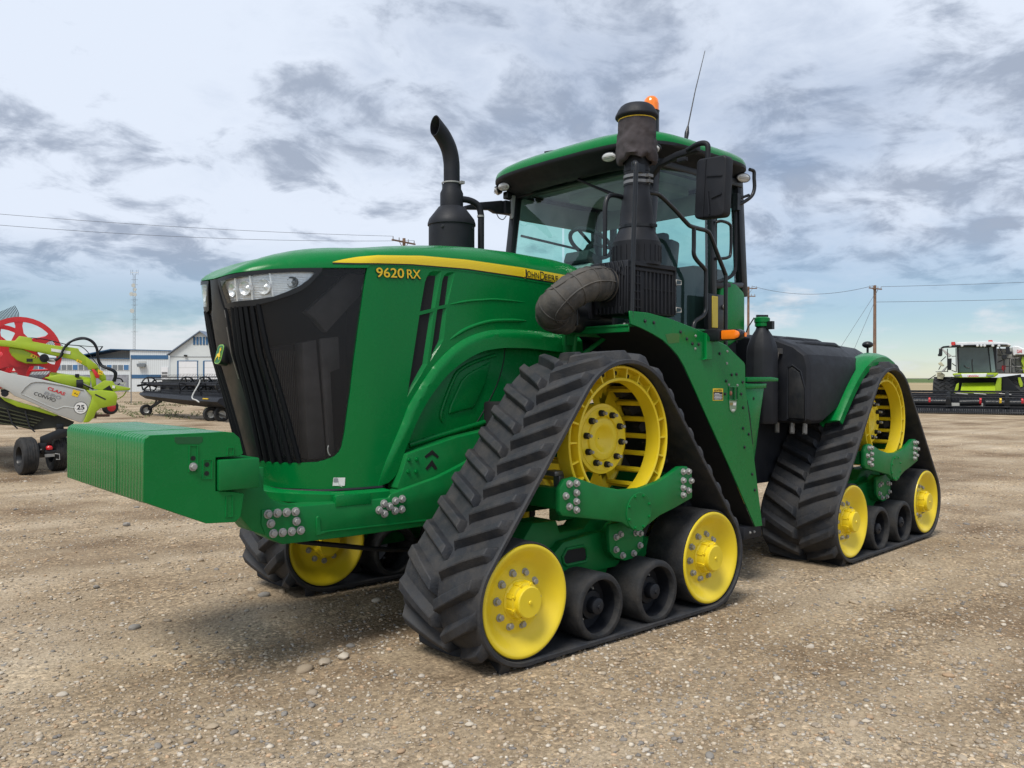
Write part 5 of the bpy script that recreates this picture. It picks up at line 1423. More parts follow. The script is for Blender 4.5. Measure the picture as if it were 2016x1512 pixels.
mb.tube(spline([(-.98, 1.22, 3.352), (-.955, 1.32, 3.368), (-.95, 1.385, 3.365), (-.95, 1.418, 3.34), (-.95, 1.42, 3.28), (-.95, 1.42, 3.20)], 4), .020, 10)
mb.obj('mirror_arm', BLKM, T, bevel=.004, weld=False)
mb = MB(); mb.prism([(-.554, 3.213), (-.698, 3.262), (-.967, 3.318), (-1.02, 3.315), (-1.03, 3.20), (-.90, 3.195), (-.84, 3.215), (-.75, 3.205), (-.56, 3.182)], 'y', -.88, -.83)
mb.box((-1.05, -.84, 3.26), (.12, .08, .12))
fm = mb.obj('mirror_arm', BLKM, T, bevel=.006, weld=False)
MB().tube(spline([(-.92, -.85, 3.20), (-.95, -.85, 3.16), (-1.0, -.85, 3.15), (-1.04, -.85, 3.19)], 4), .004, 6).obj('cable', BLK, fm)
# rear lamp bar at the left rear of the roof
MB().tube(spline([(-2.25, .93, 3.485), (-2.30, .94, 3.475), (-2.305, .94, 3.42), (-2.31, .94, 3.33), (-2.28, .93, 3.26), (-2.20, .90, 3.20), (-2.14, .87, 3.17)], 4), .016, 8).tube([(-2.14, .87, 3.22), (-2.26, .92, 3.27)], .012, 8).box((-2.15, .87, 3.20), (.05, .05, .14)).obj('lamp_bracket', BLKP, T, smooth=60, weld=False)
# inside the cab
mb = MB().tube([(-1.36, .04, 2.45), (-1.22, .02, 2.80)], .045, 12)
mb.prism([(-1.0, 2.1), (-1.22, 2.1), (-1.27, 2.62), (-1.10, 2.66), (-1.02, 2.55)], 'y', -.13, .16)
SCL = mb.obj('steering_column', INT, T, bevel=.02, weld=False)
mb = MB().box((-1.155, .0, 2.70), (.17, .28, .10), M.Rotation(R(-20), 3, 'Y')).cyl((-1.21, .02, 2.74), (-1.235, .02, 2.84), .035)
mb.obj('instrument_pod', INTD, SCL, bevel=.02, weld=False)
c = V((-1.24, .02, 2.85)); nx = V((-.55, 0, .83)).normalized(); ax, ay, az = frame_z(nx)
mb = MB().tube([c + ax * .19 * cos(2 * pi * k / 32) + ay * .19 * sin(2 * pi * k / 32) for k in range(32)], .018, 8, closed=True)
for a in (90, 210, 330): mb.tube([c, c + ax * .18 * cos(R(a)) + ay * .18 * sin(R(a))], .014, 8)
mb.obj('steering_wheel', INTD, SCL, smooth=60, weld=False)
mb = MB().box((-1.72, .14, 2.36), (.50, .50, .14)).box((-1.92, .14, 2.64), (.14, .48, .56), M.Rotation(R(-8), 3, 'Y')).box((-1.97, .14, 2.92), (.10, .26, .16)).box((-1.72, .14, 2.17), (.36, .36, .28))
mb.box((-1.66, -.34, 2.50), (.55, .14, .10)).box((-1.66, .36, 2.50), (.40, .08, .06))
mb.obj('operator_seat', INTD, T, bevel=.04, seg=3, weld=False)
mb = MB().box((-1.6, 0, 2.06), (1.2, 1.5, .05)).box((-1.55, -.60, 2.30), (.9, .28, .45)).box((-1.35, -.50, 2.62), (.05, .26, .20)).box((-1.98, -.55, 2.40), (.3, .4, .6))
mb.obj('side_console', INT, T, bevel=.03, weld=False)
MB().box((-1.62, -.80, 3.265), (1.14, .05, .22)).box((-2.205, 0, 3.27), (.05, 1.55, .20)).obj('upper_trim', INT, T, bevel=.015, weld=False)
MB().box((-1.95, .10, 2.36), (.45, 1.30, .56)).box((-1.50, .40, 2.30), (.5, .30, .45)).obj('cab_rear_panel', INTD, T, bevel=.04, weld=False)
mb = MB().tube([(-1.95, -.83, 2.98), (-1.20, -.82, 3.02)], .012, 6).bar((-2.235, -.60, 2.45), (-2.235, -.60, 3.35), .05, .05)
mb.obj('interior_rail', INTD, T, weld=False)
MB().prism([(-.86, 2.36), (-.93, 2.56), (-1.06, 2.58), (-1.10, 2.45), (-1.04, 2.34)], 'y', -.05, .50).obj('cowl', BLKP, T, bevel=.015)
MB().box((-.95, 0, 2.25), (.12, 1.2, .5)).obj('firewall', BLKM, T, bevel=.01)

# ---------------------------------------------------------------- rear tank, filler, rear fenders
sec = lambda k, x: [(x, .12 + 0 * k, 1.30), (x, 1.20, 1.30), (x, 1.235, 1.34), (x, 1.235, 1.80 - .02 * k), (x, 1.20, 1.90), (x, 1.08, 2.00), (x, .86, 2.075), (x, .50, 2.11), (x, .12, 2.11)]
def tank(sg):
    mb = MB(); rows = []
    cut = [(-2.74, 0), (-2.95, 0), (-3.25, .2), (-3.55, .45), (-3.9, .75), (-4.3, .9), (-4.9, .95)]
    for x, k in cut:
        zb = 1.30 + .66 * k
        pr = [(.12, zb), (1.20, zb), (1.235, zb + .03), (1.235, max(1.80, zb + .05)), (1.205, 1.905), (1.10, 1.985), (.90, 2.055), (.55, 2.095), (.12, 2.10)]
        sh = 1.0 if x > -3.6 else 1 - .32 * (-x - 3.6)
        rows.append([(x, (.12 + (y - .12) * max(.45, sh)) * sg, z - .02 * k) for y, z in pr])
    front = [[(-2.70, (.66 + (abs(y) - .66) * .96) * sg, 1.70 + (z - 1.70) * .95) for _, y, z in rows[0]]]
    rows = front + rows; n = len(rows[0])
    mb.add([p for r in rows for p in r], [(i * n + j, i * n + (j + 1) % n, (i + 1) * n + (j + 1) % n, (i + 1) * n + j) for i in range(len(rows) - 1) for j in range(n)] + [tuple(range(n)), tuple((len(rows) - 1) * n + j for j in range(n))])
    return mb.obj('fuel_tank', BLKM, T, bevel=.02, seg=2)
TK = tank(1); tank(-1)
MB().box((-2.95, 0, 1.02), (1.5, 1.5, .56)).box((-2.35, 0, 1.25), (.5, 1.3, .9)).cyl((-2.35, .60, .82), (-2.35, .60, 1.25), .06).obj('rear_frame', BLKM, T, bevel=.02, weld=False)
mb = MB()
for y0 in (.42, .62, .82, 1.0):
    mb.tube([(-2.90, y0, lerp(y0, [.12, .55, .90, 1.10], [2.10, 2.092, 2.052, 1.98]) - .02), (-3.05, y0, lerp(y0, [.12, .55, .90, 1.10], [2.10, 2.092, 2.052, 1.98])), (-3.6, y0, lerp(y0, [.12, .55, .90, 1.10], [2.10, 2.085, 2.045, 1.985])), (-3.75, y0 * .98, lerp(y0, [.12, .55, .90, 1.10], [2.08, 2.07, 2.02, 1.93]))], .028, 8)
mb.obj('tank_rib', BLKM, TK, smooth=60, weld=False)
RCS = MB().prism([(1.045, 1.345), (1.195, 1.345), (1.195, 1.60), (1.15, 1.75), (1.08, 1.80), (1.045, 1.78)], 'x', -2.705, -2.690).obj('tank_recess', BLK, TK, bevel=.006)
MB().tube([(-2.692, y, z) for y, z in [(1.035, 1.335), (1.205, 1.335), (1.205, 1.60), (1.16, 1.76), (1.08, 1.815), (1.035, 1.79)]], .008, 6, closed=True).obj('recess_rim', BLKM, TK)
MB().tube([(-2.66, .95, 1.40), (-2.66, .95, 1.86), (-2.66, .965, 1.93)], .010, 8).box((-2.68, .96, 1.94), (.04, .05, .05)).obj('sight_tube', GREYM, TK, smooth=60, weld=False)
for y in (.90, 1.05, 1.17): MB().cyl((-2.75, y, 1.22), (-2.75, y, 1.31), .022, n=8).box((-2.75, y, 1.215), (.03, .03, .012)).obj('tank_mount', GREYM, TK, weld=False)
BO = MB().lathe([(.135, 1.30), (.138, 1.34), (.138, 1.92), (.130, 1.98), (.10, 2.06), (.060, 2.12), (.052, 2.14), (.052, 2.19)], o=(-2.50, .90, 0), axis='z', n=10, cap0=True).obj('coolant_reservoir', BLKM, T, smooth=20, bevel=.01)
MB().lathe([(.052, 2.15), (.062, 2.155), (.062, 2.185), (.068, 2.19), (.068, 2.225), (.055, 2.235), (.001, 2.238)], o=(-2.50, .90, 0), axis='z', n=24).obj('filler_cap', GREEN, BO, smooth=40)
MB().bar((-2.46, .87, 2.245), (-2.54, .93, 2.245), .03, .02).obj('cap_lock', BLKP, BO)
MB().tube([(-2.44, .86, 2.23), (-2.40, .82, 2.14), (-2.38, .80, 2.05)], .006, 6).obj('lock_cable', BLK, BO)
MB().box((-2.50, .97, 2.16), (.04, .08, .07)).obj('filler_clip', BLKP, BO)
def rear_fender(sg):
    pin = spline([(x, 1.10, z) for x, z in [(-3.142, 1.286), (-3.254, 1.441), (-3.421, 1.624), (-3.591, 1.79), (-3.80, 1.905), (-4.07, 1.945), (-4.35, 1.90)]], 5)
    pou = spline([(x, 1.30, z) for x, z in [(-3.125, 1.320), (-3.245, 1.458), (-3.425, 1.645), (-3.600, 1.785), (-3.82, 1.885), (-4.05, 1.905), (-4.24, 1.85)]], 5)
    rows = []
    for i, (a, b) in enumerate(zip(pin, pou)):
        d = (pin[min(i + 1, len(pin) - 1)] - pin[max(i - 1, 0)]).normalized(); n_ = V((d.z, 0, -d.x))
        if n_.z < 0: n_ = -n_
        dn = n_ * -.06; k = min(1, .4 + (len(pin) - 1 - i) / 10)
        r = [a + dn * k, a, a.lerp(b, .12) + n_ * .014, a.lerp(b, .5) + n_ * .022, a.lerp(b, .88) + n_ * .014, b, b + dn * k, b + dn * k + V((0, -.012, 0)), b + n_ * -.008 + V((0, -.012, 0)), a + n_ * -.008 + V((0, .012, 0)), a + dn * k + V((0, .012, 0))]
        rows.append([(p.x, p.y * sg, p.z) for p in r])
    n = 11; m_ = len(rows); mb = MB()
    mb.add([p for r in rows for p in r], [(i * n + j, i * n + (j + 1) % n, (i + 1) * n + (j + 1) % n, (i + 1) * n + j) for i in range(m_ - 1) for j in range(n)] + [tuple(range(n)), tuple((m_ - 1) * n + j for j in range(n))])
    return mb.obj('rear_fender', GREEN, T, smooth=35)
rear_fender(1); rear_fender(-1)
MB().sphere((-4.40, .95, 2.05), .055, (1, 1, .65)).cyl((-4.40, .95, 1.90), (-4.40, .95, 2.03), .012, n=8).obj('gps_antenna', BLKP, T, weld=False)

# ================================================================ behind the tractor
def thing(name, label, cat, loc, rz=RZ, group=None):
    o = empty(name, loc, rz); return tag(o, label, cat, group)

# ---- black draper header parked on its transport wheels
hR, hL = bgp(470, 34.0), bgp(296, 41)
d_ = (hL - hR); LEN = d_.length
HB = thing('draper_header', 'long black draper header parked on small transport wheels before the white sheds', 'harvester header', hR, atan2(d_.y, d_.x))
# local x runs along the header to its far left end, +y towards the sheds or the camera
sg = 1 if (M.Rotation(atan2(d_.y, d_.x), 3, 'Z') @ V((0, 1, 0))).dot(V((FW.x, FW.y, 0))) < 0 else -1      # camera side
mb = MB()
secs = [(-.3, 1.0, .0), (2.5, 1.0, .02), (5.5, .92, .10), (LEN - 1.0, .80, .22), (LEN - .1, .55, .35), (LEN + .25, .25, .45)]
rows = []
for x, k, up in secs:
    rows.append([(x, sg * y * k, .50 + up + (z - .50) * k) for y, z in [(-.55, 1.05), (-.45, .75), (.15, .50), (.75, .62), (1.05, .82), (.95, .95), (.45, 1.02)]])
n = 7
mb.add([p for r in rows for p in r], [(i * n + j, i * n + (j + 1) % n, (i + 1) * n + (j + 1) % n, (i + 1) * n + j) for i in range(len(rows) - 1) for j in range(n)] + [tuple(range(n)), tuple((len(rows) - 1) * n + j for j in range(n))])
mb.obj('header_belly', BLKM, HB, smooth=25)
mb = MB().box((LEN / 2, sg * -.5, 1.32), (LEN - .6, .10, .75)).box((LEN / 2, sg * -.46, 1.55), (LEN - .6, .14, .12))
for k in range(9): mb.box((.4 + k * (LEN - .8) / 8, sg * -.40, 1.25), (.10, .12, .6))
mb.obj('back_frame', BLKP, HB, weld=False)
mb = MB()
for k in range(4):
    x0 = .2 + k * (LEN - .5) / 4; x1 = x0 + (LEN - .5) / 4 - .06
    mb.prism([(x0, .98), (x1, .98 + .02 * k), (x1 - .1, 1.20), ((x0 + x1) / 2, 1.16), (x0 + .1, 1.20)], 'y', sg * .40, sg * .52)
mb.obj('folded_canvas', BLKM, HB, bevel=.03, weld=False)
def reel_ring(x):
    mb = MB(); c = V((x, sg * .25, 1.47)); N = 24
    mb.tube([c + V((0, .36 * cos(2 * pi * k / N), .36 * sin(2 * pi * k / N))) for k in range(N)], .035, 6, closed=True)
    for k in range(6):
        a = 2 * pi * (k + .3) / 6
        mb.bar(c, c + V((0, .35 * cos(a), .35 * sin(a))), .05, .07)
    mb.cyl(c - V((.03, 0, 0)), c + V((.03, 0, 0)), .10, n=12)
    return mb.obj('reel_ring', BLKP, HB, weld=False)
for x in (.75, 2.7, 4.6, LEN - .55): reel_ring(x)
mb = MB().cyl((.3, sg * .25, 1.47), (LEN - .4, sg * .25, 1.47), .075)
for k in range(6):
    a = 2 * pi * (k + .3) / 6
    y, z = sg * .25 + .36 * cos(a), 1.47 + .36 * sin(a)
    mb.cyl((.3, y, z), (LEN - .4, y, z), .022, n=8)
    x = .4
    while x < LEN - .5:
        mb.cyl((x, y, z), (x, y + .05, z + (.13 if z > 1.6 else -.12)), .008, n=4); x += .16
mb.obj('reel', BLKM, HB, weld=False)
for x in (.55, 2.5, LEN - .35):
    MB().bar((x, sg * -.4, 1.58), (x, sg * .75, 1.42), .08, .10).obj('reel_arm', BLKP, HB)
WL = MB().lathe([(.15, -.10), (.26, -.11), (.30, -.07), (.30, .07), (.26, .11), (.15, .10)], n=28).mesh('wheel', TYRE)
WR = MB().lathe([(.001, .04), (.06, .05), (.10, .03), (.16, .09)], n=20).lathe([(.001, -.04), (.06, -.05), (.10, -.03), (.16, -.09)], n=20).mesh('rim', LGREY, weld=False)
def hwheel(parent, x, y, z, rz, s=1.0):
    o = inst('wheel', WL, parent, M.Translation((x, y, z)) @ M.Rotation(rz, 4, 'Z') @ M.Scale(s, 4)); inst('rim', WR, o); return o
for (x, y, s) in ((LEN - .95, sg * .55, .92), (1.30, sg * .62, 1), (.62, sg * .45, 1.02), (3.3, sg * -.4, .9)): hwheel(HB, x, y, .28 * s, R(80), s)
MB().bar((LEN - 1.0, sg * .45, .30), (LEN - 1.9, sg * .2, .72), .09, .12).bar((LEN - 1.5, sg * .35, .45), (LEN - 1.35, sg * .2, .78), .06, .06).obj('transport_axle', BLKP, HB, weld=False)
mb = MB().bar((1.3, sg * .5, .3), (1.6, sg * .2, .65), .10, .12).bar((.62, sg * .5, .35), (1.3, sg * .5, .35), .10, .10).bar((.62, sg * .6, .30), (-.8, sg * .9, .22), .05, .08)
mb.obj('transport_axle', BLKP, HB, weld=False)
MB().box((LEN + .15, sg * .1, 1.10), (.16, .20, .15)).bar((LEN + .1, sg * .1, 1.05), (LEN - .3, sg * .1, 1.0), .04, .04).obj('tail_lamp', mat('dark_red_lamp', (.12, .02, .02), rough=.4), HB, bevel=.03)
MB().tube(spline([(2.35, sg * .62, 1.72), (2.33, sg * .66, 1.55), (2.25, sg * .95, 1.10), (2.15, sg * 1.02, .92), (1.7, sg * 1.05, .86), (1.35, sg * 1.07, .78)], 4), .030, 6).obj('divider_rod', LGREY, HB)
MB().tube(spline([(LEN + .2, sg * .1, .85), (LEN + .75, sg * .1, 1.05), (LEN + .95, sg * .1, 1.5)], 4), .012, 5).obj('crop_divider_wire', GREYM, HB)
MB().box((.9, sg * 1.0, .93), (.5, .03, .04)).obj('yellow_marker', YELP, HB)

# ---- sheds
RIB = bpy.data.materials.new('ribbed_white_siding'); RIB.use_nodes = True
_n, _l = RIB.node_tree.nodes, RIB.node_tree.links
_b = _n['Principled BSDF']; _b.inputs['Roughness'].default_value = .5
_t = _n.new('ShaderNodeTexCoord'); _w = _n.new('ShaderNodeTexWave'); _w.inputs['Scale'].default_value = 1.0; _w.bands_direction = 'X'
_l.new(_t.outputs['Object'], _w.inputs[0])
_r = _n.new('ShaderNodeMapRange'); _r.inputs[3].default_value = .88; _r.inputs[4].default_value = 1.0; _l.new(_w.outputs[1], _r.inputs[0])
_s = _n.new('ShaderNodeVectorMath'); _s.operation = 'SCALE'; _s.inputs[0].default_value = (.66, .70, .72); _l.new(_r.outputs[0], _s.inputs['Scale']); _l.new(_s.outputs[0], _b.inputs['Base Color'])
SIDE2 = mat('pale_grey_siding', (.60, .64, .645), rough=.55, var=.04, vscale=.6)
BLUE = mat('blue_trim', (.035, .115, .24), rough=.5, var=.06)
BLUEW = mat('blue_window', (.05, .16, .34), rough=.15, coat=.4, var=.1)
GREYW = mat('grey_window', (.16, .18, .20), rough=.15, coat=.4, var=.1)
STONEW = mat('grey_stone_wall', (.24, .25, .28), rough=.85, var=.3, vscale=1.2)
ROOFM = mat('metal_roof', (.42, .46, .50), rough=.4, var=.08)
DOORW = mat('white_door', (.74, .75, .77), rough=.5, var=.03)
def shed_at(px, D):
    return bgp(px, D), (lambda p: (p - px) * D / 1640), (lambda y: 1.641 + (752 - y) * D / 1640)
loc, X, Z = shed_at(200, 130)
OB = thing('office_building', 'white metal office building with blue bands and a row of small windows', 'building', loc)
mb = MB()
x0, x1, xr = X(40), X(259), X(337)
mb.prism([(x0, 0), (x1, 0), (x1, Z(708)), (x0, Z(706))], 'y', 0, 14)
mb.prism([(x1 + .01, 0), (xr, 0), (xr, Z(692.5)), (X(300), Z(691)), (x1 + .01, Z(690))], 'y', -.6, 16)
mb.prism([(X(150), Z(707)), (x1, Z(708)), (x1, Z(690)), (X(222), Z(689.5)), (X(150), Z(704))], 'y', 3, 16)
mb.obj('wall', RIB, OB, weld=False)
mb = MB().prism([(x0, Z(705.3)), (x1, Z(707.3)), (x1, Z(708.5)), (x0, Z(706.6))], 'y', -.25, 14.1).prism([(X(148), Z(703.5)), (X(222), Z(688.8)), (xr + .2, Z(691.3)), (xr + .2, Z(693)), (X(222), Z(690.3)), (X(150), Z(705.2))], 'y', -.8, 16.2)
mb.obj('roof', BLUE, OB, weld=False)
for y0, y1 in ((701, 708.6), (739.3, 746.3)): MB().box(((X(261) + X(334 if y0 < 720 else 320)) / 2, -.64, (Z(y0) + Z(y1)) / 2), (X(334 if y0 < 720 else 320) - X(261), .06, Z(y0) - Z(y1))).obj('blue_band', BLUE, OB)
MB().box(((x0 + x1) / 2 - .2, -.04, Z(757)), (x1 - x0 - .6, .10, Z(739) - Z(774))).obj('stone_base', STONEW, OB)
wme = {}
for m_ in (BLUEW, GREYW):
    wme[m_.name] = MB().box((0, 0, 0), (.76, .06, .80)).mesh('window', m_, bevel=.02, seg=1)
wpn = MB().box((0, 0, 0), (.90, .04, .95)).mesh('window_frame', WHITE)
for k in range(19):
    p = 48 + k * 11.15
    o = inst('window', wme[(BLUEW if k % 3 == 0 else GREYW).name], OB, M.Translation((X(p), -.07, Z(725)))); inst('window_frame', wpn, o, M.Translation((0, .03, 0)))
MB().prism([(X(276), Z(718)), (X(291), Z(718)), (X(290), Z(724)), (X(277), Z(724))], 'y', -1.3, -.6).obj('awning', GREYW, OB)
MB().box(((X(276) + X(291)) / 2, -.63, Z(714.5)), (1.2, .08, .3)).obj('awning_box', LGREY, OB)
DR = MB().box(((X(321) + X(334)) / 2, -.64, (Z(724) + 0) / 2), (X(334) - X(321), .08, Z(724))).obj('roller_door', DOORW, OB)
for y in (736, 742): MB().box(((X(321) + X(334)) / 2, -.69, Z(y)), (X(333) - X(322), .03, .32)).obj('door_panel', GREYM, DR)
MB().tube([(X(257.5), -.15, 0), (X(257.5), -.15, Z(708))], .09, 8).obj('downpipe', WHITE, OB)
loc, X, Z = shed_at(395, 124)
GB = thing('garage_shed', 'pale grey gabled workshop shed with white overhead doors and five narrow blue gable windows', 'building', loc)
e0, e1 = X(335), X(455)
mb = MB().prism([(e0, 0), (e1, 0), (e1, Z(698.5)), (0, Z(654.5)), (e0, Z(698.5))], 'y', 0, 22)
mb.obj('wall', SIDE2, GB)
mb = MB()
for s in (-1, 1):
    mb.prism([(0, Z(652.3)), (s * (e1 + .35), Z(699)), (s * (e1 + .35), Z(701)), (0, Z(654.4))], 'y', -.5, 22.5)
mb.obj('roof', mat('slate_blue_roof', (.16, .20, .27), rough=.5), GB, weld=False)
MB().box((0, -.03, Z(703.8)), (e1 - e0, .05, .06)).obj('trim', GREYM, GB)
gw = MB().box((0, 0, 0), (.32, .08, 1.15)).mesh('window', BLUE, bevel=.02, seg=1)
for k in range(5): inst('window', gw, GB, M.Translation(((k - 2) * .47, -.05, Z(672.5))))
for c in (370, 421):
    w = (388 - 352) * 124 / 1640
    d = MB().box((X(c), -.04, Z(713) / 2), (w, .06, Z(713))).obj('overhead_door', DOORW, GB)
    MB().box((X(c) - w / 2 - .12, -.05, Z(712) / 2), (.22, .10, Z(712))).box((X(c) + w / 2 + .06, -.04, Z(712) / 2), (.10, .08, Z(712))).box((X(c), -.04, Z(712)), (w + .3, .08, .10)).obj('door_frame', BLUE, d, weld=False)
    for k in range(1, 5): MB().box((X(c), -.075, Z(713) * k / 5), (w, .01, .04)).obj('panel_joint', LGREY, d)
MB().box((X(366), -.2, Z(701.5)), (.4, .3, .22)).obj('wall_lamp', BLKP, GB)
# ---- radio mast behind the sheds
loc, X, Z = shed_at(264.5, 230)
TW = thing('radio_mast', 'tall thin lattice radio mast with dishes rising behind the white office', 'mast', loc)
H_ = Z(541); mb = MB(); leg = [V((.34 * cos(a), .34 * sin(a), 0)) for a in (R(90), R(210), R(330))]
for q in leg: mb.cyl(q, q + V((0, 0, H_)), .035, n=5)
k = 0; z = 0
while z < H_ - 1:
    for i in range(3): mb.cyl(leg[i] + V((0, 0, z)), leg[(i + 1) % 3] + V((0, 0, z + 1)), .016, n=4)
    z += 1.0
mb.obj('lattice', GREYM, TW, weld=False)
for (dx, y, r) in ((.0, 564, .55), (.45, 572, .42), (-.55, 581, .55), (.4, 582, .5), (-.35, 614, .60)):
    MB().lathe([(.001, .12), (r * .6, .06), (r, -.1), (r, -.22)], o=(dx, -.5, Z(y)), n=16, cap1=True).obj('dish', LGREY, TW)
mb = MB().cyl((-1.1, 0, Z(538.5)), (1.1, 0, Z(538.5)), .06, n=6)
for x in (-1.0, -.5, .5, 1.0): mb.cyl((x, 0, Z(538.5) - .6), (x, 0, Z(538.5) + .8), .04, n=5)
for y in (552, 562, 592, 602, 630, 655): mb.cyl((-.9, 0, Z(y)), (.9, 0, Z(y)), .035, n=5)
mb.obj('antenna_array', GREYM, TW, weld=False)
# ---- utility poles and wires
WOOD = mat('pole_wood', (.20, .125, .085), rough=.9, var=.25, vscale=3)
def pole(px, D, ytop, lab, arm, r, arms=((0.25, 1.2),), guy=None):
    loc, X, Z = shed_at(px, D); h = Z(ytop)
    o = thing('utility_pole', lab, 'utility pole', loc, group='wooden utility poles around the yard')
    MB().cyl((0, 0, -.2), (0, 0, h), r, r * .72, n=10).obj('pole_shaft', WOOD, o)
    ca = MB(); wires = []
    for dz, half in arms:
        v = V((cos(arm), sin(arm), 0)); a = v * half
        A = MB().bar(V((0, -.14, h - dz)) - a, V((0, -.14, h - dz)) + a, .12, .10).obj('crossarm', WOOD, o)
        mb = MB()
        for t in (-.92, -.4, .4, .92):
            q = V((0, -.14, h - dz + .05)) + v * half * t; mb.cyl(q, q + V((0, 0, .22)), .05, .03, n=8); wires.append(q + V((0, 0, .22)))
        mb.obj('insulator', GREYP, A, weld=False)
    mb = MB().bar((-.5 * cos(arm), -.14 - .5 * sin(arm), h - arms[0][0]), (0, -.14, h - arms[0][0] - .6), .04, .03).bar((.5 * cos(arm), -.14 + .5 * sin(arm), h - arms[0][0]), (0, -.14, h - arms[0][0] - .6), .04, .03)
    mb.obj('arm_brace', GREYM, o, weld=False)
    rot = M.Rotation(RZ, 3, 'Z')
    return [loc + rot @ q for q in wires], loc + V((0, 0, h)), o
WIRE = mat('power_wire', (.10, .11, .13), rough=.6)
def wire(a, b, sag, lab, r=.013, grp=None):
    pts = []
    for i in range(25):
        t = i / 24; p = V(a).lerp(V(b), t); p.z -= sag * 4 * t * (1 - t); pts.append(p)
    return tag(MB().tube(pts, r, 5).obj('power_line', WIRE, None, smooth=60), lab, 'power line', 'overhead lines and guy wires')
wa, ta, _ = pole(795, 62, 470, 'wooden utility pole with slanted crossarm, its top showing just above the green hood', R(55), .16, ((.3, 1.25),))
wb, tb, PB = pole(1722, 85, 561, 'tall brown utility pole standing alone right of the tractor, before the combine', R(35), .19, ((.35, 1.1),))
wc, tc_, _ = pole(1473, 95, 564, 'utility pole with two crossarms seen between the cab and the black tank', R(10), .17, ((.2, 1.0), (1.1, .8)))
wire(wa[0], bgp(-640, 46, 12.6), .5, 'upper of the two power lines crossing the left sky')
wire(wa[3], bgp(-640, 43, 11.4), .8, 'lower of the two power lines crossing the left sky')
wire(wb[1], wc[2], .9, 'power line sagging between the two poles right of the cab', .022)
wire(wb[3], bgp(2500, 78, 12.4), .25, 'upper power line leaving the right hand pole towards the right edge', .02)
wire(tb - V((0, 0, 1.7)), bgp(2500, 78, 10.4), .2, 'lower power line leaving the right hand pole towards the right edge', .02)
wire(tb - V((0, 0, .9)), bgp(1590, 84, 0), 0, 'steeper guy wire bracing the right hand pole', .018)
wire(tb - V((0, 0, 1.6)), bgp(1640, 84, 0), 0, 'shorter guy wire bracing the right hand pole', .018)
loc, X, Z = shed_at(258, 62)
PO = tag(MB().cyl(loc, loc + V((0, 0, Z(706))), .035, n=8).obj('metal_post', GREYM, None), 'thin bare metal post standing in front of the white office', 'post')

# ---- lime and red header on its trailer, left edge of the yard
def ray_frame(px0, D):
    """ground frame whose local y runs along the sight line of column px0"""
    th = math.atan((px0 - 1008) / 1640); Rr = D / cos(th)
    def XX(px): return Rr * math.tan(math.atan((px - 1008) / 1640) - th)
    def ZZ(py, x=0.0): return 1.641 + (752 - py) / 1640 * (D - x * sin(th))
    return bgp(px0, D), RZ - th, XX, ZZ
loc, rzH, CX, CZ = ray_frame(130, 15)
HD = thing('lime_draper_header', 'lime green draper header with pale side panel and red reel, tilted on its trailer', 'harvester header', loc, rzH)
def Q(z, pts):
    o = []
    for a, b in pts:
        x = CX(z[0] + a / z[2]); o.append((x, CZ(z[1] + b / z[2], x)))
    return o
Za = (0, 580, 6.873); Zb = (0, 720, 6.573)
AX = V((-.19, .98, 0)).normalized()
PAN = Q(Zb, [(-260, 20), (5, 75), (100, 105), (520, 185), (1100, 320), (1185, 410), (1180, 470), (1070, 745), (1030, 745), (760, 650), (410, 490), (180, 400), (110, 340), (5, 290), (-260, 190)])
sp_ = MB().prism(PAN, 'y', -.03, .03).obj('side_panel', LGREY, HD, bevel=.015)
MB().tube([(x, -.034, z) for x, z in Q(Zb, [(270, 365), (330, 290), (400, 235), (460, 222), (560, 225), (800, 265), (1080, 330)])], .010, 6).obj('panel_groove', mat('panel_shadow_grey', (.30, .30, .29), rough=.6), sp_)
MB().tube([(x, -.032, z) for x, z in Q(Zb, [(280, 380), (420, 440), (600, 525), (730, 575), (830, 540), (980, 560)])], .008, 6).obj('panel_groove', LGREY, sp_)
cap = MB().prism(Q(Zb, [(1110, 325), (1200, 335), (1300, 325), (1480, 345), (1520, 400), (1500, 520), (1300, 560), (1240, 610), (1215, 680), (1150, 740), (1075, 748), (1180, 470), (1190, 410)]), 'y', -.07, .10).obj('end_cap', LIME, HD, bevel=.02)
MB().prism(Q(Zb, [(1225, 378), (1240, 378), (1370, 440), (1365, 452), (1350, 450), (1225, 390)]), 'y', -.075, -.068).obj('black_badge', BLKPR, cap, smooth=0)
sl_ = V((1, 0, -.265)).normalized()
def hdtext(s, a, b, h, m, bold=0.0):
    (x0, z0), (x1, z1) = Q(Zb, [a, b]); d = V((x1 - x0, 0, z1 - z0))
    me = text_mesh('lettering', s, d.length, h, m, .001, bold)
    for v in me.vertices: v.co.x += v.co.y * .10
    return inst('lettering', me, sp_, place((x0, -.034, z0), d, V((0, 0, 1))))
hdtext('CLAAS', (608, 318), (828, 398), .058, REDP, .03)
hdtext('880', (560, 378), (775, 450), .060, GREYP, .0)
hdtext('CONVIO', (430, 385), (705, 482), .060, BLKPR, .0)
c = Q(Zb, [(1043, 557)])[0]
MB().lathe([(.112, 0), (.001, 0)], o=(c[0], -.035, c[1]), n=36).obj('speed_sticker_rim', BLKPR, sp_)
MB().lathe([(.103, 0), (.001, 0)], o=(c[0], -.037, c[1]), n=36).obj('speed_sticker', WHTP, sp_)
inst('speed_number', text_mesh('speed_number', '25', .125, .085, BLKPR, .001, .02), sp_, place((c[0] - .065, -.039, c[1] - .030), (1, 0, 0), (0, 0, 1)))
inst('speed_unit', text_mesh('speed_unit', 'km/h', .09, .022, GREYP, .001, .0), sp_, place((c[0] - .045, -.039, c[1] - .068), (1, 0, 0), (0, 0, 1)))
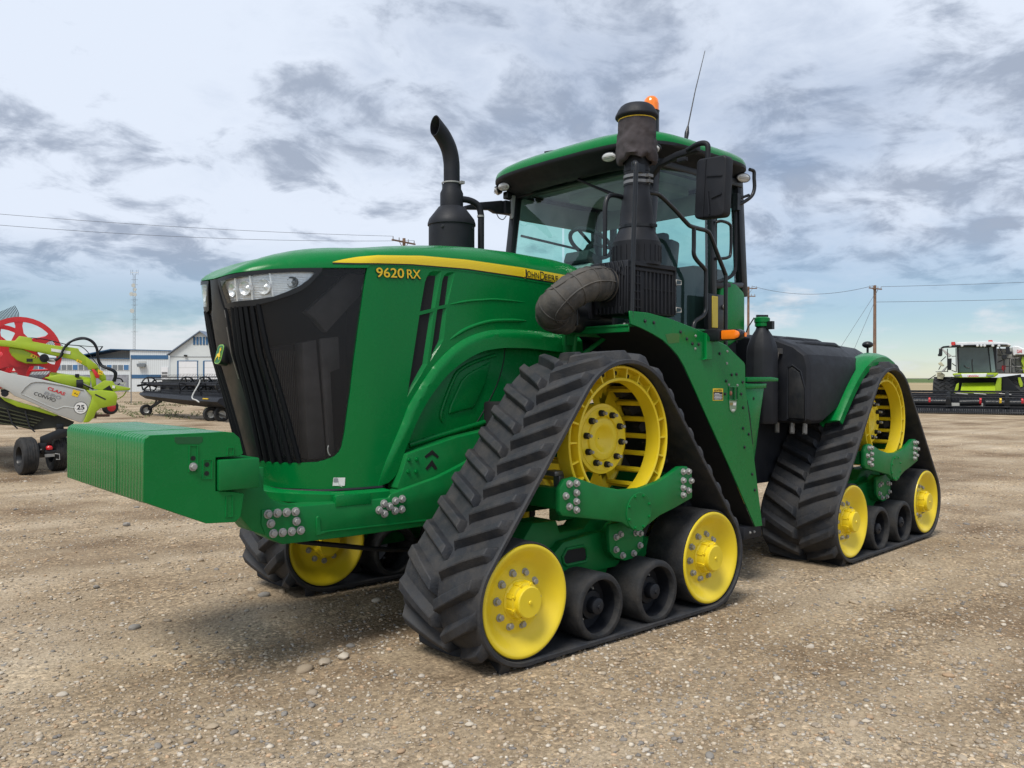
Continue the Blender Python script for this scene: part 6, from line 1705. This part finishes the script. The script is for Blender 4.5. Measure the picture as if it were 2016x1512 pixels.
def warn(z, q, y, parent):
    P = Q(z, q); o = MB().prism(P, 'y', y - .002, y).obj('warning_sticker', YELP, parent, smooth=0)
    cx = sum(p[0] for p in P) / 4; cz = sum(p[1] for p in P) / 4; s = abs(P[0][0] - P[1][0])
    MB().prism([(cx - s * .28, cz - s * .05), (cx + s * .05, cz - s * .10), (cx - s * .08, cz + s * .22)], 'y', y - .004, y - .002).prism([(cx + s * .10, cz - s * .25), (cx + s * .36, cz - s * .30), (cx + s * .24, cz + s * .02)], 'y', y - .004, y - .002).obj('warning_mark', BLKPR, o, smooth=0)
    return o
warn(Zb, [(925, 395), (1000, 418), (1040, 345), (945, 318)], -.034, sp_)
# reel
RC = V((CX(40) * 1.03, .55, 1.641 + (CZ(698, CX(40)) - 1.641) * 1.035))
def ring(off, detail):
    c = RC + AX * off; mb = MB(); N = 40
    for r0, r1 in ((.60, .665),):
        vs = []
        for y in (-.03, .03):
            for r in (.575, .665):
                vs += [c + V((r * cos(2 * pi * k / N), y, r * sin(2 * pi * k / N))) for k in range(N)]
        def idx(y, r, k): return (y * 2 + r) * N + k % N
        fs = []
        for k in range(N):
            fs += [(idx(0, 0, k), idx(0, 0, k + 1), idx(0, 1, k + 1), idx(0, 1, k)), (idx(1, 0, k), idx(1, 0, k + 1), idx(1, 1, k + 1), idx(1, 1, k)), (idx(0, 1, k), idx(0, 1, k + 1), idx(1, 1, k + 1), idx(1, 1, k)), (idx(0, 0, k), idx(0, 0, k + 1), idx(1, 0, k + 1), idx(1, 0, k))]
        mb.add(vs, fs)
    for k in range(6):
        a = R(93 + 60 * k); d = V((cos(a), 0, sin(a))); t = V((-sin(a), 0, cos(a)))
        pr = [c + d * r + t * w * s for r, w, s in ((.18, .16, -1), (.36, .07, -1), (.50, .055, -1), (.585, .075, -1), (.585, .075, 1), (.50, .055, 1), (.36, .07, 1), (.18, .16, 1))]
        mb.add([p + V((0, -.025, 0)) for p in pr] + [p + V((0, .025, 0)) for p in pr], [tuple(range(8)), tuple(range(8, 16))] + [(i, (i + 1) % 8, 8 + (i + 1) % 8, 8 + i) for i in range(8)])
    mb.cyl(c + V((0, -.04, 0)), c + V((0, .04, 0)), .26, n=24)
    return mb.obj('reel_ring', RED, HD, weld=False, smooth=30)
for off in (0, 2.6, 5.2): ring(off, off == 0)
def tine_mesh(lean):
    return MB().tube(spline([(0, 0, 0), (.01, 0, .08), (-.015, 0, .16), (-.055, 0, .235)], 3), .0065, 5).mesh('reel_tine', BLK, smooth=60)
TINE = tine_mesh(0)
for k in range(6):
    a = R(93 + 60 * k); p = RC + V((.635 * cos(a), 0, .635 * sin(a)))
    b = MB().cyl(p, p + AX * 7.0, .022, n=8).obj('reel_bar', RED, HD)
    for i in range(44 if k in (0, 1, 4, 5) else 10):
        q = p + AX * (.04 + .155 * i)
        ang = 0 if k < 2 else R(180 - 25) if k in (4, 5) else R(90)
        inst('reel_tine', TINE, b, M.Translation(q) @ M.Rotation(ang, 4, 'Y'))
MB().cyl(RC, RC + AX * 7, .09, n=16).obj('reel_tube', RED, HD)
# arm and motor cover
ARM = Q(Za, [(-200, 610), (0, 622), (190, 632), (250, 565), (420, 590), (430, 640), (700, 690), (960, 720), (1060, 735), (1075, 770), (1170, 850), (1320, 960), (1345, 1010), (1440, 1110), (1445, 1180), (1400, 1200), (1330, 1140), (1250, 1040), (1170, 985), (1000, 890), (700, 830), (530, 790), (300, 745), (100, 715), (-200, 690)])
arm = MB().prism(ARM, 'y', .20, .32).obj('reel_arm', LIME, HD, bevel=.012)
MB().prism(Q(Za, [(690, 735), (955, 775), (950, 815), (690, 775)]), 'y', .192, .20).obj('white_label', WHTP, arm, smooth=0)
MB().prism(Q(Za, [(1170, 850), (1290, 940), (1330, 1010), (1200, 1030), (1170, 960), (1160, 900)]), 'y', .16, .36).obj('arm_gusset', LIME, arm, bevel=.01)
MB().prism(Q(Za, [(1215, 1040), (1290, 1030), (1310, 1260), (1250, 1290)]), 'y', .18, .26).obj('lift_strut', LIME, HD, bevel=.01)
MB().prism(Q(Za, [(1240, 1020), (1280, 1020), (1350, 1100), (1345, 1140), (1300, 1145), (1280, 1100)]), 'y', .12, .18).obj('red_lever', RED, HD, bevel=.01)
warn(Za, [(1030, 915), (1095, 945), (1110, 910), (1040, 880)], .158, arm); warn(Za, [(1330, 1090), (1390, 1095), (1395, 1050), (1325, 1020)], .115, arm)
cov = MB().prism(Q(Za, [(105, 715), (300, 745), (420, 800), (560, 880), (655, 930), (600, 945), (480, 948), (330, 940), (220, 900), (140, 830), (108, 770)]), 'y', .26, .46).obj('drive_cover', LIME, HD, bevel=.02)
warn(Za, [(400, 845), (490, 875), (500, 840), (415, 805)], .255, cov)
MB().prism(Q(Za, [(350, 875), (432, 875), (432, 918), (350, 918)]), 'y', .25, .262).obj('cover_slot', BLK, cov)
c = Q(Za, [(595, 870)])[0]
MB().cyl((c[0], .12, c[1]), (c[0], .28, c[1]), .075, n=20).cyl((c[0], .10, c[1]), (c[0], .13, c[1]), .03, n=12).obj('reel_motor', BLKM, HD, weld=False)
MB().tube([(c[0] + .06, .16, c[1] - .03), (c[0] + .18, .15, c[1] - .03)], .012, 8).tube([(c[0] + .06, .2, c[1] - .05), (c[0] + .17, .2, c[1] - .06)], .012, 8).obj('hose_fitting', STEEL, HD, weld=False)
def hosep(z, pts, y0, r, name='hydraulic_hose'):
    P = Q(z, pts); return MB().tube(spline([(x, y0 + .02 * i % .1, zz) for i, (x, zz) in enumerate(P)], 5), r, 8).obj(name, BLKM, HD, smooth=60)
hosep(Za, [(740, 900), (810, 850), (860, 740), (930, 660), (1030, 615), (1150, 605), (1250, 650), (1310, 740), (1325, 870), (1360, 960), (1450, 1010), (1540, 1050), (1560, 1110), (1530, 1200)], .14, .020)
hosep(Za, [(750, 905), (830, 840), (880, 730), (950, 650), (1040, 600), (1150, 592), (1260, 640), (1320, 740), (1340, 880), (1400, 975), (1500, 1010), (1580, 1070), (1560, 1190)], .18, .018)
hosep(Za, [(330, 585), (600, 610), (900, 680), (1080, 700), (1180, 770), (1260, 880), (1330, 960)], .22, .008)
hosep(Za, [(1010, 690), (1290, 712), (1390, 705)], .22, .006)
hosep(Za, [(1340, 780), (1395, 705)], .22, .012, 'stay_rod')
hosep(Za, [(1560, 1140), (1640, 1150), (1670, 1200), (1600, 1230)], .2, .012)
# body behind the side panel
mb = MB()
body = Q(Zb, [(560, 170), (760, 120), (940, 130), (1000, 180), (1130, 210), (1180, 300), (900, 290)])
mb.prism(body, 'y', .10, .5); mb.cyl((CX(95), .35, CZ(750)), (CX(178), .35, CZ(760)), .15, n=20)
mb.obj('feed_body', LIME, HD, bevel=.03, weld=False)
mb = MB(); c = Q(Zb, [(1035, 245)])[0]
mb.cyl((c[0] - .06, .05, c[1]), (c[0] + .05, .05, c[1]), .075, n=16).bar((c[0], .03, c[1] + .02), (c[0] + .22, .03, c[1] - .10), .03, .03).box((CX(152), .2, CZ(741)), (.07, .08, .06))
mb.obj('hydraulic_motor', BLKM, HD, weld=False)
MB().bar((c[0] + .02, .0, c[1] + .02), (c[0] + .20, .0, c[1] - .07), .014, .014).obj('drive_shaft', STEEL, HD)
tt = MB().prism(Q(Zb, [(1180, 310), (1350, 200), (1460, 210), (1490, 260), (1640, 290), (1690, 300), (1680, 330), (1550, 335), (1480, 345), (1300, 330)]), 'y', .02, .14).obj('tongue_bracket', LIME, HD, bevel=.01)
MB().prism(Q(Zb, [(1330, 320), (1415, 265), (1465, 335)]), 'y', .012, .022).obj('bracket_hole', DARK, tt, smooth=0)
MB().prism(Q(Zb, [(1455, 265), (1490, 270), (1485, 305), (1452, 298)]), 'y', .008, .02).obj('white_label', WHTP, tt, smooth=0)
MB().tube([(x, .1, z) for x, z in Q(Zb, [(1640, 340), (1600, 400), (1540, 440), (1510, 445)])], .012, 6).obj('lime_stay', LIME, HD, smooth=60)
MB().bar((CX(237), .1, CZ(756)), (CX(249), .1, CZ(756)), .01, .03).bar((CX(246), .1, CZ(754)), (CX(246), .1, CZ(761)), .01, .02).obj('grey_hook', LGREY, HD, weld=False)
# belly: dark slatted underside running back along the header
bel = Q(Zb, [(-400, 380), (0, 415), (200, 510), (480, 560), (760, 660), (960, 740), (930, 800), (700, 820), (420, 850), (160, 790), (-400, 760)])
mb = MB(); n = len(bel)
A = [V((x, .12, z)) for x, z in bel]; B = [p + AX * 7 for p in A]
mb.add(A + B, [tuple(range(n)), tuple(range(n, 2 * n))] + [(i, (i + 1) % n, n + (i + 1) % n, n + i) for i in range(n)])
mb.obj('belly', mat('dark_underside', (.022, .024, .018), rough=.7, var=.4, vscale=4), HD)
MB().prism(Q(Zb, [(0, 415), (120, 440), (240, 480), (520, 560), (760, 655), (700, 665), (470, 600), (220, 545), (60, 470)]), 'y', .02, .10).obj('lower_frame', LIME, HD, bevel=.01)
for i in range(5):
    a, b = Q(Zb, [(-60, 540 + 52 * i), (560 - 40 * i, 700 + 30 * i)]); MB().bar((a[0], .09, a[1]), (b[0], .10, b[1]), .03, .02).obj('underside_slat', mat('slat_olive', (.06, .065, .03), rough=.6) if i == 0 else HD.children[-1].data.materials[0], HD)
for (a, b) in (((85, 560), (150, 760)), ((320, 600), (375, 800))):
    P = Q(Zb, [a, b, (b[0] + 75, b[1] + 72)]); MB().tube([(P[0][0], .06, P[0][1]), (P[1][0], .05, P[1][1]), (P[2][0], .05, P[2][1])], .014, 6).obj('skid_hook', BLK, HD)
c = Q(Zb, [(60, 375)])[0]
MB().cyl((c[0], -.02, c[1]), (c[0], .12, c[1]), .055, n=14).box((c[0] + .02, .05, c[1] + .05), (.16, .08, .05)).obj('knife_drive', BLKM, HD, weld=False)
# its trailer
TRL = thing('header_trailer', 'low black header trailer with two dark road wheels and a red cap on its hitch', 'trailer', loc, rzH)
nx_ = V((-.95, -.31, 0)); wa_ = atan2(nx_.y, nx_.x) - pi / 2
TW1 = MB().lathe([(.17, -.115), (.25, -.135), (.305, -.12), (.325, -.09), (.330, .0), (.325, .09), (.305, .12), (.25, .135), (.17, .115)], n=40).mesh('wheel', TYRE)
tr_ = MB()
for k in range(-2, 3): tr_.lathe([(.3285, -.012), (.333, -.008), (.333, .008), (.3285, .012)], o=(0, .038 * k, 0), n=36)
TRD = tr_.mesh('tread_rib', TYRE, weld=False)
TR1 = MB().lathe([(.175, .11), (.165, .09), (.15, .03), (.09, .01), (.075, .05), (.04, .06), (.001, .06)], n=28).mesh('rim', BLKP)
for (px, y) in ((52, -.1), (113, .38)):
    o = inst('wheel', TW1, TRL, M.Translation((CX(px), y, .325)) @ M.Rotation(wa_, 4, 'Z')); inst('rim', TR1, o); inst('tread_rib', TRD, o)
MB().prism(Q(Zb, [(515, 935), (700, 860), (760, 830), (910, 830), (890, 925), (760, 955), (690, 970), (640, 1040), (600, 1035), (515, 1040)]), 'y', .0, .10).bar((CX(70), -.05, .35), (CX(108), .35, .34), .10, .14).box((CX(83), .05, .44), (.14, .14, .20)).bar((CX(118), .1, .80), (CX(100), 5.0, .75), .12, .14).obj('chassis', BLKP, TRL, bevel=.008, weld=False)
c = Q(Zb, [(638, 1078)])[0]
MB().lathe([(.05, -.02), (.054, .02), (.035, .045), (.001, .052)], o=(c[0], -.08, c[1]), axis='z', n=18).obj('red_cap', RED, TRL)
MB().bar((CX(88), -.14, CZ(896.5)), (CX(107), -.10, CZ(896)), .04, .05).tube([(CX(108), -.14, CZ(893)), (CX(117), -.14, CZ(894.5)), (CX(117.5), -.14, CZ(905)), (CX(110), -.14, CZ(904))], .010, 6).box((CX(81), -.14, CZ(884)), (.03, .02, .02)).obj('hitch', STEEL, TRL, weld=False)
MB().box((CX(99), -.06, CZ(890)), (.18, .10, .06)).obj('hitch_head', BLKP, TRL, bevel=.01)
o = inst('gauge_wheel', TW1, TRL, M.Translation((CX(217) * 1.09, 1.6, CZ(809))) @ M.Rotation(R(25), 4, 'Z') @ M.Scale(.46, 4)); inst('red_rim', MB().lathe([(.20, -.12), (.16, -.14), (.001, -.15)], n=24).mesh('red_rim', RED), o)
MB().bar((CX(196) * 1.09, 1.6, CZ(806)), (CX(213) * 1.09, 1.6, CZ(808)), .05, .05).obj('wheel_arm', BLKP, TRL)
MB().box((CX(203), 1.0, CZ(825)), (.30, .08, .05)).box((CX(190), 1.0, CZ(822)), (.06, .08, .16)).obj('drawbar', mat('rusty_brown', (.10, .05, .035), rough=.8), TRL, weld=False)
MB().cyl((CX(183), .9, .25), (CX(183), .9, .82), .10, n=12).obj('jack_leg', BLKP, TRL)

# ---- combine harvester at the right edge and the black header it carries
loc, rzC, X, Z = ray_frame(1950, 45)
CH_ = thing('combine_harvester', 'lime, white and grey combine harvester with open side doors facing the yard', 'combine harvester', loc, rzC)
Zc = (1760, 640, 7.559)
def C(pts):
    o = []
    for a, b in pts:
        x = X(Zc[0] + a / Zc[2]); o.append((x, Z(Zc[1] + b / Zc[2], x)))
    return o
def cp(name, pts, y0, y1, m, parent=None, bev=.02):
    return MB().prism(C(pts), 'y', y0, y1).obj(name, m, parent or CH_, bevel=bev, seg=1)
CBF = cp('cab', [(930, 300), (1530, 300), (1530, 705), (945, 705)], .06, 1.7, BLKP)
cp('windscreen', [(962, 318), (1395, 322), (1440, 700), (968, 700)], .0, .05, mat('tinted_windscreen', (.055, .085, .085), rough=.08, coat=.5, var=.25, vscale=1.5), CBF)
cp('quarter_glass', [(1410, 318), (1470, 318), (1515, 690), (1450, 700)], .02, .055, mat('pale_cab_glass', (.17, .24, .24), rough=.08, coat=.5), CBF)
MB().tube([(x, -.02, z) for x, z in C([(1165, 500), (1160, 560), (1175, 690)])], .03, 6).tube([(x, .0, z) for x, z in C([(1040, 590), (1080, 625), (1130, 630)])], .03, 6).obj('wiper', BLK, CBF, weld=False)
rf = cp('cab_roof', [(920, 262), (980, 250), (1440, 243), (1700, 262), (1740, 290), (1735, 302), (1540, 296), (1430, 292), (930, 300)], -.5, 1.9, WHITE, None, .05)
cp('light_bar', [(700, 335), (740, 312), (930, 292), (1430, 285), (1560, 282), (1690, 285), (1690, 300), (1540, 305), (1000, 318), (930, 330), (760, 335), (705, 350)], -.62, -.3, BLKP, rf)
mb = MB()
for a in (845, 1018, 1245, 1300, 1350, 1470, 1560):
    p = C([(a, 305)])[0]; mb.lathe([(.07, -.02), (.05, -.05), (.001, -.06)], o=(p[0], -.62, p[1]), n=12)
mb.obj('work_lamp', LENSW, rf, weld=False)
for a in ((885, 278), (1435, 253)):
    p = C([a])[0]; MB().cyl((p[0], -.3, p[1] - .12), (p[0], -.3, p[1] + .12), .13, .10, n=14).obj('beacon', REDL, rf)
for q in ([(680, 350), (730, 352), (728, 440), (715, 462), (665, 460), (660, 435), (675, 425)], [(1660, 320), (1715, 318), (1722, 385), (1755, 390), (1750, 425), (1715, 435), (1660, 425)], [(1600, 440), (1670, 440), (1680, 460), (1672, 500), (1610, 510), (1598, 480)]):
    cp('mirror', q, -.7, -.5, BLKP)
MB().tube([(x, -.6, z) for x, z in C([(1560, 310), (1615, 430)])], .03, 6).tube([(x, -.6, z) for x, z in C([(1635, 505), (1640, 700)])], .03, 6).obj('mirror_stay', BLKP, CH_, weld=False)
cp('engine_body', [(1535, 320), (1660, 320), (1760, 300), (1900, 310), (2300, 340), (2300, 700), (1535, 700)], 1.9, 6.0, LGREY)
gt = cp('grain_tank', [(1770, 285), (1860, 292), (1930, 325), (2300, 330), (2300, 430), (1830, 425), (1800, 440), (1770, 440)], 1.0, 4.5, WHITE, None, .06)
p = C([(1838, 395)])[0]; q = C([(1915, 398)])[0]
inst('lettering', text_mesh('lettering', 'CLAAS', (q[0] - p[0]), .17, REDP, .004, .02), gt, place((p[0], .985, p[1]), (1, 0, 0), (0, 0, 1)))
cp('lime_side', [(1915, 450), (1980, 440), (2300, 440), (2300, 720), (1935, 700), (1900, 540)], 1.2, 4.0, LIME)
bm_ = cp('cab_bumper', [(870, 715), (930, 708), (1480, 703), (1560, 703), (1545, 730), (1500, 765), (1380, 775), (1000, 775), (905, 768)], -.25, .6, LIME, None, .03)
cp('bumper_panel', [(1000, 718), (1390, 712), (1370, 765), (1020, 770)], -.29, -.2, WHITE, bm_)
p = C([(1100, 764)])[0]; q = C([(1258, 764)])[0]
inst('model_lettering', text_mesh('model_lettering', 'LEXION', q[0] - p[0], .09, REDP, .004, .02), bm_, place((p[0], -.297, p[1]), (1, 0, 0), (0, 0, 1)))
for a in ((900, 1000), (1380, 1490)): cp('headlight', [(a[0], 735), (a[1], 728), (a[1] - 10, 758), (a[0] + 10, 760)], -.27, -.2, GREYW, bm_)
cp('underside', [(880, 770), (1560, 770), (1900, 720), (1930, 950), (1600, 985), (900, 985)], .9, 4.0, DARK)
mb = MB()
f0 = C([(1010, 850), (1500, 845), (1520, 960), (985, 970)])
vs = [(f0[0][0], .5, f0[0][1]), (f0[1][0], .5, f0[1][1]), (f0[2][0], -1.0, f0[2][1] - .25), (f0[3][0], -1.0, f0[3][1] - .25), (f0[0][0], 1.2, f0[0][1] - .3), (f0[1][0], 1.2, f0[1][1] - .3), (f0[2][0], -.6, f0[2][1] - .6), (f0[3][0], -.6, f0[3][1] - .6)]
mb.add(vs, [(0, 1, 2, 3), (4, 5, 6, 7), (0, 1, 5, 4), (1, 2, 6, 5), (2, 3, 7, 6), (3, 0, 4, 7)])
mb.obj('feeder_house', LIME, CH_, bevel=.03)
cp('feeder_arm', [(1540, 770), (1600, 770), (1600, 980), (1500, 990), (1490, 960)], .0, .4, LIME)
cp('feeder_arm', [(940, 870), (975, 850), (970, 940), (930, 1010), (895, 1030), (905, 985)], -.9, -.6, LIME)
ct = MB().lathe([(.45, -.30), (.85, -.33), (.96, -.27), (.97, 0), (.96, .27), (.85, .33), (.45, .30)], axis='x', n=40)
CTY = ct.mesh('tyre', TYRE)
cg = MB()
for k in range(22):
    a = 2 * pi * k / 22
    for s in (-1, 1):
        aa = a + (0 if s < 0 else pi / 22)
        p0 = V((0.02 * s, -.985 * cos(aa), .985 * sin(aa))); p1 = V((.29 * s, -.985 * cos(aa + .20), .985 * sin(aa + .20))); cg.bar(p0, p1, .055, .05)
CLG = cg.mesh('tyre_lug', TYRE, weld=False)
CRM = MB().lathe([(.46, -.2), (.3, -.12), (.001, -.10)], axis='x', n=24).mesh('rim', RED)
for px in (1848, 1869, 1988, 2009):
    o = inst('tyre', CTY, CH_, M.Translation((X(px), 1.5, .96))); inst('tyre_lug', CLG, o); inst('rim', CRM, o)
cp('fender', [(1850, 770), (1890, 770), (1925, 860), (1925, 910), (1890, 930), (1860, 850)], .6, 1.4, LIME)
cp('red_hub', [(590, 890), (605, 890), (605, 965), (590, 965)], .9, 1.0, RED, None, 0); cp('red_hub', [(735, 890), (775, 890), (775, 960), (735, 960)], .9, 1.0, RED, None, 0)
cp('access_ladder', [(790, 485), (855, 485), (850, 660), (790, 660)], .3, .5, BLKP)
cp('open_door', [(645, 335), (690, 308), (850, 440), (800, 470), (700, 350)], .9, 1.1, LGREY)
cp('open_door', [(640, 560), (690, 530), (730, 580), (740, 600), (690, 600)], .7, .9, mat('cream_panel', (.55, .53, .38), rough=.5))
cp('open_door', [(690, 680), (780, 590), (790, 605), (740, 680)], .7, .9, LGREY)
cp('toolbox', [(625, 695), (690, 690), (745, 730), (720, 800), (630, 790)], .8, 1.3, mat('cream_box', (.42, .40, .28), rough=.6, var=.5, vscale=4))
for a, b in (((790, 340), (795, 690)), ((918, 330), (925, 690)), ((860, 560), (920, 600)), ((855, 455), (920, 450)), ((855, 665), (925, 690)), ((500, 808), (620, 730)), ((660, 655), (690, 600)), ((690, 530), (770, 455)), ((615, 685), (790, 680)), ((1540, 430), (1600, 440)), ((1540, 545), (1620, 510)), ((1540, 660), (1640, 650)), ((1685, 485), (1870, 480)), ((1720, 485), (1720, 700)), ((1755, 485), (1760, 700)), ((1815, 470), (1820, 690)), ((1870, 480), (1930, 620)), ((1760, 555), (1815, 620)), ((1820, 690), (1870, 655)), ((1870, 655), (1935, 660)), ((1640, 605), (1900, 605))):
    A, B = C([a, b]); MB().cyl((A[0], .4, A[1]), (B[0], .4, B[1]), .025, n=6).obj('handrail', BLKP, CH_)
cp('fire_extinguisher', [(1605, 590), (1660, 590), (1660, 660), (1605, 660)], .35, .6, RED)
cp('red_label', [(1625, 660), (1645, 660), (1645, 680), (1625, 680)], .4, .5, RED, None, 0)
cp('stair_skirt', [(1610, 770), (1700, 770), (1870, 960), (1610, 980)], .5, .6, BLKP)

BH = thing('black_header', 'wide black draper header mounted low on the lime combine at the right edge', 'harvester header', loc, rzC)
xs = (X(1796), X(2250))
def bc(name, y0, y1, z0, z1, m=BLKP, x0=None, x1=None, bev=.02):
    return MB().box((((x0 if x0 is not None else xs[0]) + (x1 if x1 is not None else xs[1])) / 2, (y0 + y1) / 2, (z0 + z1) / 2), ((x1 if x1 is not None else xs[1]) - (x0 if x0 is not None else xs[0]), y1 - y0, z1 - z0)).obj(name, m, BH, bevel=bev, seg=1)
zq = lambda b: Z(640 + b / 7.559)
bc('top_beam', -1.2, -1.0, zq(995), zq(965)); bc('back_sheet', -1.25, -1.15, .25, zq(1000), BLKM)
bc('cutter_bar', -3.0, -2.6, .06, .16); bc('draper_deck', -2.6, -1.2, .14, .26, BLKM)
RT2 = MB().cyl((xs[0], -2.2, zq(1135)), (X(1867), -2.2, zq(1135)), .19, n=20).cyl((X(1892), -2.2, zq(1140)), (X(1931), -2.2, zq(1130)), .17, n=20).cyl((X(1941), -2.2, zq(1140)), (xs[1], -2.2, zq(1140)), .19, n=20).obj('reel_tube', BLKP, BH, weld=False)
for a, m_ in ((318, YELP), (572, REDP), (1295, REDP), (1580, YELP), (1893, REDP)):
    p = X(1760 + a / 7.559); MB().cyl((p - .05, -2.2, zq(1115)), (p + .05, -2.2, zq(1115)), .205, n=18).obj('marker_tape', m_, RT2)
mb = MB()
for yy, zz in ((-2.0, zq(1030)), (-2.5, zq(1060)), (-2.0, zq(1200)), (-2.6, zq(1190))): mb.cyl((xs[0], yy, zz), (xs[1], yy, zz), .025, n=6)
x = xs[0]
while x < xs[1]:
    mb.cyl((x, -2.5, zq(1060)), (x + .05, -2.62, zq(1100)), .012, n=4); mb.cyl((x + .07, -2.6, zq(1190)), (x + .10, -2.75, zq(1280)), .012, n=4); x += .15
mb.obj('reel_tines', BLKM, BH, weld=False)
tag(BH.children[-1], kind='stuff')
mb = MB(); x = xs[0]
while x < xs[1]:
    mb.bar((x, -2.9, .10), (x, -3.12, .06), .03, .04); mb.bar((x, -2.62, .16), (x, -2.62, zq(1225)), .03, .03); x += .102
mb.obj('knife_guards', GREYM, BH, weld=False); tag(BH.children[-1], kind='stuff')
for a in (835, 1670):
    MB().prism([(X(1760 + (a - 40) / 7.559), zq(1190)), (X(1760 + (a + 50) / 7.559), zq(1190)), (X(1760 + (a + 30) / 7.559), zq(985)), (X(1760 + (a - 20) / 7.559), zq(985))], 'y', -2.4, -1.1).obj('reel_arm', BLKP, BH, bevel=.02)
MB().box((X(1903), -1.9, zq(1165)), (1.6, .1, .16)).obj('centre_plate', LGREY, BH)
for a in (1195, 1560, 930): MB().cyl((X(1760 + a / 7.559), -1.3, zq(1005)), (X(1760 + (a + 180) / 7.559), -1.3, zq(1018)), .03, n=8).obj('hydraulic_line', STEEL, BH)
